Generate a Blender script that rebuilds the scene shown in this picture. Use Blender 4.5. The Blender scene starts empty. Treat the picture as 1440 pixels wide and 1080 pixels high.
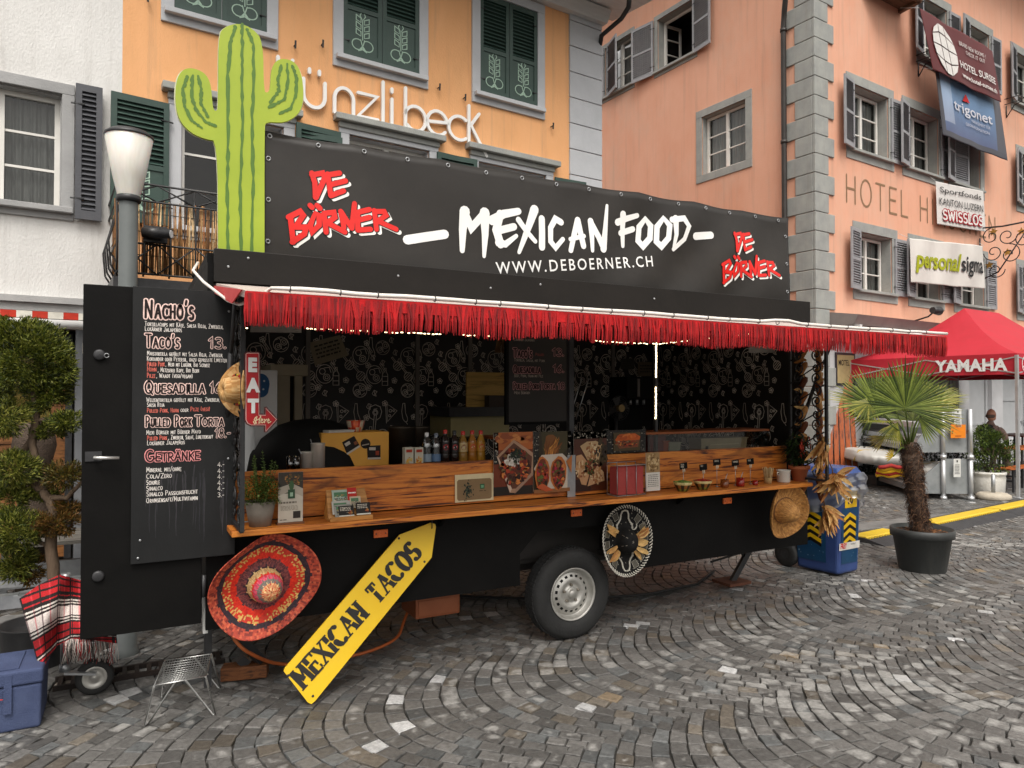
import bpy, math, random
import numpy as np
from mathutils import Vector, Matrix
random.seed(7)
SC = bpy.context.scene
COL = SC.collection
V = Vector
R = math.radians
# ------------------------------------------------------------------ camera, light, exposure
CAM_Z, F_PX, HORIZON = 1.75, 1000.0, 556.0
YAW, PITCH = R(28.12), math.atan((HORIZON - 540.0) / F_PX)
cam_d = bpy.data.cameras.new('camera'); cam = bpy.data.objects.new('camera', cam_d); COL.objects.link(cam)
cam.location = (0, 0, CAM_Z); cam.rotation_euler = (R(90) + PITCH, 0, -YAW)
cam_d.sensor_width = 36; cam_d.lens = F_PX * 36 / 1440; cam_d.clip_end = 500; cam_d.clip_start = .05
SC.camera = cam
SUN_EL, SUN_AZ = R(58), R(200)          # azimuth clockwise from +Y
w = bpy.data.worlds.new('World'); SC.world = w; w.use_nodes = True
nt = w.node_tree; nt.nodes.clear()
sky = nt.nodes.new('ShaderNodeTexSky'); sky.sky_type = 'NISHITA'; sky.sun_disc = False
sky.sun_elevation = SUN_EL; sky.sun_rotation = SUN_AZ; sky.air_density = 1.5; sky.dust_density = 5
hs = nt.nodes.new('ShaderNodeHueSaturation'); hs.inputs['Saturation'].default_value = .04
bgn = nt.nodes.new('ShaderNodeBackground'); bgn.inputs[1].default_value = .15
wo = nt.nodes.new('ShaderNodeOutputWorld')
nt.links.new(sky.outputs[0], hs.inputs['Color']); tint = nt.nodes.new('ShaderNodeMix'); tint.data_type = 'RGBA'; tint.blend_type = 'MULTIPLY'; tint.inputs['Factor'].default_value = 1; tint.inputs['B'].default_value = (1, .968, .925, 1)
nt.links.new(hs.outputs[0], tint.inputs['A']); nt.links.new(tint.outputs['Result'], bgn.inputs[0]); nt.links.new(bgn.outputs[0], wo.inputs[0])
sun_d = bpy.data.lights.new('sun', 'SUN'); sun_d.energy = 1.1; sun_d.angle = R(25); sun_d.color = (1, .94, .86)
sun = bpy.data.objects.new('sun', sun_d); COL.objects.link(sun)
sdir = V((math.sin(SUN_AZ) * math.cos(SUN_EL), math.cos(SUN_AZ) * math.cos(SUN_EL), math.sin(SUN_EL)))
sun.rotation_euler = sdir.to_track_quat('Z', 'Y').to_euler()
SC.view_settings.view_transform = 'Standard'; SC.view_settings.look = 'None'
SC.view_settings.exposure = 0.5; SC.view_settings.gamma = 1
SC.cycles.max_bounces = 6; SC.cycles.transparent_max_bounces = 12

# ------------------------------------------------------------------ photo measurements -> metres on real planes
_fw = V((math.sin(YAW), math.cos(YAW), 0)); _rt = V((math.cos(YAW), -math.sin(YAW), 0)); _up = V((0, 0, 1))
_fwd = _fw * math.cos(PITCH) + _up * math.sin(PITCH); _upc = _up * math.cos(PITCH) - _fw * math.sin(PITCH)
CAMP = V((0, 0, CAM_Z))
def ray(px, py): return _fwd + _rt * ((px - 720) / F_PX) + _upc * ((540 - py) / F_PX)
def on_y(px, py, y): d = ray(px, py); return CAMP + d * (y / d.y)
def on_x(px, py, x): d = ray(px, py); return CAMP + d * (x / d.x)
def on_z(px, py, z=0.0): d = ray(px, py); return CAMP + d * ((z - CAM_Z) / d.z)
def at(px, py, depth): d = ray(px, py); return CAMP + d * (depth / (d.dot(_fw)))

# ------------------------------------------------------------------ materials
def lin(c):
    if isinstance(c, str):
        c = [int(c[i:i+2], 16) / 255 for i in (0, 2, 4)]
        c = [x / 12.92 if x <= .04045 else ((x + .055) / 1.055) ** 2.4 for x in c]
    return (c[0], c[1], c[2], 1)
MATS = {}
def pm(name, c1, c2=None, scale=4., rough=.6, bump=0., bscale=None, metal=0., detail=6, stretch=(1, 1, 1), spec=.5, c3=None, s3=.7, amt3=.5, coat=0, rvar=.12, streak=0.):
    """procedural surface: two tones mixed by fractal noise, optional stains, bump and roughness break-up"""
    m = bpy.data.materials.new(name); m.use_nodes = True; n = m.node_tree; N = n.nodes; L = n.links
    b = N['Principled BSDF']; b.inputs['Metallic'].default_value = metal; b.inputs['Specular IOR Level'].default_value = spec
    if coat: b.inputs['Coat Weight'].default_value = coat; b.inputs['Coat Roughness'].default_value = .15
    tc = N.new('ShaderNodeTexCoord'); mp = N.new('ShaderNodeMapping'); mp.inputs['Scale'].default_value = stretch
    L.new(tc.outputs['Object'], mp.inputs['Vector'])
    no = N.new('ShaderNodeTexNoise'); no.inputs['Scale'].default_value = scale; no.inputs['Detail'].default_value = detail; no.inputs['Roughness'].default_value = .62
    L.new(mp.outputs[0], no.inputs['Vector'])
    mx = N.new('ShaderNodeMix'); mx.data_type = 'RGBA'
    rp = N.new('ShaderNodeMapRange'); rp.inputs['From Min'].default_value = .32; rp.inputs['From Max'].default_value = .68
    L.new(no.outputs['Fac'], rp.inputs['Value']); L.new(rp.outputs[0], mx.inputs['Factor'])
    mx.inputs['A'].default_value = lin(c1); mx.inputs['B'].default_value = lin(c2 if c2 is not None else c1)
    out = mx.outputs['Result']
    if c3 is not None:
        n3 = N.new('ShaderNodeTexNoise'); n3.inputs['Scale'].default_value = s3; n3.inputs['Detail'].default_value = 8; n3.inputs['Roughness'].default_value = .7
        L.new(mp.outputs[0], n3.inputs['Vector'])
        r3 = N.new('ShaderNodeMapRange'); r3.inputs['From Min'].default_value = .5; r3.inputs['From Max'].default_value = .78; r3.inputs['To Max'].default_value = amt3
        L.new(n3.outputs['Fac'], r3.inputs['Value'])
        m3 = N.new('ShaderNodeMix'); m3.data_type = 'RGBA'; m3.inputs['B'].default_value = lin(c3)
        L.new(out, m3.inputs['A']); L.new(r3.outputs[0], m3.inputs['Factor']); out = m3.outputs['Result']
    if streak:                       # rain streaks running down the face
        ms_ = N.new('ShaderNodeMapping'); ms_.inputs['Scale'].default_value = (5, 5, .22); L.new(tc.outputs['Object'], ms_.inputs['Vector'])
        n4 = N.new('ShaderNodeTexNoise'); n4.inputs['Scale'].default_value = 1.6; n4.inputs['Detail'].default_value = 7; n4.inputs['Roughness'].default_value = .7; L.new(ms_.outputs[0], n4.inputs['Vector'])
        r4 = N.new('ShaderNodeMapRange'); r4.inputs['From Min'].default_value = .52; r4.inputs['From Max'].default_value = .74; r4.inputs['To Max'].default_value = streak; L.new(n4.outputs['Fac'], r4.inputs['Value'])
        m4 = N.new('ShaderNodeMix'); m4.data_type = 'RGBA'; m4.inputs['B'].default_value = (.2, .17, .14, 1); L.new(out, m4.inputs['A']); L.new(r4.outputs[0], m4.inputs['Factor']); out = m4.outputs['Result']
    L.new(out, b.inputs['Base Color'])
    rr = N.new('ShaderNodeMapRange'); rr.inputs['To Min'].default_value = max(0.02, rough - rvar); rr.inputs['To Max'].default_value = min(1, rough + rvar)
    L.new(no.outputs['Fac'], rr.inputs['Value']); L.new(rr.outputs[0], b.inputs['Roughness'])
    if bump:
        nb = N.new('ShaderNodeTexNoise'); nb.inputs['Scale'].default_value = bscale or scale * 6; nb.inputs['Detail'].default_value = 5
        L.new(mp.outputs[0], nb.inputs['Vector'])
        bp = N.new('ShaderNodeBump'); bp.inputs['Strength'].default_value = bump; bp.inputs['Distance'].default_value = .02
        L.new(nb.outputs['Fac'], bp.inputs['Height']); L.new(bp.outputs[0], b.inputs['Normal'])
    return m
def vc(name, rough=.6, bump=0., bscale=60, metal=0., var=.15, vscale=14., spec=.5, coat=0., trans=0.):
    """the thing's own colours stored per face, broken up by a little noise"""
    m = bpy.data.materials.new(name); m.use_nodes = True; n = m.node_tree; N = n.nodes; L = n.links
    b = N['Principled BSDF']; b.inputs['Roughness'].default_value = rough; b.inputs['Metallic'].default_value = metal; b.inputs['Specular IOR Level'].default_value = spec
    if coat: b.inputs['Coat Weight'].default_value = coat
    a = N.new('ShaderNodeAttribute'); a.attribute_name = 'Col'
    tc = N.new('ShaderNodeTexCoord'); no = N.new('ShaderNodeTexNoise'); no.inputs['Scale'].default_value = vscale; no.inputs['Detail'].default_value = 6
    L.new(tc.outputs['Object'], no.inputs['Vector'])
    mr = N.new('ShaderNodeMapRange'); mr.inputs['From Min'].default_value = .3; mr.inputs['From Max'].default_value = .7
    mr.inputs['To Min'].default_value = 1 - var; mr.inputs['To Max'].default_value = 1 + var
    L.new(no.outputs['Fac'], mr.inputs['Value'])
    mu = N.new('ShaderNodeVectorMath'); mu.operation = 'SCALE'; L.new(a.outputs['Color'], mu.inputs[0]); L.new(mr.outputs[0], mu.inputs['Scale'])
    L.new(mu.outputs[0], b.inputs['Base Color'])
    if bump:
        nb = N.new('ShaderNodeTexNoise'); nb.inputs['Scale'].default_value = bscale; L.new(tc.outputs['Object'], nb.inputs['Vector'])
        bp = N.new('ShaderNodeBump'); bp.inputs['Strength'].default_value = bump; bp.inputs['Distance'].default_value = .01
        L.new(nb.outputs['Fac'], bp.inputs['Height']); L.new(bp.outputs[0], b.inputs['Normal'])
    if trans:
        tr = N.new('ShaderNodeBsdfTranslucent'); L.new(mu.outputs[0], tr.inputs['Color'])
        ms = N.new('ShaderNodeMixShader'); ms.inputs[0].default_value = trans
        L.new(b.outputs[0], ms.inputs[1]); L.new(tr.outputs[0], ms.inputs[2]); L.new(ms.outputs[0], N['Material Output'].inputs['Surface'])
    return m
def glass(name, tint=(1, 1, 1), refl=.12, rough=.03, ior=1.5):
    m = bpy.data.materials.new(name); m.use_nodes = True; n = m.node_tree; N = n.nodes; L = n.links; N.remove(N['Principled BSDF'])
    t = N.new('ShaderNodeBsdfTransparent'); t.inputs[0].default_value = (*tint, 1)
    g = N.new('ShaderNodeBsdfGlossy'); g.inputs['Roughness'].default_value = rough
    f = N.new('ShaderNodeFresnel'); f.inputs[0].default_value = ior
    mr = N.new('ShaderNodeMapRange'); mr.inputs['To Min'].default_value = refl; L.new(f.outputs[0], mr.inputs['Value'])
    ms = N.new('ShaderNodeMixShader'); L.new(mr.outputs[0], ms.inputs[0]); L.new(t.outputs[0], ms.inputs[1]); L.new(g.outputs[0], ms.inputs[2])
    L.new(ms.outputs[0], N['Material Output'].inputs['Surface']); return m
def emis(name, col, s):
    m = bpy.data.materials.new(name); m.use_nodes = True; b = m.node_tree.nodes['Principled BSDF']
    b.inputs['Base Color'].default_value = lin(col); b.inputs['Emission Color'].default_value = lin(col); b.inputs['Emission Strength'].default_value = s; return m
def wood(name, c1, c2, c3, axis=0, scale=3., rough=.5, knots=.6):
    """planed board: long grain along one axis, dark scorched grain lines and knots"""
    m = bpy.data.materials.new(name); m.use_nodes = True; n = m.node_tree; N = n.nodes; L = n.links; b = N['Principled BSDF']
    b.inputs['Roughness'].default_value = rough
    tc = N.new('ShaderNodeTexCoord'); mp = N.new('ShaderNodeMapping'); s = [15, 15, 15]; s[axis] = .9; mp.inputs['Scale'].default_value = s
    L.new(tc.outputs['Object'], mp.inputs['Vector'])
    no = N.new('ShaderNodeTexNoise'); no.inputs['Scale'].default_value = scale; no.inputs['Detail'].default_value = 9; no.inputs['Roughness'].default_value = .68; no.inputs['Distortion'].default_value = .9
    L.new(mp.outputs[0], no.inputs['Vector'])
    cr = N.new('ShaderNodeValToRGB'); e = cr.color_ramp.elements
    e[0].position = .37; e[0].color = lin(c3); e[1].position = .62; e[1].color = lin(c1); x = e.new(.45); x.color = lin(c2); x = e.new(.54); x.color = lin(c1); x = e.new(.7); x.color = lin(c2)
    L.new(no.outputs['Fac'], cr.inputs[0])
    vo = N.new('ShaderNodeTexNoise'); vo.inputs['Scale'].default_value = 1.3; vo.inputs['Detail'].default_value = 3; vo.inputs['Distortion'].default_value = 1.5
    mp2 = N.new('ShaderNodeMapping'); s2 = [4.5, 4.5, 4.5]; s2[axis] = 1.6; mp2.inputs['Scale'].default_value = s2; L.new(tc.outputs['Object'], mp2.inputs['Vector']); L.new(mp2.outputs[0], vo.inputs['Vector'])
    r = N.new('ShaderNodeMapRange'); r.inputs['From Min'].default_value = .58; r.inputs['From Max'].default_value = .76; r.inputs['To Max'].default_value = knots
    L.new(vo.outputs['Fac'], r.inputs['Value'])
    mx = N.new('ShaderNodeMix'); mx.data_type = 'RGBA'; mx.inputs['B'].default_value = lin(c3)
    L.new(cr.outputs[0], mx.inputs['A']); L.new(r.outputs[0], mx.inputs['Factor']); L.new(mx.outputs['Result'], b.inputs['Base Color'])
    bp = N.new('ShaderNodeBump'); bp.inputs['Strength'].default_value = .15; bp.inputs['Distance'].default_value = .01; L.new(no.outputs['Fac'], bp.inputs['Height']); L.new(bp.outputs[0], b.inputs['Normal'])
    return m

# ------------------------------------------------------------------ mesh builder
ORG = {}
def col4(c): return lin(c)
class MB:
    def __init__(s): s.v = []; s.f = []; s.c = []; s.sm = []; s.mi = []; s.cur = (1, 1, 1, 1); s.smooth = False; s.m = 0
    def color(s, c): s.cur = lin(c); return s
    def quad(s, *p):
        k = len(s.v); s.v += [tuple(q) for q in p]; s._f(tuple(range(k, k + len(p)))); return s
    def _f(s, idx): s.f.append(idx); s.c.append(s.cur); s.sm.append(s.smooth); s.mi.append(s.m)
    def hexa(s, p):                      # p: 8 points, bottom 4 ccw then top 4
        k = len(s.v); s.v += [tuple(q) for q in p]
        for f in ((3, 2, 1, 0), (4, 5, 6, 7), (0, 1, 5, 4), (1, 2, 6, 5), (2, 3, 7, 6), (3, 0, 4, 7)): s._f(tuple(k + i for i in f))
        return s
    def box(s, x0, x1, y0, y1, z0, z1):
        return s.hexa([(x0, y0, z0), (x1, y0, z0), (x1, y1, z0), (x0, y1, z0), (x0, y0, z1), (x1, y0, z1), (x1, y1, z1), (x0, y1, z1)])
    def obox(s, c, ax, ay, az):          # centre and three half-axis vectors
        c, ax, ay, az = V(c), V(ax), V(ay), V(az)
        return s.hexa([c - ax - ay - az, c + ax - ay - az, c + ax + ay - az, c - ax + ay - az, c - ax - ay + az, c + ax - ay + az, c + ax + ay + az, c - ax + ay + az])
    def bar(s, p0, p1, w, h, up=(0, 0, 1)):
        p0, p1 = V(p0), V(p1); d = (p1 - p0); u = V(up); sd = d.cross(u)
        if sd.length < 1e-6: sd = d.cross(V((1, 0, 0)))
        sd.normalize(); u = sd.cross(d).normalized()
        return s.obox((p0 + p1) / 2, d / 2, sd * w / 2, u * h / 2)
    def tube(s, pts, r, n=8, cap=True, closed=False):
        pts = [V(p) for p in pts]; N = len(pts); rs = r if hasattr(r, '__len__') else [r] * N
        sm = s.smooth; s.smooth = True; k0 = len(s.v); ref = None
        for i, p in enumerate(pts):
            a = pts[i - 1] if (i > 0 or closed) else pts[0]; b = pts[(i + 1) % N] if (i < N - 1 or closed) else pts[-1]
            t = (b - a).normalized()
            if ref is None: ref = t.orthogonal().normalized()
            ref = (ref - t * ref.dot(t)); ref = ref.normalized() if ref.length > 1e-6 else t.orthogonal().normalized()
            bi = t.cross(ref)
            for j in range(n):
                an = 2 * math.pi * j / n; s.v.append(tuple(p + ref * (rs[i] * math.cos(an)) + bi * (rs[i] * math.sin(an))))
        for i in range(N if closed else N - 1):
            for j in range(n):
                a = k0 + i * n; b = k0 + ((i + 1) % N) * n; s._f((a + j, a + (j + 1) % n, b + (j + 1) % n, b + j))
        s.smooth = False
        if cap and not closed: s._f(tuple(k0 + j for j in reversed(range(n)))); s._f(tuple(k0 + (N - 1) * n + j for j in range(n)))
        s.smooth = sm; return s
    def cyl(s, p0, p1, r0, r1=None, n=16, cap=True): return s.tube([p0, p1], [r0, r0 if r1 is None else r1], n, cap)
    def lathe(s, prof, c=(0, 0, 0), M=None, n=24, cols=None, jig=None):
        """profile of (radius, height); M maps the local axis; cols(i,j) gives face colours"""
        c = V(c); sm = s.smooth; s.smooth = True; k0 = len(s.v)
        for i, (r, h) in enumerate(prof):
            for j in range(n):
                a = 2 * math.pi * j / n; p = V((r * math.cos(a), r * math.sin(a), h))
                if jig: p = jig(p, i, a)
                if M is not None: p = M @ p
                s.v.append(tuple(c + p))
        for i in range(len(prof) - 1):
            for j in range(n):
                if cols: s.cur = lin(cols(i, j))
                a = k0 + i * n; b = a + n; s._f((a + j, a + (j + 1) % n, b + (j + 1) % n, b + j))
        s.smooth = sm; return s
    def sphere(s, c, rx, ry=None, rz=None, n=12, m=8):
        ry = rx if ry is None else ry; rz = rx if rz is None else rz
        prof = [(max(1e-4, math.sin(math.pi * i / m)), -math.cos(math.pi * i / m)) for i in range(m + 1)]
        return s.lathe(prof, c, Matrix.Diagonal((rx, ry, rz)), n)
    def prism(s, pts, off):              # planar outline (3D points) extruded by a vector, front face first
        k = len(s.v); n = len(pts); off = V(off); s.v += [tuple(V(p)) for p in pts] + [tuple(V(p) + off) for p in pts]
        s._f(tuple(range(k, k + n))); s._f(tuple(k + n + i for i in reversed(range(n))))
        for i in range(n): s._f((k + (i + 1) % n, k + i, k + n + i, k + n + (i + 1) % n))
        return s
    def grid(s, fn, nu, nv, cols=None, smooth=True):
        sm = s.smooth; s.smooth = smooth; k0 = len(s.v)
        for i in range(nu + 1):
            for j in range(nv + 1): s.v.append(tuple(fn(i / nu, j / nv)))
        for i in range(nu):
            for j in range(nv):
                if cols: s.cur = lin(cols((i + .5) / nu, (j + .5) / nv))
                a = k0 + i * (nv + 1) + j; s._f((a, a + nv + 1, a + nv + 2, a + 1))
        s.smooth = sm; return s
    def ribbon(s, pts, w, O, U, Vv, N, off=.002):
        """flat brush stroke in a plane: 2D points, width (number or list), round ends"""
        n = len(pts); ws = w if hasattr(w, '__len__') else [w] * n
        P = [V((a, b)) for a, b in pts]; Lf, Rt = [], []; ring = n > 3 and (P[0] - P[-1]).length < 1e-4
        for i in range(n):
            if ring and i in (0, n - 1): t = (P[0] - P[-2]).normalized() + (P[1] - P[0]).normalized()
            elif i == 0: t = P[1] - P[0]
            elif i == n - 1: t = P[-1] - P[-2]
            else:
                t = (P[i] - P[i - 1]).normalized() + (P[i + 1] - P[i]).normalized()
            if t.length < 1e-9: t = V((1, 0))
            t.normalize(); nn = V((-t.y, t.x)); hw = ws[i] / 2
            if 0 < i < n - 1:
                c = abs(nn.dot(V((-(P[i] - P[i-1]).y, (P[i] - P[i-1]).x)).normalized())) if (P[i] - P[i-1]).length > 1e-9 else 1
                hw = min(hw / max(c, .35), hw * 1.8)
            Lf.append(P[i] + nn * hw); Rt.append(P[i] - nn * hw)
        def cap(p, t, hw, k=5):
            t = t.normalized() if t.length > 1e-9 else V((1, 0)); nn = V((-t.y, t.x))
            return [p + nn * (hw * math.cos(math.pi * i / k)) + t * (hw * math.sin(math.pi * i / k)) for i in range(1, k)]
        c1 = cap(P[-1], P[-1] - P[-2], ws[-1] / 2); c0 = cap(P[0], P[0] - P[1], ws[0] / 2)
        def w3(q): return tuple(O + U * q.x + Vv * q.y + N * off)
        k = len(s.v)
        s.v += [w3(q) for q in Lf] + [w3(q) for q in Rt]
        for i in range(n - 1): s._f((k + n + i, k + n + i + 1, k + i + 1, k + i))
        if ring: return s
        k2 = len(s.v); s.v += [w3(q) for q in c1]; s._f((k + n - 1, *[k2 + i for i in range(len(c1))], k + 2 * n - 1)[::-1])
        k2 = len(s.v); s.v += [w3(q) for q in c0]; s._f((k + n, *[k2 + i for i in range(len(c0))], k)[::-1])
        return s
    def build(s, name, mats, parent=None, org=None, bevel=0., bseg=2, sub=0):
        me = bpy.data.meshes.new(name)
        if org is None: org = ORG[parent.name] if parent is not None else V((0, 0, 0))
        org = V(org); par_o = ORG[parent.name] if parent is not None else V((0, 0, 0))
        vv = np.array(s.v, dtype=np.float64).reshape(-1, 3) - np.array(org)
        me.from_pydata(vv.tolist(), [], s.f)
        ca = me.color_attributes.new('Col', 'FLOAT_COLOR', 'CORNER')
        lt = np.array([len(f) for f in s.f]); cc = np.repeat(np.array(s.c, dtype=np.float32), lt, axis=0)
        ca.data.foreach_set('color', cc.ravel())
        me.polygons.foreach_set('use_smooth', s.sm)
        if not isinstance(mats, (list, tuple)): mats = [mats]
        for m in mats: me.materials.append(m)
        if len(mats) > 1: me.polygons.foreach_set('material_index', s.mi)
        me.update(); me.validate()
        o = bpy.data.objects.new(name, me); COL.objects.link(o); o.location = org - par_o
        if parent is not None: o.parent = parent
        ORG[o.name] = org
        if bevel:
            b = o.modifiers.new('bevel', 'BEVEL'); b.width = bevel; b.segments = bseg; b.limit_method = 'ANGLE'; b.angle_limit = R(40)
            b.harden_normals = False
        if sub: q = o.modifiers.new('sub', 'SUBSURF'); q.levels = sub; q.render_levels = sub
        return o
def tag(o, label=None, cat=None, group=None, kind=None):
    if label: o['label'] = label
    if cat: o['category'] = cat
    if group: o['group'] = group
    if kind: o['kind'] = kind
    return o
def thing(name, loc, label, cat, group=None):
    o = bpy.data.objects.new(name, None); o.empty_display_size = .1; COL.objects.link(o); o.location = V(loc); ORG[o.name] = V(loc)
    return tag(o, label, cat, group)
def copy_tree(o, parent=None):
    c = o.copy(); COL.objects.link(c)
    if parent is not None: c.parent = parent
    for ch in list(o.children): copy_tree(ch, c)
    return c

# ------------------------------------------------------------------ lettering
def _arc(cx, cy, rx, ry, a0, a1, n=9): return [(cx + rx * math.cos(R(a0 + (a1 - a0) * i / n)), cy + ry * math.sin(R(a0 + (a1 - a0) * i / n))) for i in range(n + 1)]
GL = {
 'A': (.72, [[(0, 0), (.36, 1)], [(.36, 1), (.72, 0)], [(.13, .36), (.6, .36)]]),
 'B': (.62, [[(.05, 0), (.05, 1)], [(.05, 1)] + _arc(.25, .76, .28, .24, 90, -90) + [(.05, .52)], [(.05, .52)] + _arc(.27, .26, .34, .26, 90, -90) + [(.05, 0)]]),
 'C': (.68, [_arc(.4, .5, .38, .5, 55, 305, 14)]),
 'D': (.7, [[(.05, 0), (.05, 1)], [(.05, 1)] + _arc(.2, .5, .48, .5, 90, -90, 12) + [(.05, 0)]]),
 'E': (.56, [[(.05, 0), (.05, 1)], [(.05, 1), (.55, 1)], [(.05, .52), (.48, .52)], [(.05, 0), (.56, 0)]]),
 'F': (.54, [[(.05, 0), (.05, 1)], [(.05, 1), (.54, 1)], [(.05, .52), (.45, .52)]]),
 'G': (.72, [_arc(.4, .5, .38, .5, 55, 330, 14) + [(.72, .45), (.45, .45)]]),
 'H': (.66, [[(.05, 0), (.05, 1)], [(.61, 0), (.61, 1)], [(.05, .52), (.61, .52)]]),
 'I': (.16, [[(.08, 0), (.08, 1)]]),
 'J': (.5, [[(.42, 1), (.42, .25)] + _arc(.22, .22, .2, .22, 0, -160, 7)]),
 'K': (.62, [[(.05, 0), (.05, 1)], [(.58, 1), (.07, .45)], [(.2, .58), (.62, 0)]]),
 'L': (.52, [[(.05, 1), (.05, 0)], [(.05, 0), (.52, 0)]]),
 'M': (.84, [[(.05, 0), (.1, 1)], [(.1, 1), (.42, .3)], [(.42, .3), (.74, 1)], [(.74, 1), (.8, 0)]]),
 'N': (.7, [[(.05, 0), (.05, 1)], [(.05, 1), (.64, 0)], [(.64, 0), (.64, 1)]]),
 'O': (.76, [_arc(.38, .5, .36, .5, 90, 450, 18)]),
 'P': (.6, [[(.05, 0), (.05, 1)], [(.05, 1)] + _arc(.26, .73, .32, .27, 90, -90) + [(.05, .46)]]),
 'Q': (.78, [_arc(.38, .5, .36, .5, 90, 450, 18), [(.45, .25), (.76, -.08)]]),
 'R': (.64, [[(.05, 0), (.05, 1)], [(.05, 1)] + _arc(.26, .74, .32, .26, 90, -90) + [(.05, .48)], [(.25, .48), (.62, 0)]]),
 'S': (.58, [_arc(.3, .74, .25, .26, 40, 250, 10) + _arc(.28, .25, .27, .25, 80, -140, 10)]),
 'T': (.62, [[(.31, 0), (.31, 1)], [(0, 1), (.62, 1)]]),
 'U': (.68, [[(.05, 1), (.05, .3)] + _arc(.34, .3, .29, .3, 180, 360, 9) + [(.63, 1)]]),
 'V': (.68, [[(0, 1), (.34, 0)], [(.34, 0), (.68, 1)]]),
 'W': (.96, [[(0, 1), (.24, 0)], [(.24, 0), (.48, .85)], [(.48, .85), (.72, 0)], [(.72, 0), (.96, 1)]]),
 'X': (.64, [[(0, 0), (.64, 1)], [(0, 1), (.64, 0)]]),
 'Y': (.64, [[(0, 1), (.32, .5)], [(.64, 1), (.32, .5), (.32, 0)]]),
 'Z': (.62, [[(.02, 1), (.6, 1), (0, 0), (.62, 0)]]),
 '0': (.62, [_arc(.31, .5, .28, .5, 90, 450, 16)]), '1': (.34, [[(.02, .75), (.22, 1), (.22, 0)]]),
 '2': (.58, [_arc(.29, .72, .27, .28, 160, -40, 9) + [(.02, 0), (.58, 0)]]),
 '3': (.56, [_arc(.26, .75, .25, .25, 140, -80, 9), _arc(.26, .26, .28, .27, 90, -140, 9)]),
 '4': (.6, [[(.45, 0), (.45, 1), (.02, .3), (.6, .3)]]), '5': (.56, [[(.5, 1), (.1, 1), (.07, .55)] + _arc(.26, .3, .27, .3, 100, -140, 9)]),
 '6': (.58, [[(.48, .98), (.2, .65)] + _arc(.29, .29, .27, .29, 150, -210, 14)]), '7': (.52, [[(.02, 1), (.5, 1), (.18, 0)]]),
 '8': (.56, [_arc(.28, .74, .22, .25, 90, 450, 12), _arc(.28, .25, .27, .26, 90, 450, 12)]), '9': (.56, [_arc(.28, .7, .26, .29, 0, 360, 14) + [(.5, .3), (.3, 0)]]),
 '.': (.16, [[(.06, 0), (.1, .03)]]), ',': (.16, [[(.1, .05), (.03, -.14)]]), '-': (.36, [[(.04, .42), (.34, .42)]]), '/': (.44, [[(0, -.05), (.42, 1.02)]]),
 "'": (.14, [[(.1, 1.08), (.04, .85)]]), '(': (.24, [_arc(.3, .5, .26, .62, 125, 235, 6)]), ')': (.24, [_arc(-.06, .5, .26, .62, 55, -55, 6)]), '!': (.16, [[(.08, .3), (.08, 1)], [(.08, 0), (.09, .04)]]), ' ': (.34, []),
}
for a, b in (('Ä', 'A'), ('Ö', 'O'), ('Ü', 'U')):
    wd, st = GL[b]; GL[a] = (wd, st + [[(wd * .28, 1.17), (wd * .32, 1.22)], [(wd * .68, 1.17), (wd * .72, 1.22)]])
GL['Ñ'] = (GL['N'][0], GL['N'][1] + [[(.15, 1.17), (.3, 1.24), (.4, 1.17), (.55, 1.24)]])
def text_width(t, h, xs=1., gap=.16): return sum((GL[c.upper() if c != 'ß' else 'S'][0] * xs + gap) * h * (.74 if c.islower() else 1) for c in t)
def hand(mb, t, O, U, Vv, N, h, w, xs=1., gap=.16, jit=0., off=.002, lean=0., taper=False, rnd=None, wavy=0.):
    """hand lettering out of brush strokes; lower case = small capitals; returns the end x"""
    rnd = rnd or random; x = 0.
    for c in t:
        sc = h * (.74 if c.islower() else 1.); wd, st = GL[c.upper()]
        jy = rnd.uniform(-jit, jit) * h; rot = rnd.uniform(-jit, jit) * .8
        for q, s_ in enumerate(st):
            pts = []
            for (a, b) in s_:
                a2 = a * xs + b * lean; px, py = a2 * sc, b * sc
                px, py = px - py * rot, py + px * rot
                pts.append((x + px + rnd.uniform(-jit, jit) * h * .25, jy + py + rnd.uniform(-jit, jit) * h * .25))
            if len(pts) < 2: continue
            if taper:
                if len(pts) == 2: pts = [pts[0], tuple((V(pts[0]) * .6 + V(pts[1]) * .4)), pts[1]]
                n = len(pts); wl = [w * (1.08 - .42 * abs(i / (n - 1) - .45)) * rnd.uniform(.9, 1.1) for i in range(n)]
            else: wl = w
            mb.ribbon(pts, wl, O, U, Vv, N, off + .0004 * q)
        x += (wd * xs + gap) * sc
    return x
def outlined(mb, t, O, U, Vv, N, h, wo_, wi, co, ci, seed=1, **k):
    """letters with a chalked outline: the wide stroke first, the narrower fill over it"""
    mb.color(co); hand(mb, t, O, U, Vv, N, h, wo_, rnd=random.Random(seed), off=.0015, **k)
    mb.color(ci); r = hand(mb, t, O, U, Vv, N, h, wi, rnd=random.Random(seed), off=.0034, **k); return r
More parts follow.
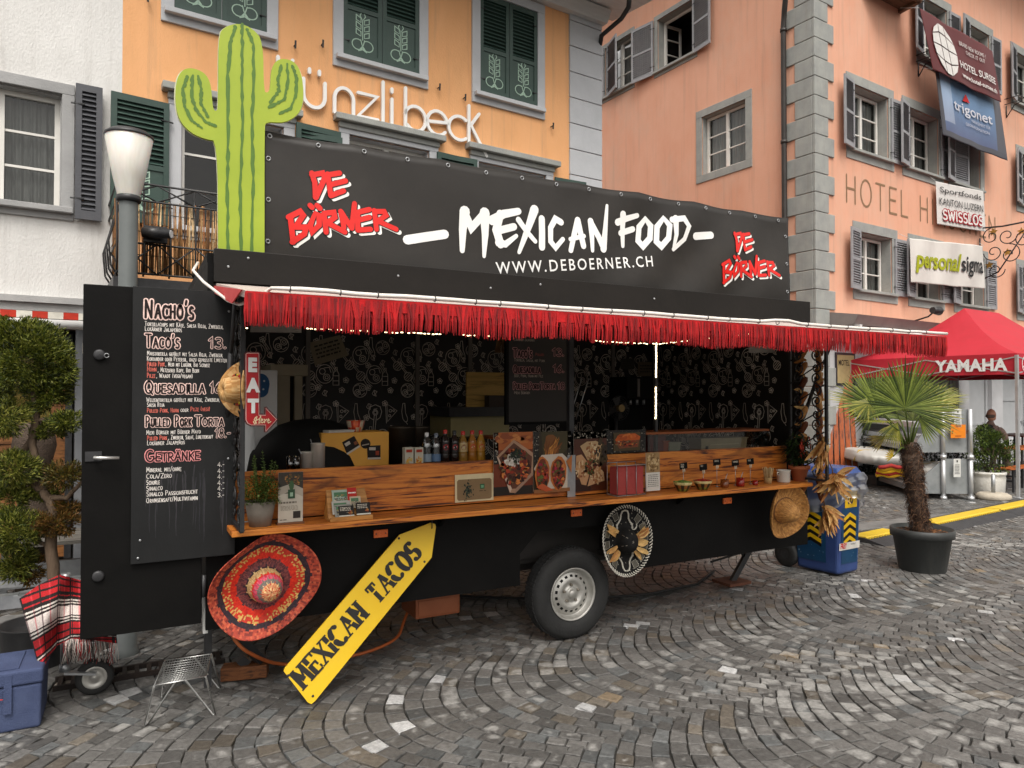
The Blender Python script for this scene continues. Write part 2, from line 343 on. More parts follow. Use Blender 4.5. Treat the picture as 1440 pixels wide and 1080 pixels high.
def type_(mb, t, O, U, Vv, N, size, bold=0., ext=0., align='LEFT', xs=1., off=.002, shear=0., sp=1.):
    """plain printed lettering from Blender's own built-in face"""
    cu = bpy.data.curves.new('t', 'FONT'); cu.body = t; cu.size = size; cu.offset = bold; cu.extrude = ext; cu.align_x = align; cu.resolution_u = 3; cu.shear = shear; cu.space_character = sp
    ob = bpy.data.objects.new('t', cu); COL.objects.link(ob); dg = bpy.context.evaluated_depsgraph_get()
    me = bpy.data.meshes.new_from_object(ob.evaluated_get(dg)); bpy.data.objects.remove(ob); k = len(mb.v)
    mb.v += [tuple(O + U * (p.co.x * xs) + Vv * p.co.y + N * (p.co.z + off)) for p in me.vertices]
    for p in me.polygons: mb._f(tuple(k + i for i in p.vertices))
    bpy.data.meshes.remove(me); bpy.data.curves.remove(cu); return mb

# ------------------------------------------------------------------ facades
class Facade:
    def __init__(s, o, e, n): s.o, s.e, s.n = V(o), V(e).normalized(), V(n).normalized()
    def w(s, a, z, d=0.): return s.o + s.e * a + s.n * d + V((0, 0, z))
    def px(s, px, py, d=0.):
        r = ray(px, py); q = s.o + s.n * d; t = (q - CAMP).dot(s.n) / r.dot(s.n); p = CAMP + r * t; return (p - s.o).dot(s.e), p.z
    def box(s, mb, a0, a1, z0, z1, d0, d1):
        mb.hexa([s.w(a0, z0, d1), s.w(a1, z0, d1), s.w(a1, z0, d0), s.w(a0, z0, d0), s.w(a0, z1, d1), s.w(a1, z1, d1), s.w(a1, z1, d0), s.w(a0, z1, d0)])
    def wall(s, mb, a0, a1, z0, z1, holes, th=.3):
        A = sorted({a0, a1, *[h[0] for h in holes], *[h[1] for h in holes]}); Z = sorted({z0, z1, *[h[2] for h in holes], *[h[3] for h in holes]})
        A = [x for x in A if a0 <= x <= a1]; Z = [x for x in Z if z0 <= x <= z1]
        for i in range(len(A) - 1):
            for j in range(len(Z) - 1):
                ca, cz = (A[i] + A[i+1]) / 2, (Z[j] + Z[j+1]) / 2
                if any(h[0] < ca < h[1] and h[2] < cz < h[3] for h in holes): continue
                mb.quad(s.w(A[i], Z[j]), s.w(A[i+1], Z[j]), s.w(A[i+1], Z[j+1]), s.w(A[i], Z[j+1]))
        for h in holes:
            b, c, p, q = h[:4]
            for (u, v_) in (((b, p), (b, q)), ((c, q), (c, p)), ((b, q), (c, q)), ((c, p), (b, p))):
                mb.quad(s.w(*u), s.w(*v_), s.w(*v_, -th), s.w(*u, -th))
BR = R(5.05); BE = V((math.cos(BR), math.sin(BR), 0)); BN = V((math.sin(BR), -math.cos(BR), 0)); BD = 8.44
# ================================================================== the square: paving of setts in arcs
rs = np.random.RandomState(3)
def sett_material():
    m = bpy.data.materials.new('setts'); m.use_nodes = True; n = m.node_tree; N = n.nodes; L = n.links; b = N['Principled BSDF']
    at_ = N.new('ShaderNodeAttribute'); at_.attribute_name = 'Col'
    uv = N.new('ShaderNodeAttribute'); uv.attribute_name = 'loc'            # place on the stone (-1..1) and a random number
    tc = N.new('ShaderNodeTexCoord')
    n1 = N.new('ShaderNodeTexNoise'); n1.inputs['Scale'].default_value = 38; n1.inputs['Detail'].default_value = 8; n1.inputs['Roughness'].default_value = .7; L.new(tc.outputs['Object'], n1.inputs['Vector'])
    n2 = N.new('ShaderNodeTexNoise'); n2.inputs['Scale'].default_value = .55; n2.inputs['Detail'].default_value = 4; L.new(tc.outputs['Object'], n2.inputs['Vector'])
    n3 = N.new('ShaderNodeTexNoise'); n3.inputs['Scale'].default_value = 10; n3.inputs['Detail'].default_value = 4; L.new(tc.outputs['Object'], n3.inputs['Vector'])
    sp = N.new('ShaderNodeSeparateXYZ'); L.new(uv.outputs['Vector'], sp.inputs[0])
    ln = N.new('ShaderNodeVectorMath'); ln.operation = 'MULTIPLY'; ln.inputs[1].default_value = (1, 1, 0); L.new(uv.outputs['Vector'], ln.inputs[0])
    le = N.new('ShaderNodeVectorMath'); le.operation = 'LENGTH'; L.new(ln.outputs[0], le.inputs[0])
    def M(op, a, c, clamp=False):
        x = N.new('ShaderNodeMath'); x.operation = op; x.use_clamp = clamp
        for i, q in enumerate((a, c)):
            if isinstance(q, (int, float)): x.inputs[i].default_value = q
            else: L.new(q, x.inputs[i])
        return x.outputs[0]
    # dried patch: large where the regional noise and the stone's own number are high
    reg = N.new('ShaderNodeMapRange'); reg.inputs['From Min'].default_value = .4; reg.inputs['From Max'].default_value = .66; L.new(n2.outputs['Fac'], reg.inputs['Value'])
    size = M('ADD', M('MULTIPLY', reg.outputs[0], .75), M('SUBTRACT', M('MULTIPLY', sp.outputs[2], .95), .62))
    d = M('SUBTRACT', size, M('ADD', M('MULTIPLY', le.outputs['Value'], .55), M('MULTIPLY', M('SUBTRACT', n3.outputs['Fac'], .42), 2.6)))
    dry = M('MULTIPLY', M('ADD', M('MULTIPLY', d, 2.6), .35), 1.0, True)
    grain = N.new('ShaderNodeMapRange'); grain.inputs['From Min'].default_value = .25; grain.inputs['From Max'].default_value = .75; grain.inputs['To Min'].default_value = .5; grain.inputs['To Max'].default_value = 1.55
    L.new(n1.outputs['Fac'], grain.inputs['Value'])
    c1 = N.new('ShaderNodeVectorMath'); c1.operation = 'SCALE'; L.new(at_.outputs['Color'], c1.inputs[0]); L.new(grain.outputs[0], c1.inputs['Scale'])
    c2 = N.new('ShaderNodeMix'); c2.data_type = 'RGBA'; c2.inputs['B'].default_value = (.38, .37, .35, 1); L.new(c1.outputs[0], c2.inputs['A']); L.new(M('MULTIPLY', dry, M('MULTIPLY', n1.outputs['Fac'], 1.1)), c2.inputs['Factor'])
    L.new(c2.outputs['Result'], b.inputs['Base Color'])
    r = N.new('ShaderNodeMapRange'); r.inputs['To Min'].default_value = .45; r.inputs['To Max'].default_value = .8; L.new(dry, r.inputs['Value']); L.new(r.outputs[0], b.inputs['Roughness'])
    bp = N.new('ShaderNodeBump'); bp.inputs['Strength'].default_value = 1.0; bp.inputs['Distance'].default_value = .008; L.new(n1.outputs['Fac'], bp.inputs['Height']); L.new(bp.outputs[0], b.inputs['Normal'])
    b.inputs['Specular IOR Level'].default_value = .35
    return m
def paving():
    Wc, p, sag = 1.34, .112, .40
    quads, = [[]]
    def P(xi, yc, v):
        t = v / (Wc / 2); return xi + sag * t * t, yc + v, math.atan(2 * sag * t / (Wc / 2))
    for k in range(-1, 11):
        yc = -.35 + k * Wc
        for i in range(-60, 250):
            x0 = i * p + (k * .37 % p)
            v = -Wc / 2 - .035
            while v < Wc / 2 + .02:
                th0 = math.atan(2 * sag * (v / (Wc / 2)) / (Wc / 2)); dv = rs.uniform(.105, .14) * math.cos(th0); v1 = min(v + dv, Wc / 2 + .035)
                if Wc / 2 + .035 - v1 < .04: v1 = Wc / 2 + .035
                X, Y, _ = P(x0, yc, (v + v1) / 2)
                f = X * math.sin(YAW) + Y * math.cos(YAW); r = X * math.cos(YAW) - Y * math.sin(YAW)
                if 1.0 < f < 17 and abs(r) < f * 1.05 + 1.2 and Y < 8.75 + .088 * X - .3:
                    a = P(x0, yc, v); b = P(x0, yc, v1)
                    q = []
                    for (xx, yy, th), s in ((a, 0), (b, 0), (b, 1), (a, 1)):
                        h = p * math.cos(th) * s; q.append((xx + math.cos(th) * h, yy - math.sin(th) * h))
                    quads.append(q)
                v = v1
    Q = np.array(quads); n = len(Q); c = Q.mean(1, keepdims=True)
    Q = Q + rs.uniform(-.0052, .0052, Q.shape); e = np.linalg.norm(Q - c, axis=2, keepdims=True)
    Q = c + (Q - c) * np.clip((e - .004) / e, .5, 1)
    z0 = rs.uniform(-.0022, .0022, (n, 1)); tilt = rs.uniform(-.012, .012, (n, 2))
    def ring(s, dz, jit=0.):
        X = c + (Q - c) * s; zz = z0 + dz + ((X - c) * tilt[:, None, :]).sum(2)
        if jit: zz = zz + rs.uniform(-jit, jit, zz.shape)
        return np.concatenate([X, zz[..., None]], 2)
    def mid(r): return (r + np.roll(r, -1, 1)) / 2
    r0 = ring(1.0, -.03); r1 = ring(.985, -.0025, .0015); r2 = ring(.91, .0012, .0012); cc = np.concatenate([c[:, 0], z0 + .0016], 1)[:, None]
    m0, m1, m2 = mid(r0), mid(r1), mid(r2); m1 = m1 + np.concatenate([rs.uniform(-.005, .005, m1[..., :2].shape), np.zeros((n, 4, 1))], 2)
    def inter(a, b): return np.stack([a, b], 2).reshape(n, 8, 3)
    VV = np.concatenate([inter(r0, m0), inter(r1, m1), inter(r2, m2), cc], 1)          # 25 vertices per stone
    F = []
    for j in range(8):
        k = (j + 1) % 8; F.append((j, k, 8 + k, 8 + j)); F.append((8 + j, 8 + k, 16 + k, 16 + j))
    for j in range(0, 8, 2): F.append((16 + (j - 1) % 8, 16 + j, 16 + j + 1, 24))
    F = np.array(F); faces = (F[None] + (np.arange(n) * 25)[:, None, None]).reshape(-1, 4)
    me = bpy.data.meshes.new('paving'); me.from_pydata(VV.reshape(-1, 3).tolist(), [], faces.tolist())
    g = rs.uniform(.07, .145, n); hue = rs.rand(n)
    col = np.stack([g * 1.035, g, g * .95, np.ones(n)], 1)
    col[hue < .09, :3] *= (1.1, 1.0, .87); col[hue > .88, :3] *= (.93, 1., 1.05)
    col[(hue > .155) & (hue < .157), :3] = (.2, .155, .105)
    wh = rs.rand(n) < .011; col[wh, :3] = rs.uniform(.34, .5, (wh.sum(), 1))
    ca = me.color_attributes.new('Col', 'FLOAT_COLOR', 'POINT'); ca.data.foreach_set('color', np.repeat(col, 25, 0).astype(np.float32).ravel())
    la = me.attributes.new('loc', 'FLOAT_VECTOR', 'POINT'); base = []
    for s in (1.0, 1.0, .8):
        for j in range(8):
            base.append(((-s, 0, s, s, s, 0, -s, -s)[j], (-s, -s, -s, 0, s, s, s, 0)[j], 0))
    base.append((0, 0, 0)); Lc = np.tile(np.array(base)[None], (n, 1, 1)); Lc[..., 2] = rs.rand(n, 1); la.data.foreach_set('vector', Lc.astype(np.float32).ravel())
    me.polygons.foreach_set('use_smooth', [False] * len(faces)); me.materials.append(sett_material()); me.update()
    o = bpy.data.objects.new('paving', me); COL.objects.link(o); o['kind'] = 'structure'
paving()
g = MB(); g.quad((-60, -60, -.018), (90, -60, -.018), (90, 90, -.018), (-60, 90, -.018))
tag(g.build('ground', pm('joint_sand', (.022, .02, .018), (.05, .045, .038), 30, .9, .4, 90)), kind='structure')
# flat channel stones along the far side of the roadway, and the smooth forecourt behind
M_chan = pm('channel_stone', (.1, .1, .1), (.2, .195, .185), 6, .6, .3, 40)
g = MB()
for i in range(26):
    x = -3 + i * .98; y = 6.45 + .12 * math.sin(i * 7.1) * 0 + x * -.052
    g.hexa([(x, y, -.03), (x + .965, y - .05, -.03), (x + .965, y + .3, -.03), (x, y + .35, -.03), (x, y, .014), (x + .965, y - .05, .014), (x + .965, y + .3, .014), (x, y + .35, .014)])
tag(g.build('gutter_channel', M_chan, bevel=.008), kind='structure')
g = MB()
g.box(-.55, .9, 4.98, 5.2, -.015, .02)
for i in range(13): g.box(-.5 + i * .1, -.45 + i * .1, 5.01, 5.17, .02, .026)
dr = MB(); dr.color('15130f')
x0, x1, y0, y1 = -.4, .55, 5.0, 5.18
dr.box(x0, x1, y0, y0 + .02, -.01, .03); dr.box(x0, x1, y1 - .02, y1, -.01, .03)
for i in range(14): dr.box(x0 + .02 + i * .068, x0 + .045 + i * .068, y0 + .02, y1 - .02, -.01, .028)
tag(dr.build('drain_grate', pm('rusty_iron', '2a1c14', '1a1512', 20, .7, .2, 60)), 'rusty slotted iron drain grate in the paving under the open side door', 'drain')

# ================================================================== buildings along the back of the square
F = Facade(-BN * BD, BE, BN)
M_orange = pm('orange_plaster', (.77, .385, .165), (.82, .43, .2), 2.5, .9, .25, 90, c3=(.56, .29, .12), s3=1.1, amt3=.5, stretch=(1, 1, .4), streak=.32)
M_white = pm('white_plaster', (.64, .63, .61), (.74, .73, .71), 2.2, .92, .35, 70, c3=(.45, .44, .41), s3=1.3, amt3=.45, stretch=(1, 1, .45), streak=.3)
M_salmon = pm('salmon_plaster', (.70, .345, .225), (.75, .41, .285), 1.3, .9, .2, 80, c3=(.60, .43, .33), s3=.8, amt3=.6, stretch=(1, 1, .55), streak=.25)
M_stone = pm('grey_sandstone', (.27, .28, .27), (.36, .365, .34), 3, .85, .25, 70, c3=(.2, .2, .19), s3=2.2, amt3=.5, streak=.3)
M_quoinw = pm('grey_quoin_paint', (.44, .45, .47), (.5, .51, .53), 2.5, .85, .15, 60, c3=(.36, .37, .38), s3=2, amt3=.4)
M_green = pm('green_shutter_paint', (.022, .05, .04), (.032, .066, .052), 5, .5, .1, 60, c3=(.05, .08, .066), s3=4, amt3=.5)
M_greyshut = pm('grey_shutter_paint', (.25, .252, .268), (.33, .332, .345), 6, .6, .15, 60, c3=(.32, .32, .325), s3=5, amt3=.5)
M_darkshut = pm('slate_shutter_paint', (.06, .062, .072), (.08, .082, .092), 6, .55, .1, 60)
M_frame = pm('white_window_paint', (.68, .66, .61), (.76, .74, .70), 5, .45, .05, 60)
M_pane = glass('window_glass', (.72, .75, .75), .04, .03, 1.25)
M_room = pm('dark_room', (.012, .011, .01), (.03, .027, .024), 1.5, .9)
M_curt = pm('net_curtain', (.2, .195, .18), (.34, .33, .31), 3, .9, stretch=(9, 9, .6))
M_iron = pm('black_iron', (.012, .012, .013), (.022, .022, .023), 20, .45, .1, 80)
M_emb = pm('pale_emblem_paint', (.33, .48, .38), (.4, .55, .44), 8, .6)
M_dk = pm('dark_metal', (.02, .02, .022), (.035, .035, .037), 12, .45, .05, 60)
M_grey = pm('galvanised', (.3, .31, .32), (.42, .43, .44), 9, .42, .06, 60, metal=.7)
UP = V((0, 0, 1))

def sash(fc, root, a0, a1, z0, z1, dep=-.18, rows=3, cols=2, room=True, curtain=True, fr=.055, mull=.07, open_=False):
    """one window: frame and bars, panes, curtain and the dark room behind; children of root"""
    f = MB()
    fc.box(f, a0, a1, z0, z0 + fr, dep, dep + .05); fc.box(f, a0, a1, z1 - fr, z1, dep, dep + .05)
    fc.box(f, a0, a0 + fr, z0 + fr, z1 - fr, dep, dep + .05); fc.box(f, a1 - fr, a1, z0 + fr, z1 - fr, dep, dep + .05)
    if cols == 2 and not open_: m = (a0 + a1) / 2; fc.box(f, m - mull / 2, m + mull / 2, z0 + fr, z1 - fr, dep, dep + .06)
    spans = [(a0 + fr, (a0 + a1) / 2 - mull / 2), ((a0 + a1) / 2 + mull / 2, a1 - fr)] if cols == 2 else [(a0 + fr, a1 - fr)]
    if not open_:
        for (p, q) in spans:
            for k in range(1, rows):
                z = z0 + fr + (z1 - z0 - 2 * fr) * k / rows; fc.box(f, p, q, z - .012, z + .012, dep + .008, dep + .04)
    w = f.build('window', M_frame, root)
    if not open_:
        g = MB()
        for (p, q) in spans: g.quad(fc.w(p, z0 + fr, dep + .02), fc.w(q, z0 + fr, dep + .02), fc.w(q, z1 - fr, dep + .02), fc.w(p, z1 - fr, dep + .02))
        g.build('pane', M_pane, w)
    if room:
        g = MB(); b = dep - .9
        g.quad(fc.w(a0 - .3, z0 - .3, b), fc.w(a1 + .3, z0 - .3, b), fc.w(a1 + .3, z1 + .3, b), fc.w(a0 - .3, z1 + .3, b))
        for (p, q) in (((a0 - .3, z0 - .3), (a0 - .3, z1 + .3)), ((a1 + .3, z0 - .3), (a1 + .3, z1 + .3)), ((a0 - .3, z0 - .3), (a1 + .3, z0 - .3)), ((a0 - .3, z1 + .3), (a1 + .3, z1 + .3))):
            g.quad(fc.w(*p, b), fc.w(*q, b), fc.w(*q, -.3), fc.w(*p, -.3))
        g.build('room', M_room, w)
    if curtain and not open_:
        g = MB(); n = 60
        for (p, q) in spans:
            half = 1.0 if curtain == 'full' else .78
            g.grid(lambda u, v, p=p, q=q: fc.w(p + (q - p) * u, z0 + .06 + (z1 - z0 - .1) * v, dep - .07 + .018 * math.sin(u * 26) + .01 * math.sin(u * 61 + v * 2)), n, 4)
        g.build('curtain', M_curt, w)
    return w
def stone_frame(fc, root, a0, a1, z0, z1, wd=.16, pr=.03, sill=True, mat=None, sillp=.1):
    f = MB()
    fc.box(f, a0 - wd, a0, z0, z1, -.02, pr); fc.box(f, a1, a1 + wd, z0, z1, -.02, pr); fc.box(f, a0 - wd, a1 + wd, z1, z1 + wd, -.02, pr + .002)
    fc.box(f, a0 - wd, a1 + wd, z0 - wd, z0, -.02, pr + .001)
    # reveal lining inside the opening
    fc.box(f, a0 - .001, a0 + .012, z0, z1, -.28, -.021); fc.box(f, a1 - .012, a1 + .001, z0, z1, -.28, -.021); fc.box(f, a0 + .012, a1 - .012, z1 - .012, z1 + .001, -.28, -.021)
    if sill: fc.box(f, a0 - .1, a1 + .1, z0 - .045, z0 + .012, -.1, sillp)
    return f.build('window_surround', mat or M_stone, root, bevel=.006)
def shutter(fc, root, a, z0, z1, wd, ang, mat, side=1, louv=(0., 1.), mid=True, d0=.05, emblem=None, n=16, name='shutter', slats=True):
    """one leaf hinged at a; ang = 0 lies on the wall, side = direction of the leaf along the wall"""
    e = fc.e * (side * math.cos(ang)) + fc.n * math.sin(ang); nn = e.cross(UP) * -1
    if nn.dot(fc.n) < 0: nn = -nn
    L = Facade(fc.w(a, 0, d0), e, nn); L.n = nn
    m = MB(); st = .055; th = .035; h = z1 - z0
    L.box(m, 0, st, z0, z1, 0, th); L.box(m, wd - st, wd, z0, z1, 0, th); L.box(m, st, wd - st, z0, z0 + .09, 0, th); L.box(m, st, wd - st, z1 - .07, z1, 0, th)
    zl0, zl1 = z0 + .09 + (h - .16) * louv[0], z1 - .07
    if louv[0] > 0:
        L.box(m, st, wd - st, z0 + .09, zl0 - .03, .008, .022); L.box(m, st, wd - st, zl0 - .03, zl0 + .025, 0, th); zl0 += .025
    elif mid:
        zm = z0 + h * .5; L.box(m, st, wd - st, zm - .03, zm + .03, 0, th)
    k = int((zl1 - zl0) / .05)
    for i in range(k):
        z = zl0 + (zl1 - zl0) * (i + .5) / k
        c = L.w(wd / 2, z, th / 2); m.obox(c, e * (wd / 2 - st), UP * .017 + nn * -.015, (UP * .015 + nn * .017).normalized() * .003)
    L.box(m, st, wd - st, zl0, zl1, .001, .004)
    s = m.build(name, mat, root)
    if emblem:
        q = MB(); O = L.w(wd / 2 if side > 0 else wd / 2, 0, .022); cx, cz = 0, z0 + .1; sc = emblem; U = e * side
        def rb(pts, wd_=.012): q.ribbon([(cx + x * sc, cz + y * sc) for x, y in pts], wd_, O, U, UP, nn, .003)
        rb(_arc(-.2, .3, .22, .2, 340, 60, 12)); rb(_arc(.2, .3, .22, .2, -160, 120, 12)); rb([(-.16, .06), (.02, .3), (.08, .5)]); rb([(.16, .06), (-.02, .3), (-.08, .5)]); rb([(-.12, .08), (0, .14), (.12, .08)])
        rb([(0, .5), (0, 1.25)])
        for i in range(3):
            y = .58 + .26 * i; rb([(.07, y), (.26, y + .07), (.26, y + .26), (.07, y + .17), (.07, y)]); rb([(-.07, y + .06), (-.26, y + .13), (-.26, y + .32), (-.07, y + .23), (-.07, y + .06)])
        rb([(0, 1.25), (.11, 1.42), (0, 1.65), (-.11, 1.42), (0, 1.25)])
        q.build('emblem', M_emb, s)
    for z in (z0 + h * .15, z0 + h * .85):
        hk = MB(); hk.bar(L.w(-.04, z, th / 2), L.w(.08, z, th / 2 + .022), .02, .012); hk.build('hinge', M_iron, s)
    return s

# ---- bakery: orange house
bk = thing('bakery_house', F.w(3.5, 0), 'orange plastered bakery house with green shutters and white wall lettering behind the food trailer', 'building')
holes = [(1.12, 2.1, 5.92, 7.35), (3.02, 4.05, 5.92, 7.35), (4.98, 5.95, 5.92, 7.35), (1.2, 2.3, 3.58, 4.9), (3.1, 4.2, 3.55, 4.98), (4.95, 6.1, 3.55, 4.98), (.75, 2.6, .0, 2.45), (3.2, 6.2, .5, 2.5)]
m = MB(); F.wall(m, .63, 6.54, 0, 7.7, holes); m.quad(F.w(7.14, 0), F.w(7.14, 0, -9), F.w(7.14, 7.7, -9), F.w(7.14, 7.7)); m.quad(F.w(6.54, 0), F.w(7.14, 0), F.w(7.14, 7.7), F.w(6.54, 7.7))
m.build('wall', M_orange, bk)
q = MB(); z = 0
for i in range(20):
    F.box(q, 6.54, 7.17, z + .006, z + .385, -.3, .03); z += .39
q.build('quoin', M_quoinw, bk, bevel=.008)
for h, em in zip(holes[:3], (1, 1, 1)):
    stone_frame(F, bk, h[0], h[1], h[2], h[3], .13, .03, True, M_quoinw)
    w2 = (h[1] - h[0]) / 2
    shutter(F, bk, h[0], h[2] + .02, h[3] - .01, w2 - .004, 0, M_green, 1, (.44, 1), d0=-.02, emblem=.33)
    shutter(F, bk, h[1], h[2] + .02, h[3] - .01, w2 - .004, 0, M_green, -1, (.44, 1), d0=-.02, emblem=.33)
for h in holes[3:6]:
    stone_frame(F, bk, h[0], h[1], h[2], h[3], .13, .03, True, M_quoinw)
    sash(F, bk, h[0], h[1], h[2], h[3], rows=3, curtain=False)
    l = MB(); F.box(l, h[0] - .2, h[1] + .2, h[3] + .131, h[3] + .21, -.02, .13); F.box(l, h[0] - .14, h[1] + .14, h[3] + .06, h[3] + .131, -.02, .06); l.build('lintel', M_stone, bk, bevel=.01)
    shutter(F, bk, h[0] - .13, h[2] - .02, h[3] - .02, .55, R(4), M_green, -1, (.44, 1), emblem=.33)
    shutter(F, bk, h[1] + .13, h[2] - .02, h[3] - .02, .55, R(4), M_green, 1, (.44, 1), emblem=.33)
m = MB(); F.box(m, .64, 6.5, 2.5, 2.62, .0, .06); m.build('string_course', M_stone, bk)
for h in holes[6:]: sash(F, bk, h[0], h[1], h[2], h[3], rows=1, curtain=False)
for i, (a, z) in enumerate([(.86, 5.98), (2.42, 5.9), (2.75, 6.0), (4.33, 5.85), (4.72, 5.8), (6.2, 5.72)]):
    m = MB(); m.bar(F.w(a, z, .0), F.w(a, z, .06), .012, .012); m.bar(F.w(a, z - .05, .06), F.w(a, z + .04, .07), .02, .012); m.build('shutter_catch', M_iron, bk)
# roof with white boarded eave, gutter and the black rain pipe elbow
m = MB(); M_eave = pm('white_eave_board', (.55, .55, .54), (.64, .64, .63), 4, .7, .1, 40, stretch=(1, 6, 6))
m.hexa([F.w(.63, 7.62, .95), F.w(7.5, 7.62, .95), F.w(7.5, 7.72, -.1), F.w(.63, 7.72, -.1), F.w(.63, 7.7, .95), F.w(7.5, 7.7, .95), F.w(7.5, 7.8, -.1), F.w(.63, 7.8, -.1)])
m.hexa([F.w(.63, 7.5, .12), F.w(7.2, 7.5, .12), F.w(7.2, 7.5, .0), F.w(.63, 7.5, .0), F.w(.63, 7.66, .22), F.w(7.2, 7.66, .22), F.w(7.2, 7.66, .0), F.w(.63, 7.66, .0)])
m.build('eave', M_eave, bk)
m = MB(); m.hexa([F.w(.5, 7.71, 1.05), F.w(7.6, 7.71, 1.05), F.w(7.6, 11, -4), F.w(.5, 11, -4), F.w(.5, 7.8, 1.05), F.w(7.6, 7.8, 1.05), F.w(7.6, 11.1, -4), F.w(.5, 11.1, -4)]); rf = m.build('roof', pm('roof_tile', (.17, .075, .045), (.24, .11, .07), 12, .8, .3, 30), bk)
m = MB(); m.tube([F.w(.5, 7.72, 1.1), F.w(7.62, 7.72, 1.1)], .07, 10); m.tube([F.w(*F.px(886, -12, .8), .8), F.w(*F.px(884, 10, .75), .75), F.w(*F.px(874, 26, .5), .5), F.w(*F.px(846, 50, .1), .1), F.w(7.3, 6.9, -.3), F.w(7.26, 0, -.4)], .036, 10); m.build('gutter', M_iron, bk)
# white wall lettering: round geometric lower case
lt = MB(); O = F.w(0, 0, .05)
def stroke(pts, w=.041):
    lt.ribbon(pts, w, O, F.e, UP, F.n, .012)
M_let = pm('white_letter', (.8, .79, .77), (.84, .83, .81), 6, .5)
b0 = 5.2
def ltr(x, ch):
    A = lambda cx, cz, rx, rz, a0, a1: [(x + p, b0 + q) for p, q in _arc(cx, cz, rx, rz, a0, a1, 16)]
    if ch == 'K': stroke([(x, b0), (x, b0 + .5)]); stroke([(x + .17, b0 + .5), (x + .03, b0 + .24), (x + .18, b0)])
    if ch == 'ü': stroke([(x, b0 + .32), (x, b0 + .14)] + A(.13, .14, .13, .14, 180, 360) + [(x + .26, b0 + .32)]); stroke([(x + .07, b0 + .41), (x + .07, b0 + .45)]); stroke([(x + .19, b0 + .41), (x + .19, b0 + .45)])
    if ch == 'n': stroke([(x, b0), (x, b0 + .18)] + A(.12, .18, .12, .14, 180, 0) + [(x + .24, b0)])
    if ch == 'z': stroke([(x, b0 + .31), (x + .25, b0 + .31), (x, b0 + .02), (x + .26, b0 + .02)])
    if ch == 'l': stroke([(x, b0), (x, b0 + .52)])
    if ch == 'i': stroke([(x, b0), (x, b0 + .33)]); stroke([(x, b0 + .42), (x, b0 + .46)])
    if ch == 'b': stroke([(x, b0), (x, b0 + .52)]); stroke(A(.14, .15, .15, .16, 165, -140))
    if ch == 'e': stroke([(x + .03, b0 + .16), (x + .28, b0 + .19)] + A(.15, .16, .15, .16, 10, 320))
    if ch == 'c': stroke(A(.16, .16, .16, .16, 50, 310))
    if ch == 'k': stroke([(x, b0), (x, b0 + .5)]); stroke([(x + .16, b0 + .42), (x + .03, b0 + .24), (x + .28, b0 - .14)])
for x, ch in ((2.22, 'K'), (2.52, 'ü'), (2.9, 'n'), (3.2, 'z'), (3.53, 'l'), (3.65, 'i'), (3.84, 'b'), (4.15, 'e'), (4.47, 'c'), (4.78, 'k')): ltr(x, ch)
# give the letters depth
fl = MB(); nV = len(lt.v); off = F.n * -.035
fl.v = list(lt.v) + [tuple(V(p) + off) for p in lt.v]; 
for f in lt.f:
    fl._f(f)
    for i in range(len(f)): fl._f((f[i], f[(i + 1) % len(f)], f[(i + 1) % len(f)] + nV, f[i] + nV))
fl.build('wall_lettering', M_let, bk)
# balcony with reed matting
bal = MB()
a0, a1, d1, zb, zt = .52, 2.5, 1.05, 2.86, 3.72
# bellied railing bars
for (pa, da) in [(a0 + .0, d1 * k / 4) for k in range(4)] + [(a0 + (a1 - a0) * k / 9, d1) for k in range(10)]:
    nx = F.e * (-1 if da < d1 - .01 else 0) + F.n * (1 if da > d1 - .01 else 0); b = F.w(pa, 0, da)
    bal.tube([b + UP * zt - nx * .06, b + UP * (zt - .2) - nx * .03, b + UP * (zb + .35) + nx * .05, b + UP * (zb + .12) + nx * .03, b + UP * zb - nx * .04], .009, 6)
for zz in (zt, zt - .16, zb + .3, zb + .02):
    bal.tube([F.w(a0, zz, 0), F.w(a0, zz, d1), F.w(a1, zz, d1), F.w(a1, zz, 0)], .011, 6)
for k in range(6):
    x = a0 + (a1 - a0) * k / 6; x1 = x + (a1 - a0) / 6
    bal.tube([F.w(x, zt - .16, d1), F.w(x1, zt, d1)], .008, 5); bal.tube([F.w(x, zt, d1), F.w(x1, zt - .16, d1)], .008, 5)
    bal.tube([F.w(x, zb + .3, d1 + .03), F.w(x1, zb + .02, d1 + .01)], .008, 5); bal.tube([F.w(x1, zb + .3, d1 + .03), F.w(x, zb + .02, d1 + .01)], .008, 5)
for k in range(9): bal.tube([p for p in [F.w(a0 + .1 + .01 * k + x_, zb + .32 - .03 * k + .05 * math.sin(x_ * 30), d1 * .3 + k * .05) for x_ in np.linspace(-.14, -.02, 6)]], .007, 4)
b_ = bal.build('balcony', M_iron, bk)
m = MB(); F.box(m, a0 - .03, a1 + .03, zb - .12, zb - .03, 0, d1 + .06); m.build('balcony_floor', M_dk, b_)
rd = MB(); rr_ = random.Random(4)
cr = ['8a6238', '9a7246', 'b08a5c', '74502c', 'c0a47c', '5e3e22', '9c6438']
def reed(p, t):
    rd.color(rr_.choice(cr)); r = rr_.uniform(.007, .011); j = rr_.uniform(-.012, .012)
    z1 = zt - .14 + rr_.uniform(-.02, .015); rd.tube([p + UP * (zb + .03), p + UP * (zb + .45) + t * j, p + UP * z1 + t * j * 2], [r, r, r * .7], 4)
for k in range(330): reed(F.w(a0 + (a1 - a0) * (k + rr_.random()) / 150, 0, d1 - .04 + rr_.uniform(-.008, .008)), F.e)
for k in range(160): reed(F.w(a0 + .04 + rr_.uniform(-.008, .008), 0, d1 * (k + rr_.random()) / 75), F.n)
rd.color('3a3028')
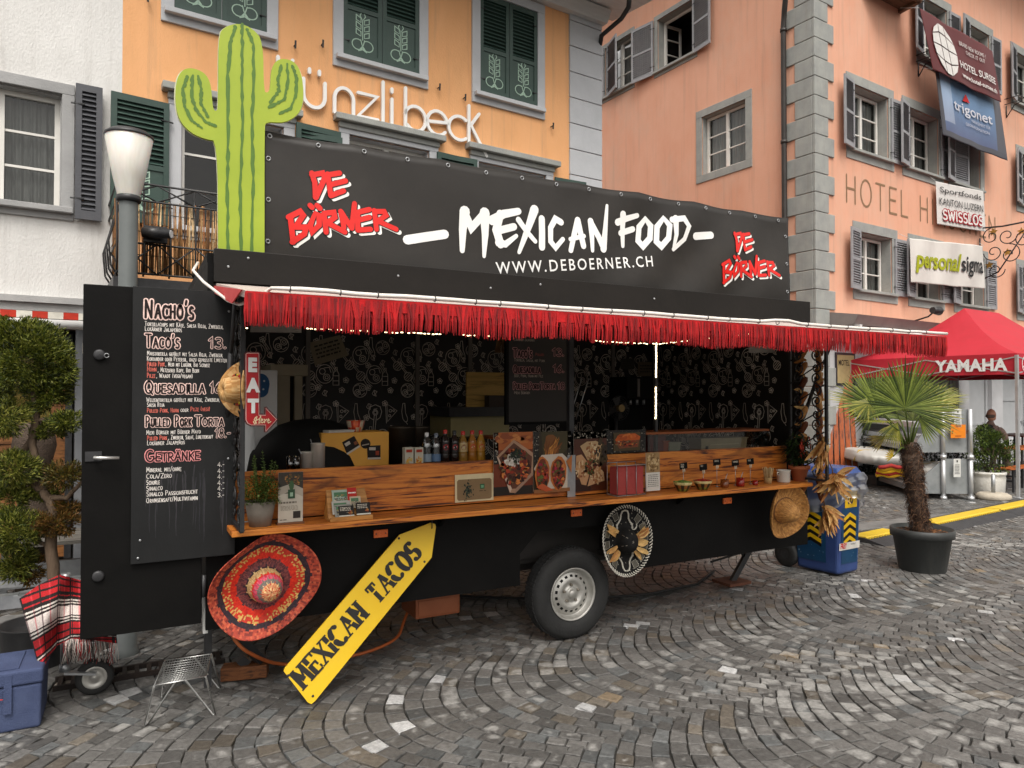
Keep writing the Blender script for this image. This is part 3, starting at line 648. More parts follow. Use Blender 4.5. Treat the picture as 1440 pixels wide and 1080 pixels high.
for zz in (zb + .2, zb + .42, zb + .6): rd.tube([F.w(a0 + .02, zz, 0), F.w(a0 + .02, zz, d1 - .03), F.w(a1, zz, d1 - .03)], .004, 4)
rd.build('reed_matting', vc('reed', .75, .2, 90, var=.3, vscale=30), b_)
sp = thing('spotlight', F.w(.98, 3.2, 1.15), 'black cylinder spotlight clamped to the reed covered balcony railing', 'spotlight')
m = MB(); p = on_y(222, 328, F.w(1, 0, 1.2).y); d_ = (F.e * .85 + F.n * .5 - UP * .05).normalized(); m.tube([p - d_ * .13, p + d_ * .02, p + d_ * .021, p + d_ * .12], [.05, .055, .045, .045], 14); m.bar(p - d_ * .02 + V((0, .05, 0)), p - d_ * .02 + V((0, .12, .0)), .2, .15); m.build('lamp_body', M_dk, sp)
m = MB(); m.cyl(p + d_ * .118, p + d_ * .123, .036, n=14); m.build('lens', pm('lens', (.6, .62, .65), (.8, .8, .8), 3, .15), sp)

# ---- white house on the left
wh = thing('white_house', F.w(-1, 0), 'white roughcast house with grey shutter and a striped roller awning at the left edge', 'building')
m = MB(); hh = [(-.95, .1, 3.62, 4.78), (-1.0, .24, 0, 2.3)]
F.wall(m, -6, .63, 2.72, 9.5, hh[:1], .3); 
m.build('wall', M_white, wh)
m = MB(); F.box(m, -6, .62, 2.58, 2.72, -.3, .06); F.box(m, -6, .62, 2.66, 2.722, .06, .1); m.build('ledge', pm('grey_ledge', (.34, .34, .34), (.45, .45, .44), 4, .8, .2, 60), wh)
stone_frame(F, wh, -.95, .1, 3.62, 4.78, .11, .03, True, pm('grey_window_stone', (.3, .3, .3), (.38, .38, .38), 3, .85, .2, 60))
sash(F, wh, -.95, .1, 3.62, 4.78, rows=3, curtain='full', fr=.06, mull=.1)
shutter(F, wh, .215, 3.53, 4.9, .235, 0, M_darkshut, 1, (0, 1), mid=False)
# ground floor: recessed shop front, timber door, marble pier
m = MB(); F.box(m, -6, .62, 2.42, 2.58, -.6, -.12); m.build('fascia_board', pm('dark_brown_board', (.03, .018, .012), (.05, .03, .02), 3, .7, stretch=(1, 6, 6)), wh)
m = MB(); F.box(m, .24, .64, 0, 2.42, -.5, -.1); m.build('pier', pm('grey_marble', (.10, .105, .115), (.15, .155, .165), 3, .45, .1, 30, c3=(.32, .32, .32), s3=1.6, amt3=.5), wh)
m = MB(); m.quad(F.w(-6, 0, -.55), F.w(.3, 0, -.55), F.w(.3, 2.45, -.55), F.w(-6, 2.45, -.55)); m.build('shop_front', pm('dark_shop', (.03, .022, .016), (.05, .038, .028), 2, .6), wh)
d = MB(); a, b = -.75, .16; F.box(d, a, b, .06, .12, -.5, -.4)
for z0_, z1_ in ((.12, .14), (2.25, 2.32)): F.box(d, a, b, z0_, z1_, -.5, -.4)
F.box(d, a, a + .12, .14, 2.25, -.5, -.4); F.box(d, b - .12, b, .14, 2.25, -.5, -.4)
for k in range(8): F.box(d, a + .12, b - .12, .14 + k * .14, .14 + k * .14 + .132, -.5, -.42)
F.box(d, a + .12, b - .12, 1.26, 1.34, -.5, -.4)
dd = d.build('door', wood('door_oak', '8a5a30', '6e4522', '4a2c16', 0, 3, .5, .3), wh)
m = MB(); m.quad(F.w(a + .12, 1.34, -.46), F.w(b - .12, 1.34, -.46), F.w(b - .12, 2.25, -.46), F.w(a + .12, 2.25, -.46)); m.build('pane', pm('amber_glass', (.14, .10, .03), (.2, .15, .04), 4, .12), dd)
m = MB(); F.box(m, b, b + .06, .06, 2.4, -.52, -.3); F.box(m, a - .06, a, .06, 2.4, -.52, -.3); F.box(m, a, b, 2.32, 2.4, -.52, -.3); m.build('door_frame', M_dk, dd)
m = MB(); F.box(m, .3, .52, 2.18, 2.29, -.1, -.085); nb = m.build('house_number', pm('cream_plate', (.5, .46, .38), (.56, .52, .44), 6, .5), wh)
m = MB(); type_(m, '14', F.w(.335, 2.197, -.084), F.e, UP, F.n, .1, .003); m.build('digits', M_dk, nb)
aw = thing('roller_awning', F.w(-.6, 2.4, .3), 'rolled up awning with red and white striped edge above the timber door on the left', 'awning')
m = MB(); z_ = on_y(60, 455, F.w(0, 0, .3).y).z; m.tube([F.w(-4, z_, .3), F.w(.52, z_, .3)], .045, 12); m.build('front_bar', pm('white_aluminium', (.72, .72, .71), (.78, .78, .77), 4, .35), aw)
m = MB()
for k in range(36):
    x = -4 + k * .125; m.color('b8301c' if k % 2 else 'd8d4c8'); F.box(m, x, x + .1248, z_ + .05, z_ + .115, .27, .31)
m.build('striped_cloth', vc('awning_cloth', .85), aw)
m = MB()
for x in (-1.5, -.6, .3): m.bar(F.w(x, z_ + .13, .05), F.w(x, z_ + .1, .3), .06, .04)
m.build('bracket', M_grey, aw)

# ---- hotel: salmon corner house
hc = F.w(12.669, 0); H = Facade(hc, BE, BN); S = Facade(hc, -BN, -BE)       # front along e, side wall running back
ht = thing('hotel_house', hc, 'salmon pink corner hotel with grey quoins, grey louvred shutters and engraved wall lettering', 'building')
c0 = 12.669
mid = [(13.95, 15.35), (16.1, 17.5), (18.15, 19.55), (21.75, 23.1)]; top = [(16.75, 17.95), (18.95, 20.1), (21.5, 22.8)]
bot = [(14.15, 15.45), (16.3, 17.5), (18.35, 19.7), (21.7, 23)]
holes = [(a - c0, b - c0, 6.86, 8.25) for a, b in mid] + [(a - c0, b - c0, 9.55, 10.95) for a, b in top] + [(a - c0, b - c0, 3.95, 5.18) for a, b in bot]
gh = [(1.6, 3.1, .0, 2.55), (3.7, 5.6, .0, 2.5), (6.2, 7.4, 0, 2.5), (8.0, 9.6, .6, 2.5)]
m = MB(); H.wall(m, 0, 17, 3.35, 13.2, holes, .3)
sh = [(1.65, 2.88, 6.85, 8.2), (3.13, 4.3, 9.8, 11.1), (5.25, 6.3, 9.85, 11.2)]
S.wall(m, 0, 11, 0, 13.2, sh, .3); m.build('wall', M_salmon, ht)
M_gf = pm('pale_grey_render', (.42, .42, .43), (.5, .5, .51), 2, .8, .1, 60)
m = MB(); H.wall(m, 0, 17, 0, 3.35, gh, .3); m.build('ground_floor_wall', M_gf, ht)
m = MB(); M_beam = pm('brown_grey_fascia', (.2, .17, .16), (.25, .215, .2), 3, .7)
m.hexa([H.w(.45, 3.13, .5), H.w(16, 3.13, .5), H.w(16, 3.13, .0), H.w(.45, 3.13, .0), H.w(.45, 3.32, .62), H.w(16, 3.32, .62), H.w(16, 3.42, .0), H.w(.45, 3.42, .0)]); m.build('cornice', M_beam, ht)
m = MB()
z = 0
for i in range(34):
    la, lb = (.62, .42) if i % 2 else (.42, .66); hgt = .385
    H.box(m, -.001 - .03, la, z + .005, z + hgt - .005, -.03, .035); S.box(m, .03, lb, z + .005, z + hgt - .005, -.03, .033); z += hgt
m.build('quoin', M_stone, ht, bevel=.012)
for (a, b, z0_, z1_) in holes:
    stone_frame(H, ht, a, b, z0_, z1_, .2, .02, True); sash(H, ht, a + .04, b - .04, z0_ + .02, z1_ - .03, -.27, rows=3)
    lo = z0_ < 5
    shutter(H, ht, a - .05, z0_ - .02, z1_ + .0, .5, R(11), M_greyshut, -1, d0=.07)
    if abs(a + c0 - 18.15) < .01: shutter(H, ht, a + .02, z0_, z1_, .68, R(3), M_greyshut, 1, d0=.0)
    else: shutter(H, ht, b + .05, z0_ - .02, z1_, .5, R(1), M_greyshut, 1, d0=.025)
a, b, z0_, z1_ = sh[0]; stone_frame(S, ht, a, b, z0_, z1_, .17, .02, False); sash(S, ht, a + .02, b - .02, z0_ + .02, z1_ - .02, -.2, rows=3)
a, b, z0_, z1_ = sh[1]; stone_frame(S, ht, a, b, z0_, z1_, .12, .02, True); sash(S, ht, a + .02, b - .02, z0_ + .02, z1_ - .02, -.25, rows=3, open_=True)
shutter(S, ht, a - .04, z0_ - .05, z1_ + .02, .6, R(8), M_greyshut, -1); shutter(S, ht, b + .1, z0_ - .05, z1_ + .02, .68, R(8), M_greyshut, 1)
m = MB(); Lc_ = Facade(S.w(b - .03, 0, -.25), (-S.n * 1 + S.e * -.12), S.e)
for (p, q, r_, t) in ((0, .5, z0_ + .03, z0_ + .09), (0, .5, z1_ - .1, z1_ - .04), (0, .05, z0_ + .09, z1_ - .1), (.45, .5, z0_ + .09, z1_ - .1), (.05, .45, z0_ + .5, z0_ + .52), (.05, .45, z0_ + .88, z0_ + .9)): Lc_.box(m, p, q, r_, t, 0, .04)
m.build('open_casement', M_frame, ht)
a, b, z0_, z1_ = sh[2]; stone_frame(S, ht, a, b, z0_, z1_, .12, .02, True); sash(S, ht, a, b, z0_, z1_, -.2, rows=3); shutter(S, ht, b - .42 + .4, z0_ - .05, z1_ + .02, .62, R(10), M_greyshut, 1); shutter(S, ht, a - .02 + .9, z0_ - .05, z1_ + .02, .66, R(20), M_greyshut, -1)
for (a, b, z0_, z1_) in gh:
    f = MB(); H.box(f, a, b, z1_ - .08, z1_, -.2, -.1); H.box(f, a, a + .1, z0_, z1_ - .08, -.2, -.1); H.box(f, b - .1, b, z0_, z1_ - .08, -.2, -.1)
    H.box(f, a + .1, b - .1, z0_, z1_ - .08, -.18, -.14); H.box(f, a + .22, b - .22, z0_ + 1.0, z0_ + 1.06, -.14, -.12)
    dr_ = f.build('door', pm('light_grey_door', (.36, .37, .38), (.42, .43, .44), 3, .5) if a > 3 else pm('dark_shopfront', (.03, .028, .026), (.05, .046, .04), 3, .3), ht)
    h_ = MB(); h_.bar(H.w(b - .25, 1.05, -.13), H.w(b - .12, 1.05, -.06), .03, .03); h_.build('handle', M_grey, dr_)
# painted lettering cut into the plaster
m = MB(); hand(m, 'HOTEL HIRSCHEN', H.w(13.72 - c0, 5.74, .004), H.e, UP, H.n, .56, .045, xs=.98, gap=.3); m.build('wall_lettering', pm('ochre_brown_paint', (.22, .13, .07), (.28, .17, .09), 8, .8), ht)
m = MB(); M_pipe = pm('brown_black_pipe', (.03, .025, .022), (.045, .038, .034), 6, .45)
m.tube([S.w(.05, 11.4, .6), S.w(.25, 10.2, .45), S.w(.55, 9.6, .16), S.w(.62, 9.3, .1), S.w(.62, 4.6, .1), S.w(.62, 0, .1)], .055, 10)
for z in (9.2, 6.9, 4.4): m.tube([S.w(.62, z, .1), S.w(.62, z + .06, .1)], .07, 10)
m.build('drainpipe', M_pipe, ht)
# timber oriel / eave corner at the top edge
m = MB(); M_or = wood('oriel_boards', '6e5440', '5a4332', '3a2a1e', 0, 2, .7, .3)
P_ = [at(1185, -6, 13.2), at(1240, 26, 12.4), at(1290, 2, 14.2), at(1235, -30, 15.0)]
zo = 10.35; P_ = [on_z(1178, -10, zo), on_z(1240, 27, zo), on_z(1294, -2, zo), on_z(1262, -24, zo)]
m.prism(P_, (0, 0, 1.6)); 
for k in range(4): m.bar(P_[k] - UP * .02, P_[(k + 1) % 4] - UP * .02, .1, .12)
m.build('oriel', M_or, ht)
m = MB(); m.hexa([H.w(-.9, 13.0, .9), H.w(17, 13.0, .9), H.w(17, 13.0, -11), H.w(-.9, 13.0, -11), H.w(-.9, 13.25, .9), H.w(17, 13.25, .9), H.w(17, 17, -6), H.w(-.9, 17, -6)]); m.build('roof', rf.data.materials[0], ht)
# small iron consoles and flower rail
for (a, b) in ((16.5 - c0, 18.2 - c0), (20.9 - c0, 23 - c0)):
    m = MB(); z = 9.35; m.tube([H.w(a, z, .02), H.w(a, z, .35), H.w(b, z, .35), H.w(b, z, .02)], .014, 5)
    m.tube([H.w(a, z + .14, .02), H.w(a, z + .14, .35), H.w(b, z + .14, .35), H.w(b, z + .14, .02)], .014, 5)
    for x in np.linspace(a, b, 14): m.tube([H.w(x, z, .35), H.w(x, z + .14, .35)], .008, 4)
    for x in (a + .1, b - .1): m.tube([H.w(x, z, .35), H.w(x, z - .05, .2), H.w(x, z - .32, .02)], .014, 5); m.tube([H.w(x, z - .32, .02), H.w(x, z, .02)], .014, 5)
    m.build('flower_rail', M_iron, ht)
# ================================================================== the food trailer
X0, X1, YF, YB = .37, 5.24, 4.30, 6.42
M_black = pm('black_panel_paint', (.0035, .0033, .0033), (.0055, .0052, .005), 3, .55, .06, 50, rvar=.08, c3=(.009, .008, .0075), s3=1.5, amt3=.5, spec=.12)
M_blackm = pm('black_matt_board', (.004, .0038, .0037), (.006, .0057, .0054), 5, .62, .05, 60, c3=(.012, .011, .01), s3=1.6, amt3=.35, spec=.12)
M_fasc = pm('black_fascia_sheet', (.008, .0066, .0054), (.012, .0098, .008), 2.2, .42, .05, 30, c3=(.024, .02, .017), s3=1.3, amt3=.4, spec=.25)
M_rub = pm('tyre_rubber', (.012, .012, .012), (.02, .02, .02), 18, .75, .2, 70)
M_rim = pm('silver_wheel_paint', (.42, .41, .38), (.5, .49, .46), 14, .4, .06, 60, metal=.55, c3=(.2, .17, .13), s3=9, amt3=.4)
M_wood = wood('scorched_pine', 'cc7d2e', 'b0601f', '3c1707', 0, 2.2, .5, .8)
M_woodd = wood('scorched_pine_dark', '8a4714', '6e340e', '2c1205', 0, 2.6, .5, .65)
M_red = vc('red_fringe', .8, .1, 90, var=.22, vscale=20)
M_vc = vc('painted', .55)
M_vcm = vc('matt_print', .8, var=.08)
M_vcg = vc('glossy_print', .3, var=.12, vscale=8)
M_or_ref = pm('orange_reflector', (.75, .14, .03), (.85, .2, .05), 60, .25)
tr = thing('food_trailer', (2.8, 5.3, 0), 'black market food trailer with a timber serving counter under an open flap with red fringe', 'food trailer')
# lower skirt with the wheel arch cut out
ax0, ax1, az = 2.36, 3.22, .80
m = MB(); zb = .445
for a, b, z0_, z1_ in ((X0, ax0, zb, 1.0), (ax1, X1, zb, 1.0), (ax0, ax1, az, 1.0)): m.box(a, b, YF, YF + .03, z0_, z1_)
m.prism([(ax0, YF, az), (ax0, YF, az - .14), (ax0 + .14, YF, az)], (0, .03, 0)); m.prism([(ax1, YF, az), (ax1 - .14, YF, az), (ax1, YF, az - .14)], (0, .03, 0))
m.box(X1 - .03, X1, YF + .03, YB, zb, 1.0); m.box(X0, X0 + .03, YF + .03, YB, zb, 1.0); m.box(X0 + .03, X1 - .03, YB - .03, YB, zb, 1.0)
m.build('skirt', M_black, tr)
m = MB(); m.box(X0 + .03, X1 - .03, YF + .34, YB - .03, .50, .54); m.box(X0 + .03, ax0 - .02, YF + .03, YF + .34, .50, .54); m.box(ax1 + .02, X1 - .03, YF + .03, YF + .34, .5, .54); m.box(ax0 - .02, ax1 + .02, YF + .31, YF + .34, .54, .9); m.box(ax0 - .02, ax1 + .02, YF + .03, YF + .31, .86, .9)
m.box(X0 + .1, X1 - .1, YF + .45, YF + .53, .42, .5); m.box(X0 + .1, X1 - .1, YB - .5, YB - .42, .42, .5)
m.build('chassis_floor', pm('dark_floor', (.02, .018, .016), (.035, .03, .027), 6, .7), tr)
# side walls and back wall of the box, roof
m = MB(); m.box(X0, X0 + .03, YF + .03, 4.95, 1.0, 2.5); m.box(X0, X0 + .03, 5.7, YB, 1.0, 2.5); m.box(X1 - .03, X1, YF + .03, YB, 1.0, 2.5); m.box(X0 + .03, X1 - .03, YB - .03, YB, 1.0, 2.5); m.box(X0, X0 + .03, 4.95, 5.7, 2.1, 2.5)
m.build('box_wall', M_black, tr)
m = MB(); m.box(X0, X1, YF + .06, YB, 2.502, 2.56); m.build('roof', M_black, tr)
m = MB(); m.box(X0 + .04, X1 - .04, YF + .07, YB - .04, 2.47, 2.50); m.build('ceiling', pm('white_ceiling', (.5, .47, .43), (.6, .57, .53), 4, .6), tr)
# printed wall covering inside: chalk doodles of bowls, guitars, chillies, bottles, pans and flowers
dm = MB(); dm.m = 0; dm.color('100d0c'); yb = YB - .036
dm.quad((X0 + .03, yb, .54), (X1 - .03, yb, .54), (X1 - .03, yb, 2.47), (X0 + .03, yb, 2.47)); dm.quad((X1 - .035, yb, .54), (X1 - .035, YF + .05, .54), (X1 - .035, YF + .05, 2.47), (X1 - .035, yb, 2.47))
dm.m = 1; dr_ = random.Random(5)
def circ(x, y, r, n=12): return _arc(x, y, r, r, 0, 360, n)
def doodle(kind, x, y, put):
    if kind == 'bowl':
        put(circ(x, y, .085, 16)); put(circ(x - .03, y - .025, .035, 9)); put(circ(x + .032, y + .03, .038, 9)); put(circ(x + .034, y + .03, .018, 7)); put([(x - .06, y + .05), (x - .02, y + .07), (x, y + .04)]); put([(x + .02, y - .06), (x + .06, y - .03)]); put([(x - .02, y), (x + .01, y - .05)]); put(circ(x - .03, y - .025, .014, 6))
    if kind == 'plate':
        put(_arc(x, y, .1, .11, 0, 360, 18)); put(circ(x - .03, y + .03, .035, 9)); put(circ(x + .02, y - .04, .04, 9)); put(circ(x + .02, y - .04, .02, 6)); put([(x - .12, y - .02), (x - .09, y - .09), (x - .03, y - .14), (x - .1, y - .12), (x - .14, y - .06), (x - .12, y - .02)]); put([(x + .06, y + .13), (x + .13, y + .03)]); put([(x + .08, y + .14), (x + .145, y + .04)]); put([(x - .01, y + .07), (x + .05, y + .08), (x + .07, y + .02)])
    if kind == 'guitar':
        put([(x - .02, y - .04), (x - .07, y - .01), (x - .085, y + .06), (x - .06, y + .12), (x, y + .145), (x + .06, y + .12), (x + .08, y + .06), (x + .06, y - .01), (x + .02, y - .04)]); put(circ(x, y + .05, .032, 10)); put(circ(x, y + .05, .02, 7)); put([(x - .014, y + .02), (x - .03, y - .17)]); put([(x + .014, y + .02), (x - .005, y - .17)]); put([(x - .03, y - .17), (x - .045, y - .23), (x - .0, y - .235), (x - .005, y - .17)]); put([(x - .02, y + .09), (x + .02, y + .095)])
    if kind == 'chilli':
        put([(x - .03, y + .12), (x - .045, y + .02), (x - .03, y - .07), (x, y - .11), (x + .03, y - .1), (x + .03, y - .06), (x + .005, y - .0), (x - .005, y + .12), (x - .03, y + .12)]); put([(x + .01, y - .11), (x + .03, y - .14)])
    if kind == 'bottle':
        put([(x - .035, y - .1), (x - .035, y + .03), (x - .012, y + .07), (x - .012, y + .11), (x + .015, y + .11), (x + .015, y + .07), (x + .035, y + .03), (x + .035, y - .1), (x - .035, y - .1)]); put([(x - .035, y - .05), (x + .035, y - .05)]); put([(x - .035, y + .01), (x + .035, y + .01)])
    if kind == 'pan':
        put(circ(x, y, .055, 12)); put([(x - .035, y + .045), (x - .08, y + .1), (x - .065, y + .11), (x - .02, y + .055)]); put([(x - .03, y - .03), (x + .03, y + .03)]); put([(x - .01, y - .045), (x + .045, y + .01)]); put([(x - .045, y - .01), (x + .01, y + .045)])
    if kind == 'pizza':
        put([(x - .05, y + .11), (x - .045, y - .1), (x + .075, y + .03), (x - .05, y + .11)]); put([(x - .07, y + .12), (x - .06, y - .12)]); put(circ(x - .01, y + .03, .018, 7)); put(circ(x - .02, y - .03, .015, 7)); put(circ(x + .03, y + .03, .012, 6))
    if kind == 'flower':
        for k in range(5): a = k * 72 + 10; put(circ(x + .022 * math.cos(R(a)), y + .022 * math.sin(R(a)), .014, 6))
        put(circ(x, y, .008, 5))
    if kind == 'leaf':
        put([(x - .03, y - .01), (x - .005, y + .03), (x + .03, y + .015), (x + .01, y - .015), (x + .02, y - .04), (x - .015, y - .03), (x - .03, y - .01)]); put([(x, y + .02), (x, y - .03)])
tile = [('bowl', .09, .1), ('plate', .27, .29), ('guitar', .28, .86), ('chilli', .06, .9), ('bottle', .4, .26), ('pan', .1, .27), ('pizza', .48, .9), ('bowl', .37, .62), ('flower', .19, .13), ('leaf', .27, .07), ('flower', .17, .85), ('leaf', .48, .72), ('flower', .47, .1), ('leaf', .2, .99), ('flower', .17, .67), ('plate', .1, .52), ('pan', .56, .4), ('leaf', .25, .5), ('flower', .4, 1.02), ('leaf', .37, .44), ('flower', .19, .4), ('leaf', .53, .57), ('chilli', .24, .62), ('flower', .52, .22)]
shades = ['e8ddd0', 'f2e8dc', 'd8ccc0']
def wall_tiles(O, U, width, height):
    K_ = .76; nx, ny = int(width / .6 / K_) + 2, int(height / 1.08 / K_) + 2
    for ix in range(-1, nx):
        for iy in range(-1, ny):
            for kind, x, y in tile:
                cx, cy = (ix * .6 + x) * K_, (iy * 1.08 + y) * K_
                if not (.14 < cx < width - .16 and .15 < cy < height - .15): continue
                dm.color(dr_.choice(shades)); q = [0]
                def put(p): q[0] += 1; dm.ribbon([(cx + K_ * a_, cy + K_ * b_) for a_, b_ in p], .0056, O, U, UP, N_, .003 + .0004 * (q[0] % 6))
                doodle(kind, 0, 0, put)
N_ = V((0, -1, 0)); wall_tiles(V((X0 + .03, yb, .9)), V((1, 0, 0)), X1 - X0 - .06, 1.57)
N_ = V((-1, 0, 0)); wall_tiles(V((X1 - .036, yb, .9)), V((0, -1, 0)), yb - YF - .05, 1.57)
dm.build('printed_wall_covering', [pm('print_black', (.012, .010, .009), (.018, .014, .012), 5, .5), vc('print_chalk', .6, var=.25, vscale=3)], tr)
for px in (433, 587, 661, 862):
    m = MB(); p = on_y(px, 500, yb - .02); m.box(p.x - .02, p.x + .02, yb - .03, yb - .008, 1.0, 2.47); m.build('wall_batten', pm('grey_batten', (.2, .18, .16), (.26, .23, .2), 5, .6), tr)
# counter: front board and shelf
m = MB(); m.box(.50, 4.97, YF - .012, YF + .02, 1.035, 1.315); m.build('counter_board', M_wood, tr, bevel=.003)
m = MB(); m.box(.47, 4.97, YF - .28, YF - .013, .998, 1.03); m.build('counter_shelf', M_wood, tr, bevel=.004)
m = MB(); m.box(.50, X1 - .04, YF + .02, YF + .55, 1.05, 1.08); m.build('worktop', pm('steel_worktop', (.25, .24, .22), (.32, .31, .29), 9, .35, metal=.7), tr)
for x in (1.75, 3.75): m = MB(); m.prism([(x, YF - .01, .995), (x, YF - .15, .995), (x, YF - .01, .9)], (.02, 0, 0)); m.build('shelf_bracket', M_black, tr)
# fascia above the opening
m = MB(); m.box(X0 + .03, X1 + .03, YF - .02, YF + .05, 2.385, 2.575); m.build('fascia', M_fasc, tr, bevel=.004)
for px, py in ((321, 375), (349, 363), (560, 388), (690, 405), (760, 400), (920, 420)):
    p = on_y(px, py, YF - .022); m = MB(); m.lathe([(.008, 0), (.007, .004), (.001, .006)], p, Matrix.Rotation(R(90), 3, 'X'), 8); m.build('rivet', M_grey, tr)
# serving flap
FY, FZ = 3.11, 2.185; fxa, fxb = .41, 5.27
def flap(x, t, dz=0): return V((x, YF - .03 + (FY - YF + .03) * t, 2.375 + (FZ - 2.375) * t + dz))
m = MB(); m.hexa([flap(fxa, 1, -.03), flap(fxb, 1, -.03), flap(fxb, 0, -.03), flap(fxa, 0, -.03), flap(fxa, 1), flap(fxb, 1), flap(fxb, 0), flap(fxa, 0)]); fp = m.build('serving_flap', pm('flap_red_white', (.5, .42, .38), (.56, .48, .44), 4, .5), tr)
m = MB(); m.hexa([flap(fxa - .004, 1, -.031), flap(fxa + .3, 1, -.031), flap(fxa + .3, .1, -.031), flap(fxa - .004, .1, -.031), flap(fxa - .004, 1, -.034), flap(fxa + .3, 1, -.034), flap(fxa + .3, .1, -.034), flap(fxa - .004, .1, -.034)]); 
fr = MB(); rr = random.Random(8)
ns = 2300
for i in range(ns):
    x = fxa + (fxb - fxa) * (i + rr.random()) / ns; den = .6 + .4 * math.sin(x * 5.1 + 1) * math.sin(x * 2.3)
    L_ = .138 + .009 * math.sin(x * 9) + rr.uniform(-.012, .008); y = FY - .012 + rr.uniform(-.012, .012)
    gap = rr.random() < .3 and .9 < x < 2.4
    if gap: continue
    fr.color(rr.choice(['9c040a', 'ac050b', '880309', 'b4070d', '94040a', '740308'])); w0 = .0055; k = x + rr.uniform(-.005, .005) + .012 * math.sin(x * 75) * (1 if .8 < x < 2.6 else .25)
    fr.quad((x - w0, y, FZ - .012), (x + w0, y, FZ - .012), (k + w0 * .7, y - .004, FZ - .012 - L_ * .55), (k - w0 * .7, y - .004, FZ - .012 - L_ * .55))
    k2 = k + rr.uniform(-.004, .004); fr.quad((k - w0 * .7, y - .004, FZ - .012 - L_ * .55), (k + w0 * .7, y - .004, FZ - .012 - L_ * .55), (k2 + .0015, y + rr.uniform(-.003, .004), FZ - .012 - L_), (k2 - .0015, y, FZ - .012 - L_))
fr.color('b8060d'); fr.box(fxa, fxb, FY - .016, FY + .01, FZ - .06, FZ - .004)
y_ = FY
for i in range(200):                                            # short side fringe
    t = i / 200; p = flap(fxb, 1 - t * .18); fr.quad(p + V((.004, 0, -.01)), p + V((.004, .008, -.01)), p + V((.006, .004, -.15)), p + V((.006, .001, -.15)))
fr.build('fringe', M_red, fp)
m = MB(); m.prism([(fxa - .012, YF - .035, 2.36), (fxa - .012, FY + .02, 2.19), (fxa - .012, FY + .35, 2.17), (fxa - .012, YF - .035, 2.32)], (.006, 0, 0)); m.color('d02028'); m.build('side_cloth', pm('red_side_cloth', (.6, .05, .05), (.7, .09, .09), 8, .8), fp)
M_led = pm('rope_light_tube', (.72, .66, .6), (.8, .75, .7), 30, .35)
rr = random.Random(2); m = MB(); pts = [(fxa - .1, YF - .1, 2.47), (fxa - .13, YF - .2, 2.41), (fxa - .09, YF - .35, 2.33), (fxa + .0, YF - .6, 2.21), (fxa + .02, YF - .85, 2.165), (fxa + .06, YF - 1.0, 2.17), (fxa + .1, FY - .03, FZ + .012)]
n = 40
for i in range(1, n + 1): x = fxa + .1 + (fxb - fxa - .1) * i / n; pts.append((x, FY - .018, FZ + .015 + rr.uniform(-.002, .003) + (.012 if i in (25, 26) else 0)))
m.tube(pts, [.0075] * 7 + [.0105] * (len(pts) - 7), 8); rp = m.build('rope_light', M_led, fp)
for i in range(22):
    m = MB(); x = fxa + .15 + (fxb - fxa - .2) * i / 22 + rr.uniform(-.05, .05); m.tube([(x, FY - .018 + .0135 * math.cos(a), FZ + .015 + .0135 * math.sin(a)) for a in np.linspace(0, 6.28, 8)], .0025, 4)
    m.build('cable_tie', M_dk, rp)
for x in (X0 + .1, X1 - .07):
    m = MB(); m.tube([(x, YF - .02, 1.55), (x, YF - .2, 1.98)], .016, 8); m.tube([(x, YF - .18, 1.94), flap(x, .3, -.03)], .01, 8); m.build('gas_strut', M_dk, fp)
# strings of small lamps along the inside edge of the flap and down a post
m = MB()
M_lamp = emis('led_bead', 'ffe2b0', 4.5)
def beads(p0, p1, n, r=.0045):
    p0, p1 = V(p0), V(p1)
    for i in range(n):
        if rr.random() < .25: continue
        p = p0.lerp(p1, (i + rr.random() * .5) / n); p.z += rr.uniform(-.003, .003); a = p + (p1 - p0) / n * .55; m.tube([p, a], r * .7, 5)
y = YF + .1
beads(on_y(335, 462, y), on_y(350, 462, y), 3); beads(on_y(428, 462, y), on_y(690, 473, y), 46); beads(on_y(808, 478, y), on_y(925, 484, y), 26); beads(on_y(925, 484, y), on_y(1110, 463, y), 40)
a, b = on_y(923, 482, y), on_y(922, 590, y)
for i in range(26):
    if 11 < i < 15: continue
    p = V(a).lerp(V(b), i / 26); m.tube([p, p + V((rr.uniform(-.004, .004), 0, -.018))], .0058, 5)
m.build('led_string', M_lamp, tr)
m = MB(); q = on_y(922, 560, y + .02); m.box(q.x - .012, q.x + .012, y + .008, y + .035, 1.05, 2.4); m.build('front_post', M_dk, tr)
m = MB(); q = on_y(803, 560, YF + .03); m.box(q.x - .02, q.x + .02, YF + .02, YF + .06, 1.05, 2.4); m.build('front_post', M_dk, tr)
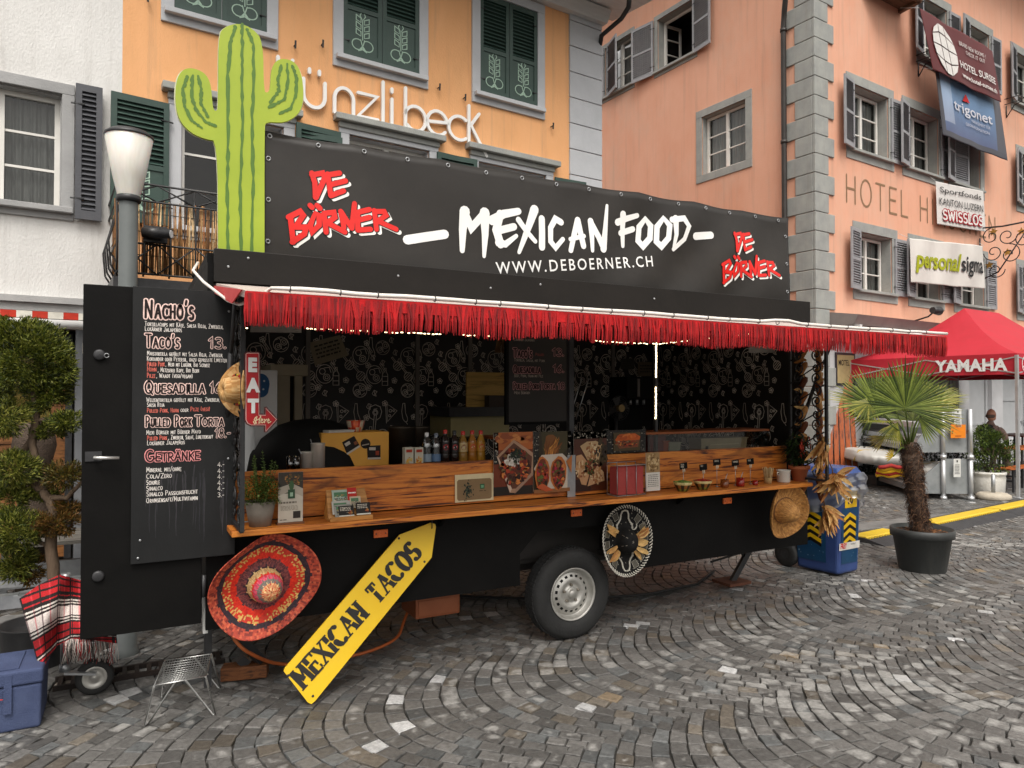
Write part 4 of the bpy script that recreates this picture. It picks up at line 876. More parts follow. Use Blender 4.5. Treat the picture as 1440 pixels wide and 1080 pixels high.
# wrought iron scroll screens at both ends of the counter
def spiral(c, r, turns, a0, sgn, n=22): return [(c[0] + r * (1 - .82 * i / n) * math.cos(R(a0 + sgn * 360 * turns * i / n)), c[1] + r * (1 - .82 * i / n) * math.sin(R(a0 + sgn * 360 * turns * i / n))) for i in range(n + 1)]
for x, ya in ((.50, 3.86), (4.985, 3.9)):
    m = MB(); yc = YF - .02; wd = yc - ya; zb_, zt_ = 1.035, 2.25
    P = lambda u, z: V((x, yc - u, z))
    for u in (0.02, wd): m.bar(P(u, zb_ if u < .1 else zb_ + .02), P(u, zt_), .022, .022, up=(1, 0, 0))
    for z in (zt_, zb_ + .02): m.bar(P(0, z), P(wd, z), .018, .018, up=(1, 0, 0))
    k = 6; h = (zt_ - zb_ - .06) / k
    for i in range(k):
        zc = zb_ + .04 + h * (i + .5)
        for cu, sg, a0 in ((wd * .27, 1, -90), (wd * .75, -1, 90)):
            for pts in (spiral((cu, zc + h * .2), h * .27, 1.4, a0, sg), spiral((cu, zc - h * .24), h * .25, 1.4, a0 + 180, sg)): m.tube([P(a, b) for a, b in pts], .0065, 5)
        m.tube([P(.03, zc - h * .45), P(wd * .5, zc), P(wd - .02, zc + h * .45)], .006, 5)
    m.build('scroll_screen', M_iron, tr)
# wheel
wx, wy, wr = 2.80, YF + .045, .325
def axisY(c): return Matrix.Rotation(R(90), 3, 'X')
MY = Matrix.Rotation(R(90), 3, 'X')              # local +z -> -Y (towards the square)
wl = bpy.data.objects.new('wheel', None); COL.objects.link(wl); wl.parent = tr; wl.location = V((wx, wy, wr)) - ORG[tr.name]; ORG[wl.name] = V((wx, wy, wr)); wl.empty_display_size = .1
m = MB(); prof = [(.185, -.11), (.24, -.13), (.29, -.125), (.315, -.11), (.324, -.08), (.325, -.05), (.324, .0), (.312, .035), (.29, .05), (.24, .055), (.2, .045), (.188, .03), (.185, 0)]
m.lathe(prof, (wx, wy, wr), MY, 48); 
for k in range(64):                              # tread blocks
    a = 2 * math.pi * k / 64
    for h0 in (-.1, -.06, -.02): 
        c = V((wx + .3245 * math.cos(a), wy - (h0 + .02), wr + .3245 * math.sin(a))); rd_ = V((math.cos(a), 0, math.sin(a))); tg = V((-math.sin(a), 0, math.cos(a))); m.obox(c, tg * .011, V((0, .014, 0)), rd_ * .0035)
m.build('tyre', M_rub, wl)
m = MB(); m.lathe([(.186, .028), (.19, .04), (.183, .044), (.174, .03), (.168, -.01), (.155, -.015), (.148, .0)], (wx, wy, wr), MY, 40)
# disc with the ring of round holes
nh = 18
prof = [(.148, .0), (.143, .002)]
m.lathe(prof, (wx, wy, wr), MY, nh * 4)
k0 = len(m.v); nn_ = nh * 4
rings = [.143, .135, .127, .119, .11]
def wp(r, a, h): return (wx + r * math.cos(a), wy - h, wr + r * math.sin(a))
m.smooth = True
for j in range(nh * 4):
    a0, a1 = 2 * math.pi * j / nn_, 2 * math.pi * (j + 1) / nn_
    for i in range(4):
        hole = (j % 4 in (1, 2)) and i in (1, 2)
        h0 = .002 + .016 * i / 4; h1 = .002 + .016 * (i + 1) / 4
        if not hole: m.quad(wp(rings[i], a0, h0), wp(rings[i + 1], a0, h1), wp(rings[i + 1], a1, h1), wp(rings[i], a1, h0))
m.lathe([(.11, .018), (.1, .022), (.085, .018), (.075, .006), (.06, .002), (.05, .008), (.045, .012)], (wx, wy, wr), MY, 40)
m.lathe([(.045, .012), (.03, .012), (.03, .03), (.024, .038), (.001, .04)], (wx, wy, wr), MY, 24); m.smooth = False
m.build('rim', M_rim, wl)
m = MB()
for k in range(5): a = R(90 + 72 * k); c = V(wp(.062, a, .0)); m.tube([c, c + V((0, -.022, 0))], [.011, .009], 6)
m.build('wheel_bolts', pm('bolt_steel', (.25, .22, .18), (.35, .32, .28), 20, .4, metal=.8), wl)
m = MB(); m.lathe([(.142, -.05), (.001, -.05)], (wx, wy, wr), MY, 24); m.build('brake_drum', M_dk, wl)
for px, py in ((535, 750), (810, 721), (1022, 704)):
    p = on_y(px, py, YF - .004); m = MB(); m.box(p.x - .045, p.x + .045, YF - .016, YF - .001, p.z - .024, p.z + .024); o = m.build('marker_reflector', M_or_ref, tr, bevel=.003)
    for s_ in (-.03, .03): m = MB(); m.lathe([(.005, 0), (.004, .002), (.001, .003)], (p.x + s_, YF - .0165, p.z), MY, 6); m.build('screw', M_dk, o)
# open side door at the front left corner, swung flat with the front
d0, d1, dz0, dz1 = -.225, .345, .50, 2.325
m = MB(); m.box(d0, d1, 4.26, 4.295, dz0, dz1); dor = m.build('side_door', M_blackm, tr, bevel=.004)
m = MB(); p = on_y(140, 643, 4.25); m.box(p.x - .065, p.x + .01, 4.253, 4.259, p.z - .02, p.z + .03); m.build('lock_plate', M_dk, dor)
m = MB(); m.tube([(p.x - .02, 4.258, p.z), (p.x - .02, 4.215, p.z), (p.x - .0, 4.205, p.z), (p.x + .09, 4.207, p.z - .004)], .009, 8); m.build('handle', pm('satin_aluminium', (.6, .59, .57), (.68, .67, .65), 20, .3, metal=.8), dor)
for px, py in ((140, 499), (138, 810)):
    m = MB(); q = on_y(px, py, 4.258); m.lathe([(.028, 0), (.028, .012), (.02, .016), (.001, .016)], q, MY, 16); m.build('door_buffer', M_dk, dor)
m = MB(); q = on_y(150, 500, 4.24); m.tube([(q.x + .011 * math.cos(a), 4.238, q.z + .011 * math.sin(a)) for a in np.linspace(0, 6.1, 10)], .0025, 4); m.build('ring', M_grey, dor)
m = MB()
for z in (.7, 1.4, 2.1): m.cyl((d1 + .012, 4.27, z - .06), (d1 + .012, 4.27, z + .06), .012, n=8)
m.build('hinge', M_dk, tr)
# legs, blocks, drawbar and jockey wheel
m = MB(); a, b = on_y(1072, 770, 4.75), on_z(1040, 823); m.bar((5.12, 4.75, .47), (4.87, 4.83, .04), .045, .045); m.bar((4.85, 4.78, .45), (5.0, 4.8, .25), .02, .02); m.build('stabiliser_leg', M_dk, tr)
m = MB(); m.box(4.74, 5.0, 4.72, 4.95, .03, .055); m.build('foot_plate', pm('rust_plate', (.09, .03, .015), (.14, .05, .025), 14, .8, .2), tr)
m = MB(); m.bar((.42, 4.5, .5), (.72, 4.66, .1), .05, .05); m.bar((.40, 4.5, .06), (.40, 4.5, .95), .04, .04); m.build('stabiliser_leg', M_dk, tr)
m = MB(); m.box(.36, .385, 4.33, 4.4, .42, .62); m.build('white_lamp', pm('white_lamp', (.6, .6, .58), (.7, .7, .68), 6, .3), tr)
bl = thing('wooden_block', (.62, 4.72, 0), 'scuffed timber chock under the corner leg beside the wire stool', 'wooden block')
m = MB(); m.obox((.63, 4.68, .05), V((.13, -.03, 0)), V((.015, .05, 0)), V((0, 0, .04))); m.build('block', wood('chock_wood', '7a4a26', '5e3519', '3a200f', 0, 3, .7), bl, bevel=.005)
m = MB(); m.bar((.6, 4.68, .09), (.64, 4.68, .13), .06, .06); m.build('steel_shoe', M_dk, bl)
m = MB(); m.bar((.45, 5.0, .5), (-.62, 5.25, .5), .06, .07); m.bar((.45, 5.9, .5), (-.62, 5.3, .5), .06, .07); m.bar((-.6, 5.27, .5), (-1.05, 5.27, .5), .07, .08); m.build('drawbar', M_grey, tr)
m = MB(); pr = on_z(258 / 3 , 720 + 737 / 3); jx, jy = -.33, 4.86
m.cyl((jx, jy, .18), (jx, jy, .72), .024, n=12); m.cyl((jx, jy, .16), (jx, jy, .2), .03, n=12); m.bar((jx, jy - .03, .16), (jx + .16, jy - .035, .13), .012, .05, up=(0, 1, 0)); m.build('jockey_leg', M_grey, tr)
jw = bpy.data.objects.new('jockey_wheel', None); COL.objects.link(jw); jw.parent = tr; jw.location = V((jx + .15, jy, .1)) - ORG[tr.name]; ORG[jw.name] = V((jx + .15, jy, .1)); jw.empty_display_size = .1
m = MB(); m.lathe([(.06, -.03), (.09, -.035), (.1, -.02), (.102, 0), (.1, .02), (.09, .035), (.065, .03)], (jx + .15, jy, .102), MY, 24); m.build('tyre', M_rub, jw)
m = MB(); m.lathe([(.066, .028), (.06, .034), (.045, .02), (.03, .018), (.02, .03), (.001, .034)], (jx + .15, jy, .102), MY, 24); m.build('rim', M_rim, jw)
tb = thing('storage_box', (1.9, 4.9, .3), 'brown orange plastic box hung under the trailer floor behind the yellow arrow', 'box')
m = MB(); a = on_y(581, 865, 4.75); b = on_y(643, 835, 4.75); m.box(a.x, b.x, 4.7, 5.0, a.z - .02, b.z + .06); m.build('box', pm('brown_plastic', (.26, .07, .02), (.32, .09, .03), 5, .5), tb, bevel=.008)
m = MB(); m.box(a.x + .02, b.x - .02, 4.694, 4.7, a.z + .0, b.z); m.build('lid_panel', pm('brown_plastic_lid', (.3, .085, .03), (.36, .11, .04), 5, .5), tb, bevel=.003)
hs_ = MB(); pts = [on_y(322, 880, 4.55), on_y(330, 905, 4.5), on_y(360, 925, 4.5), on_z(400, 938, .012), on_z(470, 930, .012), on_z(560, 905, .012), (1.75, 5.0, .06), (1.9, 5.05, .3)]
P2 = []
for i in range(len(pts) - 1):
    for t in np.linspace(0, 1, 6)[:-1]: P2.append(V(pts[i]).lerp(V(pts[i + 1]), t))
P2 = [sum((P2[max(0, min(len(P2) - 1, i + j))] for j in range(-3, 4)), V((0, 0, 0))) / 7 for i in range(len(P2))]
hs_.tube(P2, .011, 8); tag(hs_.build('gas_hose', pm('orange_hose', (.42, .09, .02), (.5, .13, .03), 10, .5), org=(1, 4.7, 0)), 'orange gas hose looping from behind the red sombrero to the ground', 'hose')
cb = MB(); a = on_z(1100, 770, .01); cb.tube([(5.1, 5.3, .012), (4.6, 5.0, .012), (4.0, 4.95, .012), (3.3, 5.1, .012), (2.9, 5.4, .012), (2.2, 5.9, .012)], .012, 6); cb.tube([on_z(1000, 790, .3), on_z(1050, 775, .25), on_z(1100, 757, .2)], .01, 6); tag(cb.build('power_cable', M_rub, org=(4, 5, 0)), 'black power cable lying on the paving under the trailer', 'cable')

# ---- banner over the fascia
bn = thing('roof_banner', (2.9, 4.4, 2.57), 'long black tarpaulin banner over the trailer lettered MEXICAN FOOD in white brush script', 'banner')
BX0, BX1, BZ0, BZ1, BY = .67, 5.14, 2.50, 3.328, 4.40
def bwave(u, v):
    x = BX0 + (BX1 - BX0) * u; y = BY + .008 * math.sin(x * 2.2 + v * 2) * (1 - v) + .006 * math.sin((x * 3.1 + v * 6)) + .005 * math.sin(x * 9 - v * 7) * math.exp(-((u - .75) / .22) ** 2) * 2.2
    sag = .012 * abs(math.sin(u * math.pi * 8)) * v
    return V((x, y, BZ0 + (BZ1 - BZ0) * v - sag))
M_tarp = pm('black_tarpaulin', (.017, .0145, .0125), (.024, .0205, .0175), 1.6, .36, .12, 7, c3=(.04, .033, .026), s3=1.1, amt3=.5, spec=.4)
m = MB(); m.grid(bwave, 160, 16); tp = m.build('tarpaulin', M_tarp, bn); 
so = tp.modifiers.new('thick', 'SOLIDIFY'); so.thickness = .003; so.offset = 1
for u, v in [((k + .15) / 15.6, .965) for k in range(16)] + [(q_, .2 + .3 * k) for q_ in (.008, .992) for k in range(3)]:
    m = MB(); p = bwave(u, v) + V((0, -.006, 0)); m.tube([p + V((.012 * math.cos(a), 0, .012 * math.sin(a))) for a in np.linspace(0, 2 * math.pi, 10)[:-1]], .004, 5, closed=True); m.build('eyelet', M_grey, bn)
m = MB(); 
for x in (BX0 + .05, 2.0, 3.5, BX1 - .05): m.bar((x, BY + .06, 2.55), (x, BY + .06, 3.27), .03, .03)
m.bar((BX0, BY + .06, 3.26), (BX1, BY + .06, 3.26), .03, .03); m.build('support_frame', M_grey, bn)
# brush lettering, measured on the banner plane
LY = BY
def drape(mb, s=.35):
    for i, v in enumerate(mb.v):
        u = (v[0] - BX0) / (BX1 - BX0); w_ = (v[2] - BZ0) / (BZ1 - BZ0); y = bwave(u, w_).y; mb.v[i] = (v[0], y - .0065 - (LY - v[1]) * s, v[2])
    return mb
def bp_(px, py): p = on_y(px, py, LY); return (p.x, p.z)
BO = V((0, LY, 0)); BU = V((1, 0, 0)); BNn = V((0, -1, 0))
m = MB()
def brush(*pts, w=.05, taper=(1., 1.)):
    P = [bp_(560 + x / 3.1304, 260 + y / 3.1304) for x, y in pts]
    n = len(P); m.ribbon(P, [w * (taper[0] + (taper[1] - taper[0]) * i / (n - 1)) for i in range(n)], BO, BU, UP, BNn, .001 + .0005 * (brush.k % 9)); brush.k += 1
brush.k = 0
B_ = brush
B_((38, 243), (120, 230), (203, 218), w=.062)
B_((290, 118), (282, 200), (280, 290), w=.066, taper=(1.15, .55)); B_((290, 122), (320, 190), (378, 125), w=.05, taper=(1, 1.1)); B_((377, 125), (380, 220), (376, 315), w=.066, taper=(1.15, .4))
B_((445, 130), (428, 200), (448, 262), w=.06); B_((410, 158), (460, 130), (525, 118), w=.062, taper=(1.1, .8)); B_((430, 205), (505, 186), w=.052); B_((440, 255), (470, 262), (516, 226), w=.06, taper=(1, .5))
B_((525, 155), (560, 205), (600, 250), w=.054, taper=(.8, .6)); B_((597, 110), (565, 200), (530, 297), w=.058, taper=(1.2, .5))
B_((629, 150), (630, 210), (630, 275), w=.052)
B_((715, 165), (690, 150), (668, 190), (668, 250), (690, 278), (722, 240), w=.05, taper=(1, .7))
B_((790, 155), (772, 220), (756, 290), w=.05, taper=(1, .8)); B_((790, 155), (800, 210), (812, 270), w=.048); B_((755, 240), (815, 226), w=.034)
B_((846, 160), (850, 230), (852, 290), w=.052, taper=(1, .6)); B_((846, 165), (880, 230), (902, 278), w=.05); B_((917, 92), (910, 190), (902, 282), w=.05, taper=(.5, 1.2))
B_((988, 130), (988, 200), (991, 268), w=.056, taper=(1, .6)); B_((965, 165), (1000, 150), (1052, 135), w=.054, taper=(1, .7)); B_((980, 212), (1035, 194), w=.046)
B_((1088, 150), (1062, 185), (1058, 245), (1078, 270), (1108, 235), (1112, 180), (1088, 150), w=.05)
B_((1165, 148), (1138, 185), (1134, 250), (1155, 272), (1185, 235), (1190, 180), (1165, 148), w=.05)
B_((1215, 150), (1218, 220), (1208, 285), w=.052, taper=(1.1, .5)); B_((1200, 155), (1250, 150), (1272, 185), (1255, 240), (1208, 284), w=.05, taper=(1, .7))
B_((1305, 227), (1340, 224), (1375, 222), w=.06)
a = bp_(698, 387); b = bp_(919, 376)
M_vinyl = pm('white_vinyl', (.76, .76, .74), (.82, .82, .8), 4, .5)
m2 = MB(); ang = math.atan2(b[1] - a[1], b[0] - a[0]); U2 = V((math.cos(ang), 0, math.sin(ang))); W2 = V((-math.sin(ang), 0, math.cos(ang)))
type_(m2, 'WWW.DEBOERNER.CH', V((a[0], LY, a[1] + .008)), U2, W2, BNn, .118, .001, xs=1.0, sp=1.3)
wd = max(v[0] for v in m2.v) - min(v[0] for v in m2.v); k2 = (b[0] - a[0]) / wd
m2 = MB(); type_(m2, 'WWW.DEBOERNER.CH', V((a[0], LY, a[1] + .008)), U2, W2, BNn, .118, .001, xs=k2, sp=1.3)
for v, f, c in ((m2.v, m2.f, None),):
    k0 = len(m.v); m.v += v
    for ff in f: m._f(tuple(i + k0 for i in ff))
drape(m).build('lettering', M_vinyl, bn)
# red name with white drop strokes, on both ends
nm = [[((42, 17), (45, 27), (45.5, 42)), ((42, 19), (53, 17), (55, 22), (46, 42))], [((58, 18), (61, 40)), ((58, 19), (70, 17)), ((60, 29), (76, 25)), ((61, 40), (74, 35))],
      [((20, 62), (23, 87)), ((18, 62), (30, 56), (33, 60), (25, 72)), ((25, 72), (36, 72), (34, 79), (22, 87))], [((45, 58), (40, 70), (42, 77), (49, 70), (49, 60), (45, 58)), ((40, 50), (42, 52)), ((47, 50), (50, 53))],
      [((54, 58), (56, 77)), ((54, 58), (64, 57), (65, 62), (57, 68)), ((58, 68), (75, 77))], [((71, 56), (74, 72)), ((71, 56), (82, 73)), ((85, 48), (82, 73))], [((88, 57), (88, 74)), ((88, 57), (100, 54)), ((88, 65), (100, 62)), ((88, 75), (101, 74))], [((105, 55), (107, 74)), ((105, 56), (115, 56), (117, 60), (108, 66)), ((109, 66), (127, 74))]]
def logo(fx, fy):
    r_ = MB(); i = 0
    for colr, dx, dy, ww, off in (('e8e6e0', 3.4, 3.2, .031, .0), ('120f0d', .5, .3, .041, .0045), ('d81c14', 0, 0, .033, .009)):
        r_.color(colr); i = 0
        for g in nm:
            for s_ in g:
                P = [bp_(fx((x + dx)), fy(y + dy, x + dx)) for x, y in s_]; r_.ribbon(P, ww * logo.k, BO, BU, UP, BNn, off + .0004 * (i % 10)); i += 1
    return r_
logo.k = 1.0; drape(logo(lambda x: 380 + x * 1.3889, lambda y, x: 220 + y * 1.3889)).build('name_logo', M_vcg, bn)
logo.k = .84; drape(logo(lambda x: 1000 + x * .735, lambda y, x: 312 + y * 1.0 + (x - 60) * .03)).build('name_logo', M_vcg, bn)

# ---- cactus board
cs = thing('cactus_cutout', (.54, 4.34, 2.56), 'tall flat green cactus cut-out board standing on the left end of the trailer roof', 'cactus board')
cy = 4.345
def cpt(x, y): p = on_y(x, y, cy); return p
out = [(307, 353), (307, 353), (307, 352), (307, 345), (306, 198), (290, 196), (268, 187), (251, 168), (246, 140), (248, 112), (256, 98), (270, 95), (288, 102), (297, 118), (299, 152), (304, 157), (307, 150), (307, 50), (315, 38), (335, 32), (356, 40), (370, 58), (371, 128), (376, 131), (380, 125), (381, 98), (388, 85), (400, 82), (415, 87), (424, 103), (427, 130), (425, 152), (415, 165), (398, 173), (374, 171), (372, 180), (372, 347), (372, 354), (372, 355), (372, 355)]
def smooth_closed(pts, it=2):
    for _ in range(it):
        q = []
        for i in range(len(pts)):
            a, b = V(pts[i]), V(pts[(i + 1) % len(pts)]); q += [tuple(a.lerp(b, .25)), tuple(a.lerp(b, .75))]
        pts = q
    return pts
sm_ = smooth_closed(out, 2); m = MB(); m.prism([cpt(*p) for p in sm_][::-1], (0, .018, 0)); m.build('board', pm('lime_green_board', (.29, .385, .02), (.35, .44, .03), 3, .55, .04, 30, c3=(.25, .36, .03), s3=2, amt3=.4), cs)
m = MB(); m.prism([V(cpt(339 + (x - 339) * 1.018, 190 + (y - 190) * 1.012)) + V((0, .0185, 0)) for x, y in sm_][::-1], (0, .004, 0)); m.build('pale_edge', pm('raw_board_edge', (.6, .58, .42), (.66, .64, .5), 6, .7), cs)
m = MB(); rr = random.Random(3)
for s_ in ([(331, 38), (324, 60), (320, 110), (321, 200), (319, 260), (321, 352)], [(340, 34), (341, 60), (340, 110), (341, 180), (338, 260), (339, 352)], [(348, 42), (356, 62), (357, 110), (354, 180), (356, 260), (354, 352)],
           [(264, 108), (257, 125), (260, 150), (270, 170), (284, 180)], [(271, 106), (269, 135), (276, 155), (290, 172), (303, 177)], [(279, 107), (283, 125), (282, 145), (292, 164)],
           [(396, 92), (391, 110), (392, 128), (380, 144)], [(404, 90), (405, 115), (400, 140), (378, 151)], [(411, 93), (417, 110), (416, 135), (408, 153), (393, 160)]):
    P = []
    for i in range(len(s_) - 1):
        for t in np.linspace(0, 1, 9)[:-1]: P.append((s_[i][0] + (s_[i+1][0] - s_[i][0]) * t + rr.uniform(-.7, .7), s_[i][1] + (s_[i+1][1] - s_[i][1]) * t))
    P.append(s_[-1]); Q = [(cpt(*p).x, cpt(*p).z) for p in P]; m.ribbon(Q, [.016 * rr.uniform(.6, 1.45) for _ in Q], V((0, cy, 0)), BU, UP, BNn, .002)
m.build('painted_ribs', pm('dark_green_paint', (.06, .14, .014), (.09, .19, .02), 14, .6), cs)
# ================================================================== things on and in the trailer
XU = V((1, 0, 0)); NF = V((0, -1, 0))
def plate(mb, px0, py0, px1, py1, y, th=.004):          # upright board facing the square, given by two opposite corners
    a, b = on_y(px0, py0, y), on_y(px1, py1, y); x0, x1 = sorted((a.x, b.x)); z0, z1 = sorted((a.z, b.z)); mb.box(x0, x1, y, y + th, z0, z1); return x0, x1, z0, z1
# ---- chalk menu on the open door
mn = thing('chalk_menu', (.25, 4.24, .86), 'tall black chalkboard menu with outlined dish names screwed to the open trailer door', 'menu board')
MY_ = 4.232; MX0, MX1, MZ0, MZ1 = .0, .512, .865, 2.325
m = MB(); m.box(MX0, MX1, MY_, 4.252, MZ0, MZ1); m.build('board', pm('chalkboard', (.010, .0105, .011), (.016, .0165, .017), 4, .6, .05, 60, c3=(.035, .035, .036), s3=1.8, amt3=.4, stretch=(1, 1, .6), spec=.25), mn, bevel=.002)
ch = MB(); O_ = V((0, MY_, 0)); rr = random.Random(12)
WHT, RDC = 'd8d2cc', 'd06a5c'
def line(px, py, t, hpx, xend=None, col=WHT, style=None):
    p = on_y(px, py, MY_); h = hpx * .00395; o = V((p.x, MY_, p.z)); xs = .95
    if xend:
        w_ = on_y(xend, py, MY_).x - p.x; nat = text_width(t, h, 1, 0); xs = (w_ - len(t) * .15 * h * .8) / nat
    if style: outlined(ch, t, o, XU, UP, NF, h, h * .27, h * .125, style[0], style[1], seed=len(t), xs=xs, gap=.17, jit=.02)
    else: ch.color(col); hand(ch, t, o, XU, UP, NF, h * .94, h * .115, xs=xs, gap=.17, jit=.04, rnd=rr)
PK = ('f0cfc6', '170707')
line(204, 446, "Nacho's", 23, 272, style=PK); line(204, 458, 'Tortillachips mit Käse, Salsa Roja, Zwiebeln,', 6.2, 316); line(204, 465, 'Lokärner Jalapeños', 6.2, 258)
line(205, 488, "Taco's", 17, 252, style=PK); line(294, 489, '13.', 14, 318, style=PK); line(207, 499.5, 'Maistortilla gefüllt mit Salsa Roja, Zwiebeln,', 6, 316); line(207, 507, 'Koriander oder Petersil, dazu gepresste Limetten', 6, 322)
line(207, 514.5, 'Pulled Pork', 6.4, 232, RDC); line(233, 515, ', Mexi mit Lokärn, Bio Schweiz', 6, 295); line(207, 522, 'Huhn', 6.4, 221, RDC); line(222, 523, ', Metzgerei Kopf, Bio Bern', 6, 280); line(207, 531, 'Pilze', 6.4, 219, RDC); line(220, 531, ', Waadt (vegi/vegan)', 6, 272)
line(204, 553, 'Quesadilla', 16, 288, style=PK); line(296, 552, '16.', 14, 314, style=PK); line(206, 565, 'Weizentortilla gefüllt mit Käse, Zwiebeln,', 6, 312); line(207, 572, 'Salsa Roja', 6, 232); line(207, 580, 'Pulled Pork, Huhn', 6, 252, RDC); line(254, 579, 'oder', 5.4, 266); line(268, 578, 'Pilze (vegi)', 6, 296, RDC)
line(205, 600, 'Pulled Pork', 14, 268, style=PK); line(275, 599, 'Torta', 14, 315, style=PK); line(303, 615, '18.-', 12, 323, style=PK); line(206, 611, 'Mexi Bürger mit Bürner Mayo', 6, 284); line(207, 619, 'Pulled Pork', 6.2, 236, RDC); line(237, 618, ', Zwiebeln, Salat, Limettensaft', 6, 300); line(207, 626, 'Lokärner Jalapeños', 6, 262)
line(205, 649, 'Getränke', 15, 281, style=('e89898', '2a0c0d'))
for t, y, xe, pr in (('Mineral mit/ohne', 664, 257, '4.-'), ('Cola/Zero', 673, 243, '4.-'), ('Schorle', 681.5, 226, '4.-'), ('Sinalco', 690, 230, '4.-'), ('Sinalco Passionsfrucht', 698, 281, '4.-'), ('Orangensaft/Multivitamin', 707, 281, '3.-')):
    line(206, y, t, 6.6, xe); line(306, y - 8, pr, 6.4)
ch.build('chalk_lettering', vc('chalk', .85, var=.25, vscale=60), mn)
sm = MB(); rr = random.Random(6)
for i in range(26):
    x = .06 + .3 * rr.random() if i < 20 else .43 + .05 * rr.random(); z1_ = on_y(200, 652, MY_).z - rr.random() * .1; z0_ = z1_ - rr.uniform(.12, .42); sm.color(rr.choice(['26252a', '2b2a2d', '343236'])); P = [(x + rr.uniform(-.004, .004), z1_ + (z0_ - z1_) * t) for t in np.linspace(0, 1, 6)]; sm.ribbon([p for p in P], [.007 * q for q in (.8, 1, .7, .6, .5, .2)], O_, XU, UP, NF, .0005 + .00002 * i)
sm.build('chalk_runs', vc('chalk_wash', .8, var=.4, vscale=25), mn)
for px, py in ((322, 438), (321, 645), (197, 760), (194, 793)):
    m = MB(); m.lathe([(.007, 0), (.006, .004), (.001, .005)], on_y(px, min(py, 785), MY_ - .0005), MY, 8); m.build('screw', M_grey, mn)

# ---- red EAT arrow
ea = thing('eat_arrow_sign', on_y(365, 608, 3.84), 'red retro EAT Here arrow sign fixed to the left scroll screen', 'sign')
EY = 3.84
def ep(x, y): return on_y(280 + x / 3.6, 460 + y / 3.6, EY)
base = [(240, 124), (302, 124), (310, 132), (310, 438), (330, 438), (330, 404), (340, 402), (399, 464), (399, 472), (342, 534), (330, 532), (330, 503), (262, 503), (240, 492), (229, 470), (229, 134)]
def shrink(pts, k): 
    n = len(pts); o = []
    for i in range(n):
        a, b, c = V(pts[i - 1]), V(pts[i]), V(pts[(i + 1) % n]); t1 = (b - a).normalized(); t2 = (c - b).normalized(); n1 = V((-t1.y, t1.x)); n2 = V((-t2.y, t2.x)); nn = (n1 + n2); nn = nn / max(.6, nn.dot(n1)) if nn.length > 1e-6 else n1
        o.append(tuple(b + nn * k))
    return o
m = MB()
for k, c, y in ((0, '4a0f12', 0), (6, 'd8a9a0', -.002), (10, 'b0141c', -.004)):
    m.color(c); pts = [V(ep(*p)) + V((0, y, 0)) for p in shrink(base, k)]; m.prism(pts, (0, .012 if k == 0 else .0015, 0))
m.build('panel', vc('enamel', .35, var=.08), ea)
m = MB(); 
for t, x, y in (('E', 247, 222), ('A', 245, 325), ('T', 248, 430)): a = ep(x, y); type_(m, t, V((a.x, EY - .005, a.z)), XU, UP, NF, .092, .006, xs=.86 if t != 'E' else .9)
m.build('letters', M_vinyl, ea)
m = MB(); m.color('e8d0a8')
scr = [[(285, 456), (278, 470), (290, 486), (280, 490), (274, 478)], [(292, 452), (288, 470), (284, 488)], [(284, 473), (300, 467), (312, 455)], [(310, 450), (305, 470), (301, 487), (308, 484)], [(310, 478), (322, 470), (316, 464), (311, 476), (318, 485), (328, 478)], [(328, 466), (333, 470), (330, 484)], [(332, 474), (342, 466)], [(343, 479), (354, 471), (350, 465), (344, 474), (350, 485), (362, 478)]]
for i, s_ in enumerate(scr): m.ribbon([(ep(*p).x, ep(*p).z) for p in s_], .0048, V((0, EY, 0)), XU, UP, NF, .005 + .0003 * i)
m.build('script_lettering', M_vc, ea)

# ---- hats
def woven(pal, n=160, rr=random.Random(9)):
    return lambda i, j: rr.choice(pal(i))
def hat(name, c, axis, label, brim, prof_fn, cols, mat, jig=None, n=120, group=None, cat='hat'):
    c = V(c); q = V(axis).normalized().to_track_quat('Z', 'Y').to_matrix(); t = thing(name, c, label, cat, group)
    m = MB(); m.lathe(prof_fn, c, q, n, cols, jig); o = m.build('straw', mat, t); s_ = o.modifiers.new('thick', 'SOLIDIFY'); s_.thickness = .004; return t, q
c = on_y(372, 822, 4.17); r0 = .288; rr = random.Random(1)
RED = ['b8301c', 'c83c20', 'a02818', 'd04828']; pal = {}
prof, bands = [], []
def ring(r, h, p): prof.append((r, h)); bands.append(p)
P_out = ['a23c2a', 'b24630', '7a2a20', 'c05a3c']; P_dk = ['2a1a24', '38202a', '221820']; P_yel = ['c89a50', 'c02c18', 'd0a860', 'b83420', 'c83018']; P_red = ['d0260e', 'c82010', 'd83014']; P_pur = ['5e2c30', '703434', '4c242a', '80403c']; P_str = ['c8a870', 'b8905c', 'd8bc88']; P_tip = ['c83020', 'e0c890', 'd8b070', 'b82818']; P_gry = ['6a6660', '7a746a']; P_pnk = ['c83050', 'd06070']
for r, h, p in ((.288, .055, P_out), (.282, .05, P_out), (.27, .04, P_out), (.258, .032, P_out), (.25, .027, P_out), (.242, .022, P_dk), (.232, .016, P_dk), (.222, .012, P_dk), (.216, .008, P_yel), (.206, .004, P_yel), (.196, .0, P_yel), (.186, -.003, P_yel), (.176, -.006, P_red), (.164, -.008, P_red), (.152, -.01, P_red), (.144, -.011, P_pur), (.134, -.012, P_pur), (.124, -.012, P_pur), (.112, -.01, P_pur), (.1, -.004, P_dk), (.094, .006, P_str), (.092, .03, P_str), (.088, .05, P_str), (.084, .065, P_red), (.08, .078, P_pnk), (.073, .095, P_pnk), (.066, .108, P_gry), (.058, .12, P_gry), (.05, .13, P_tip), (.04, .138, P_tip), (.028, .145, P_tip), (.014, .149, P_tip), (.001, .151, P_tip)): ring(r, h, p)
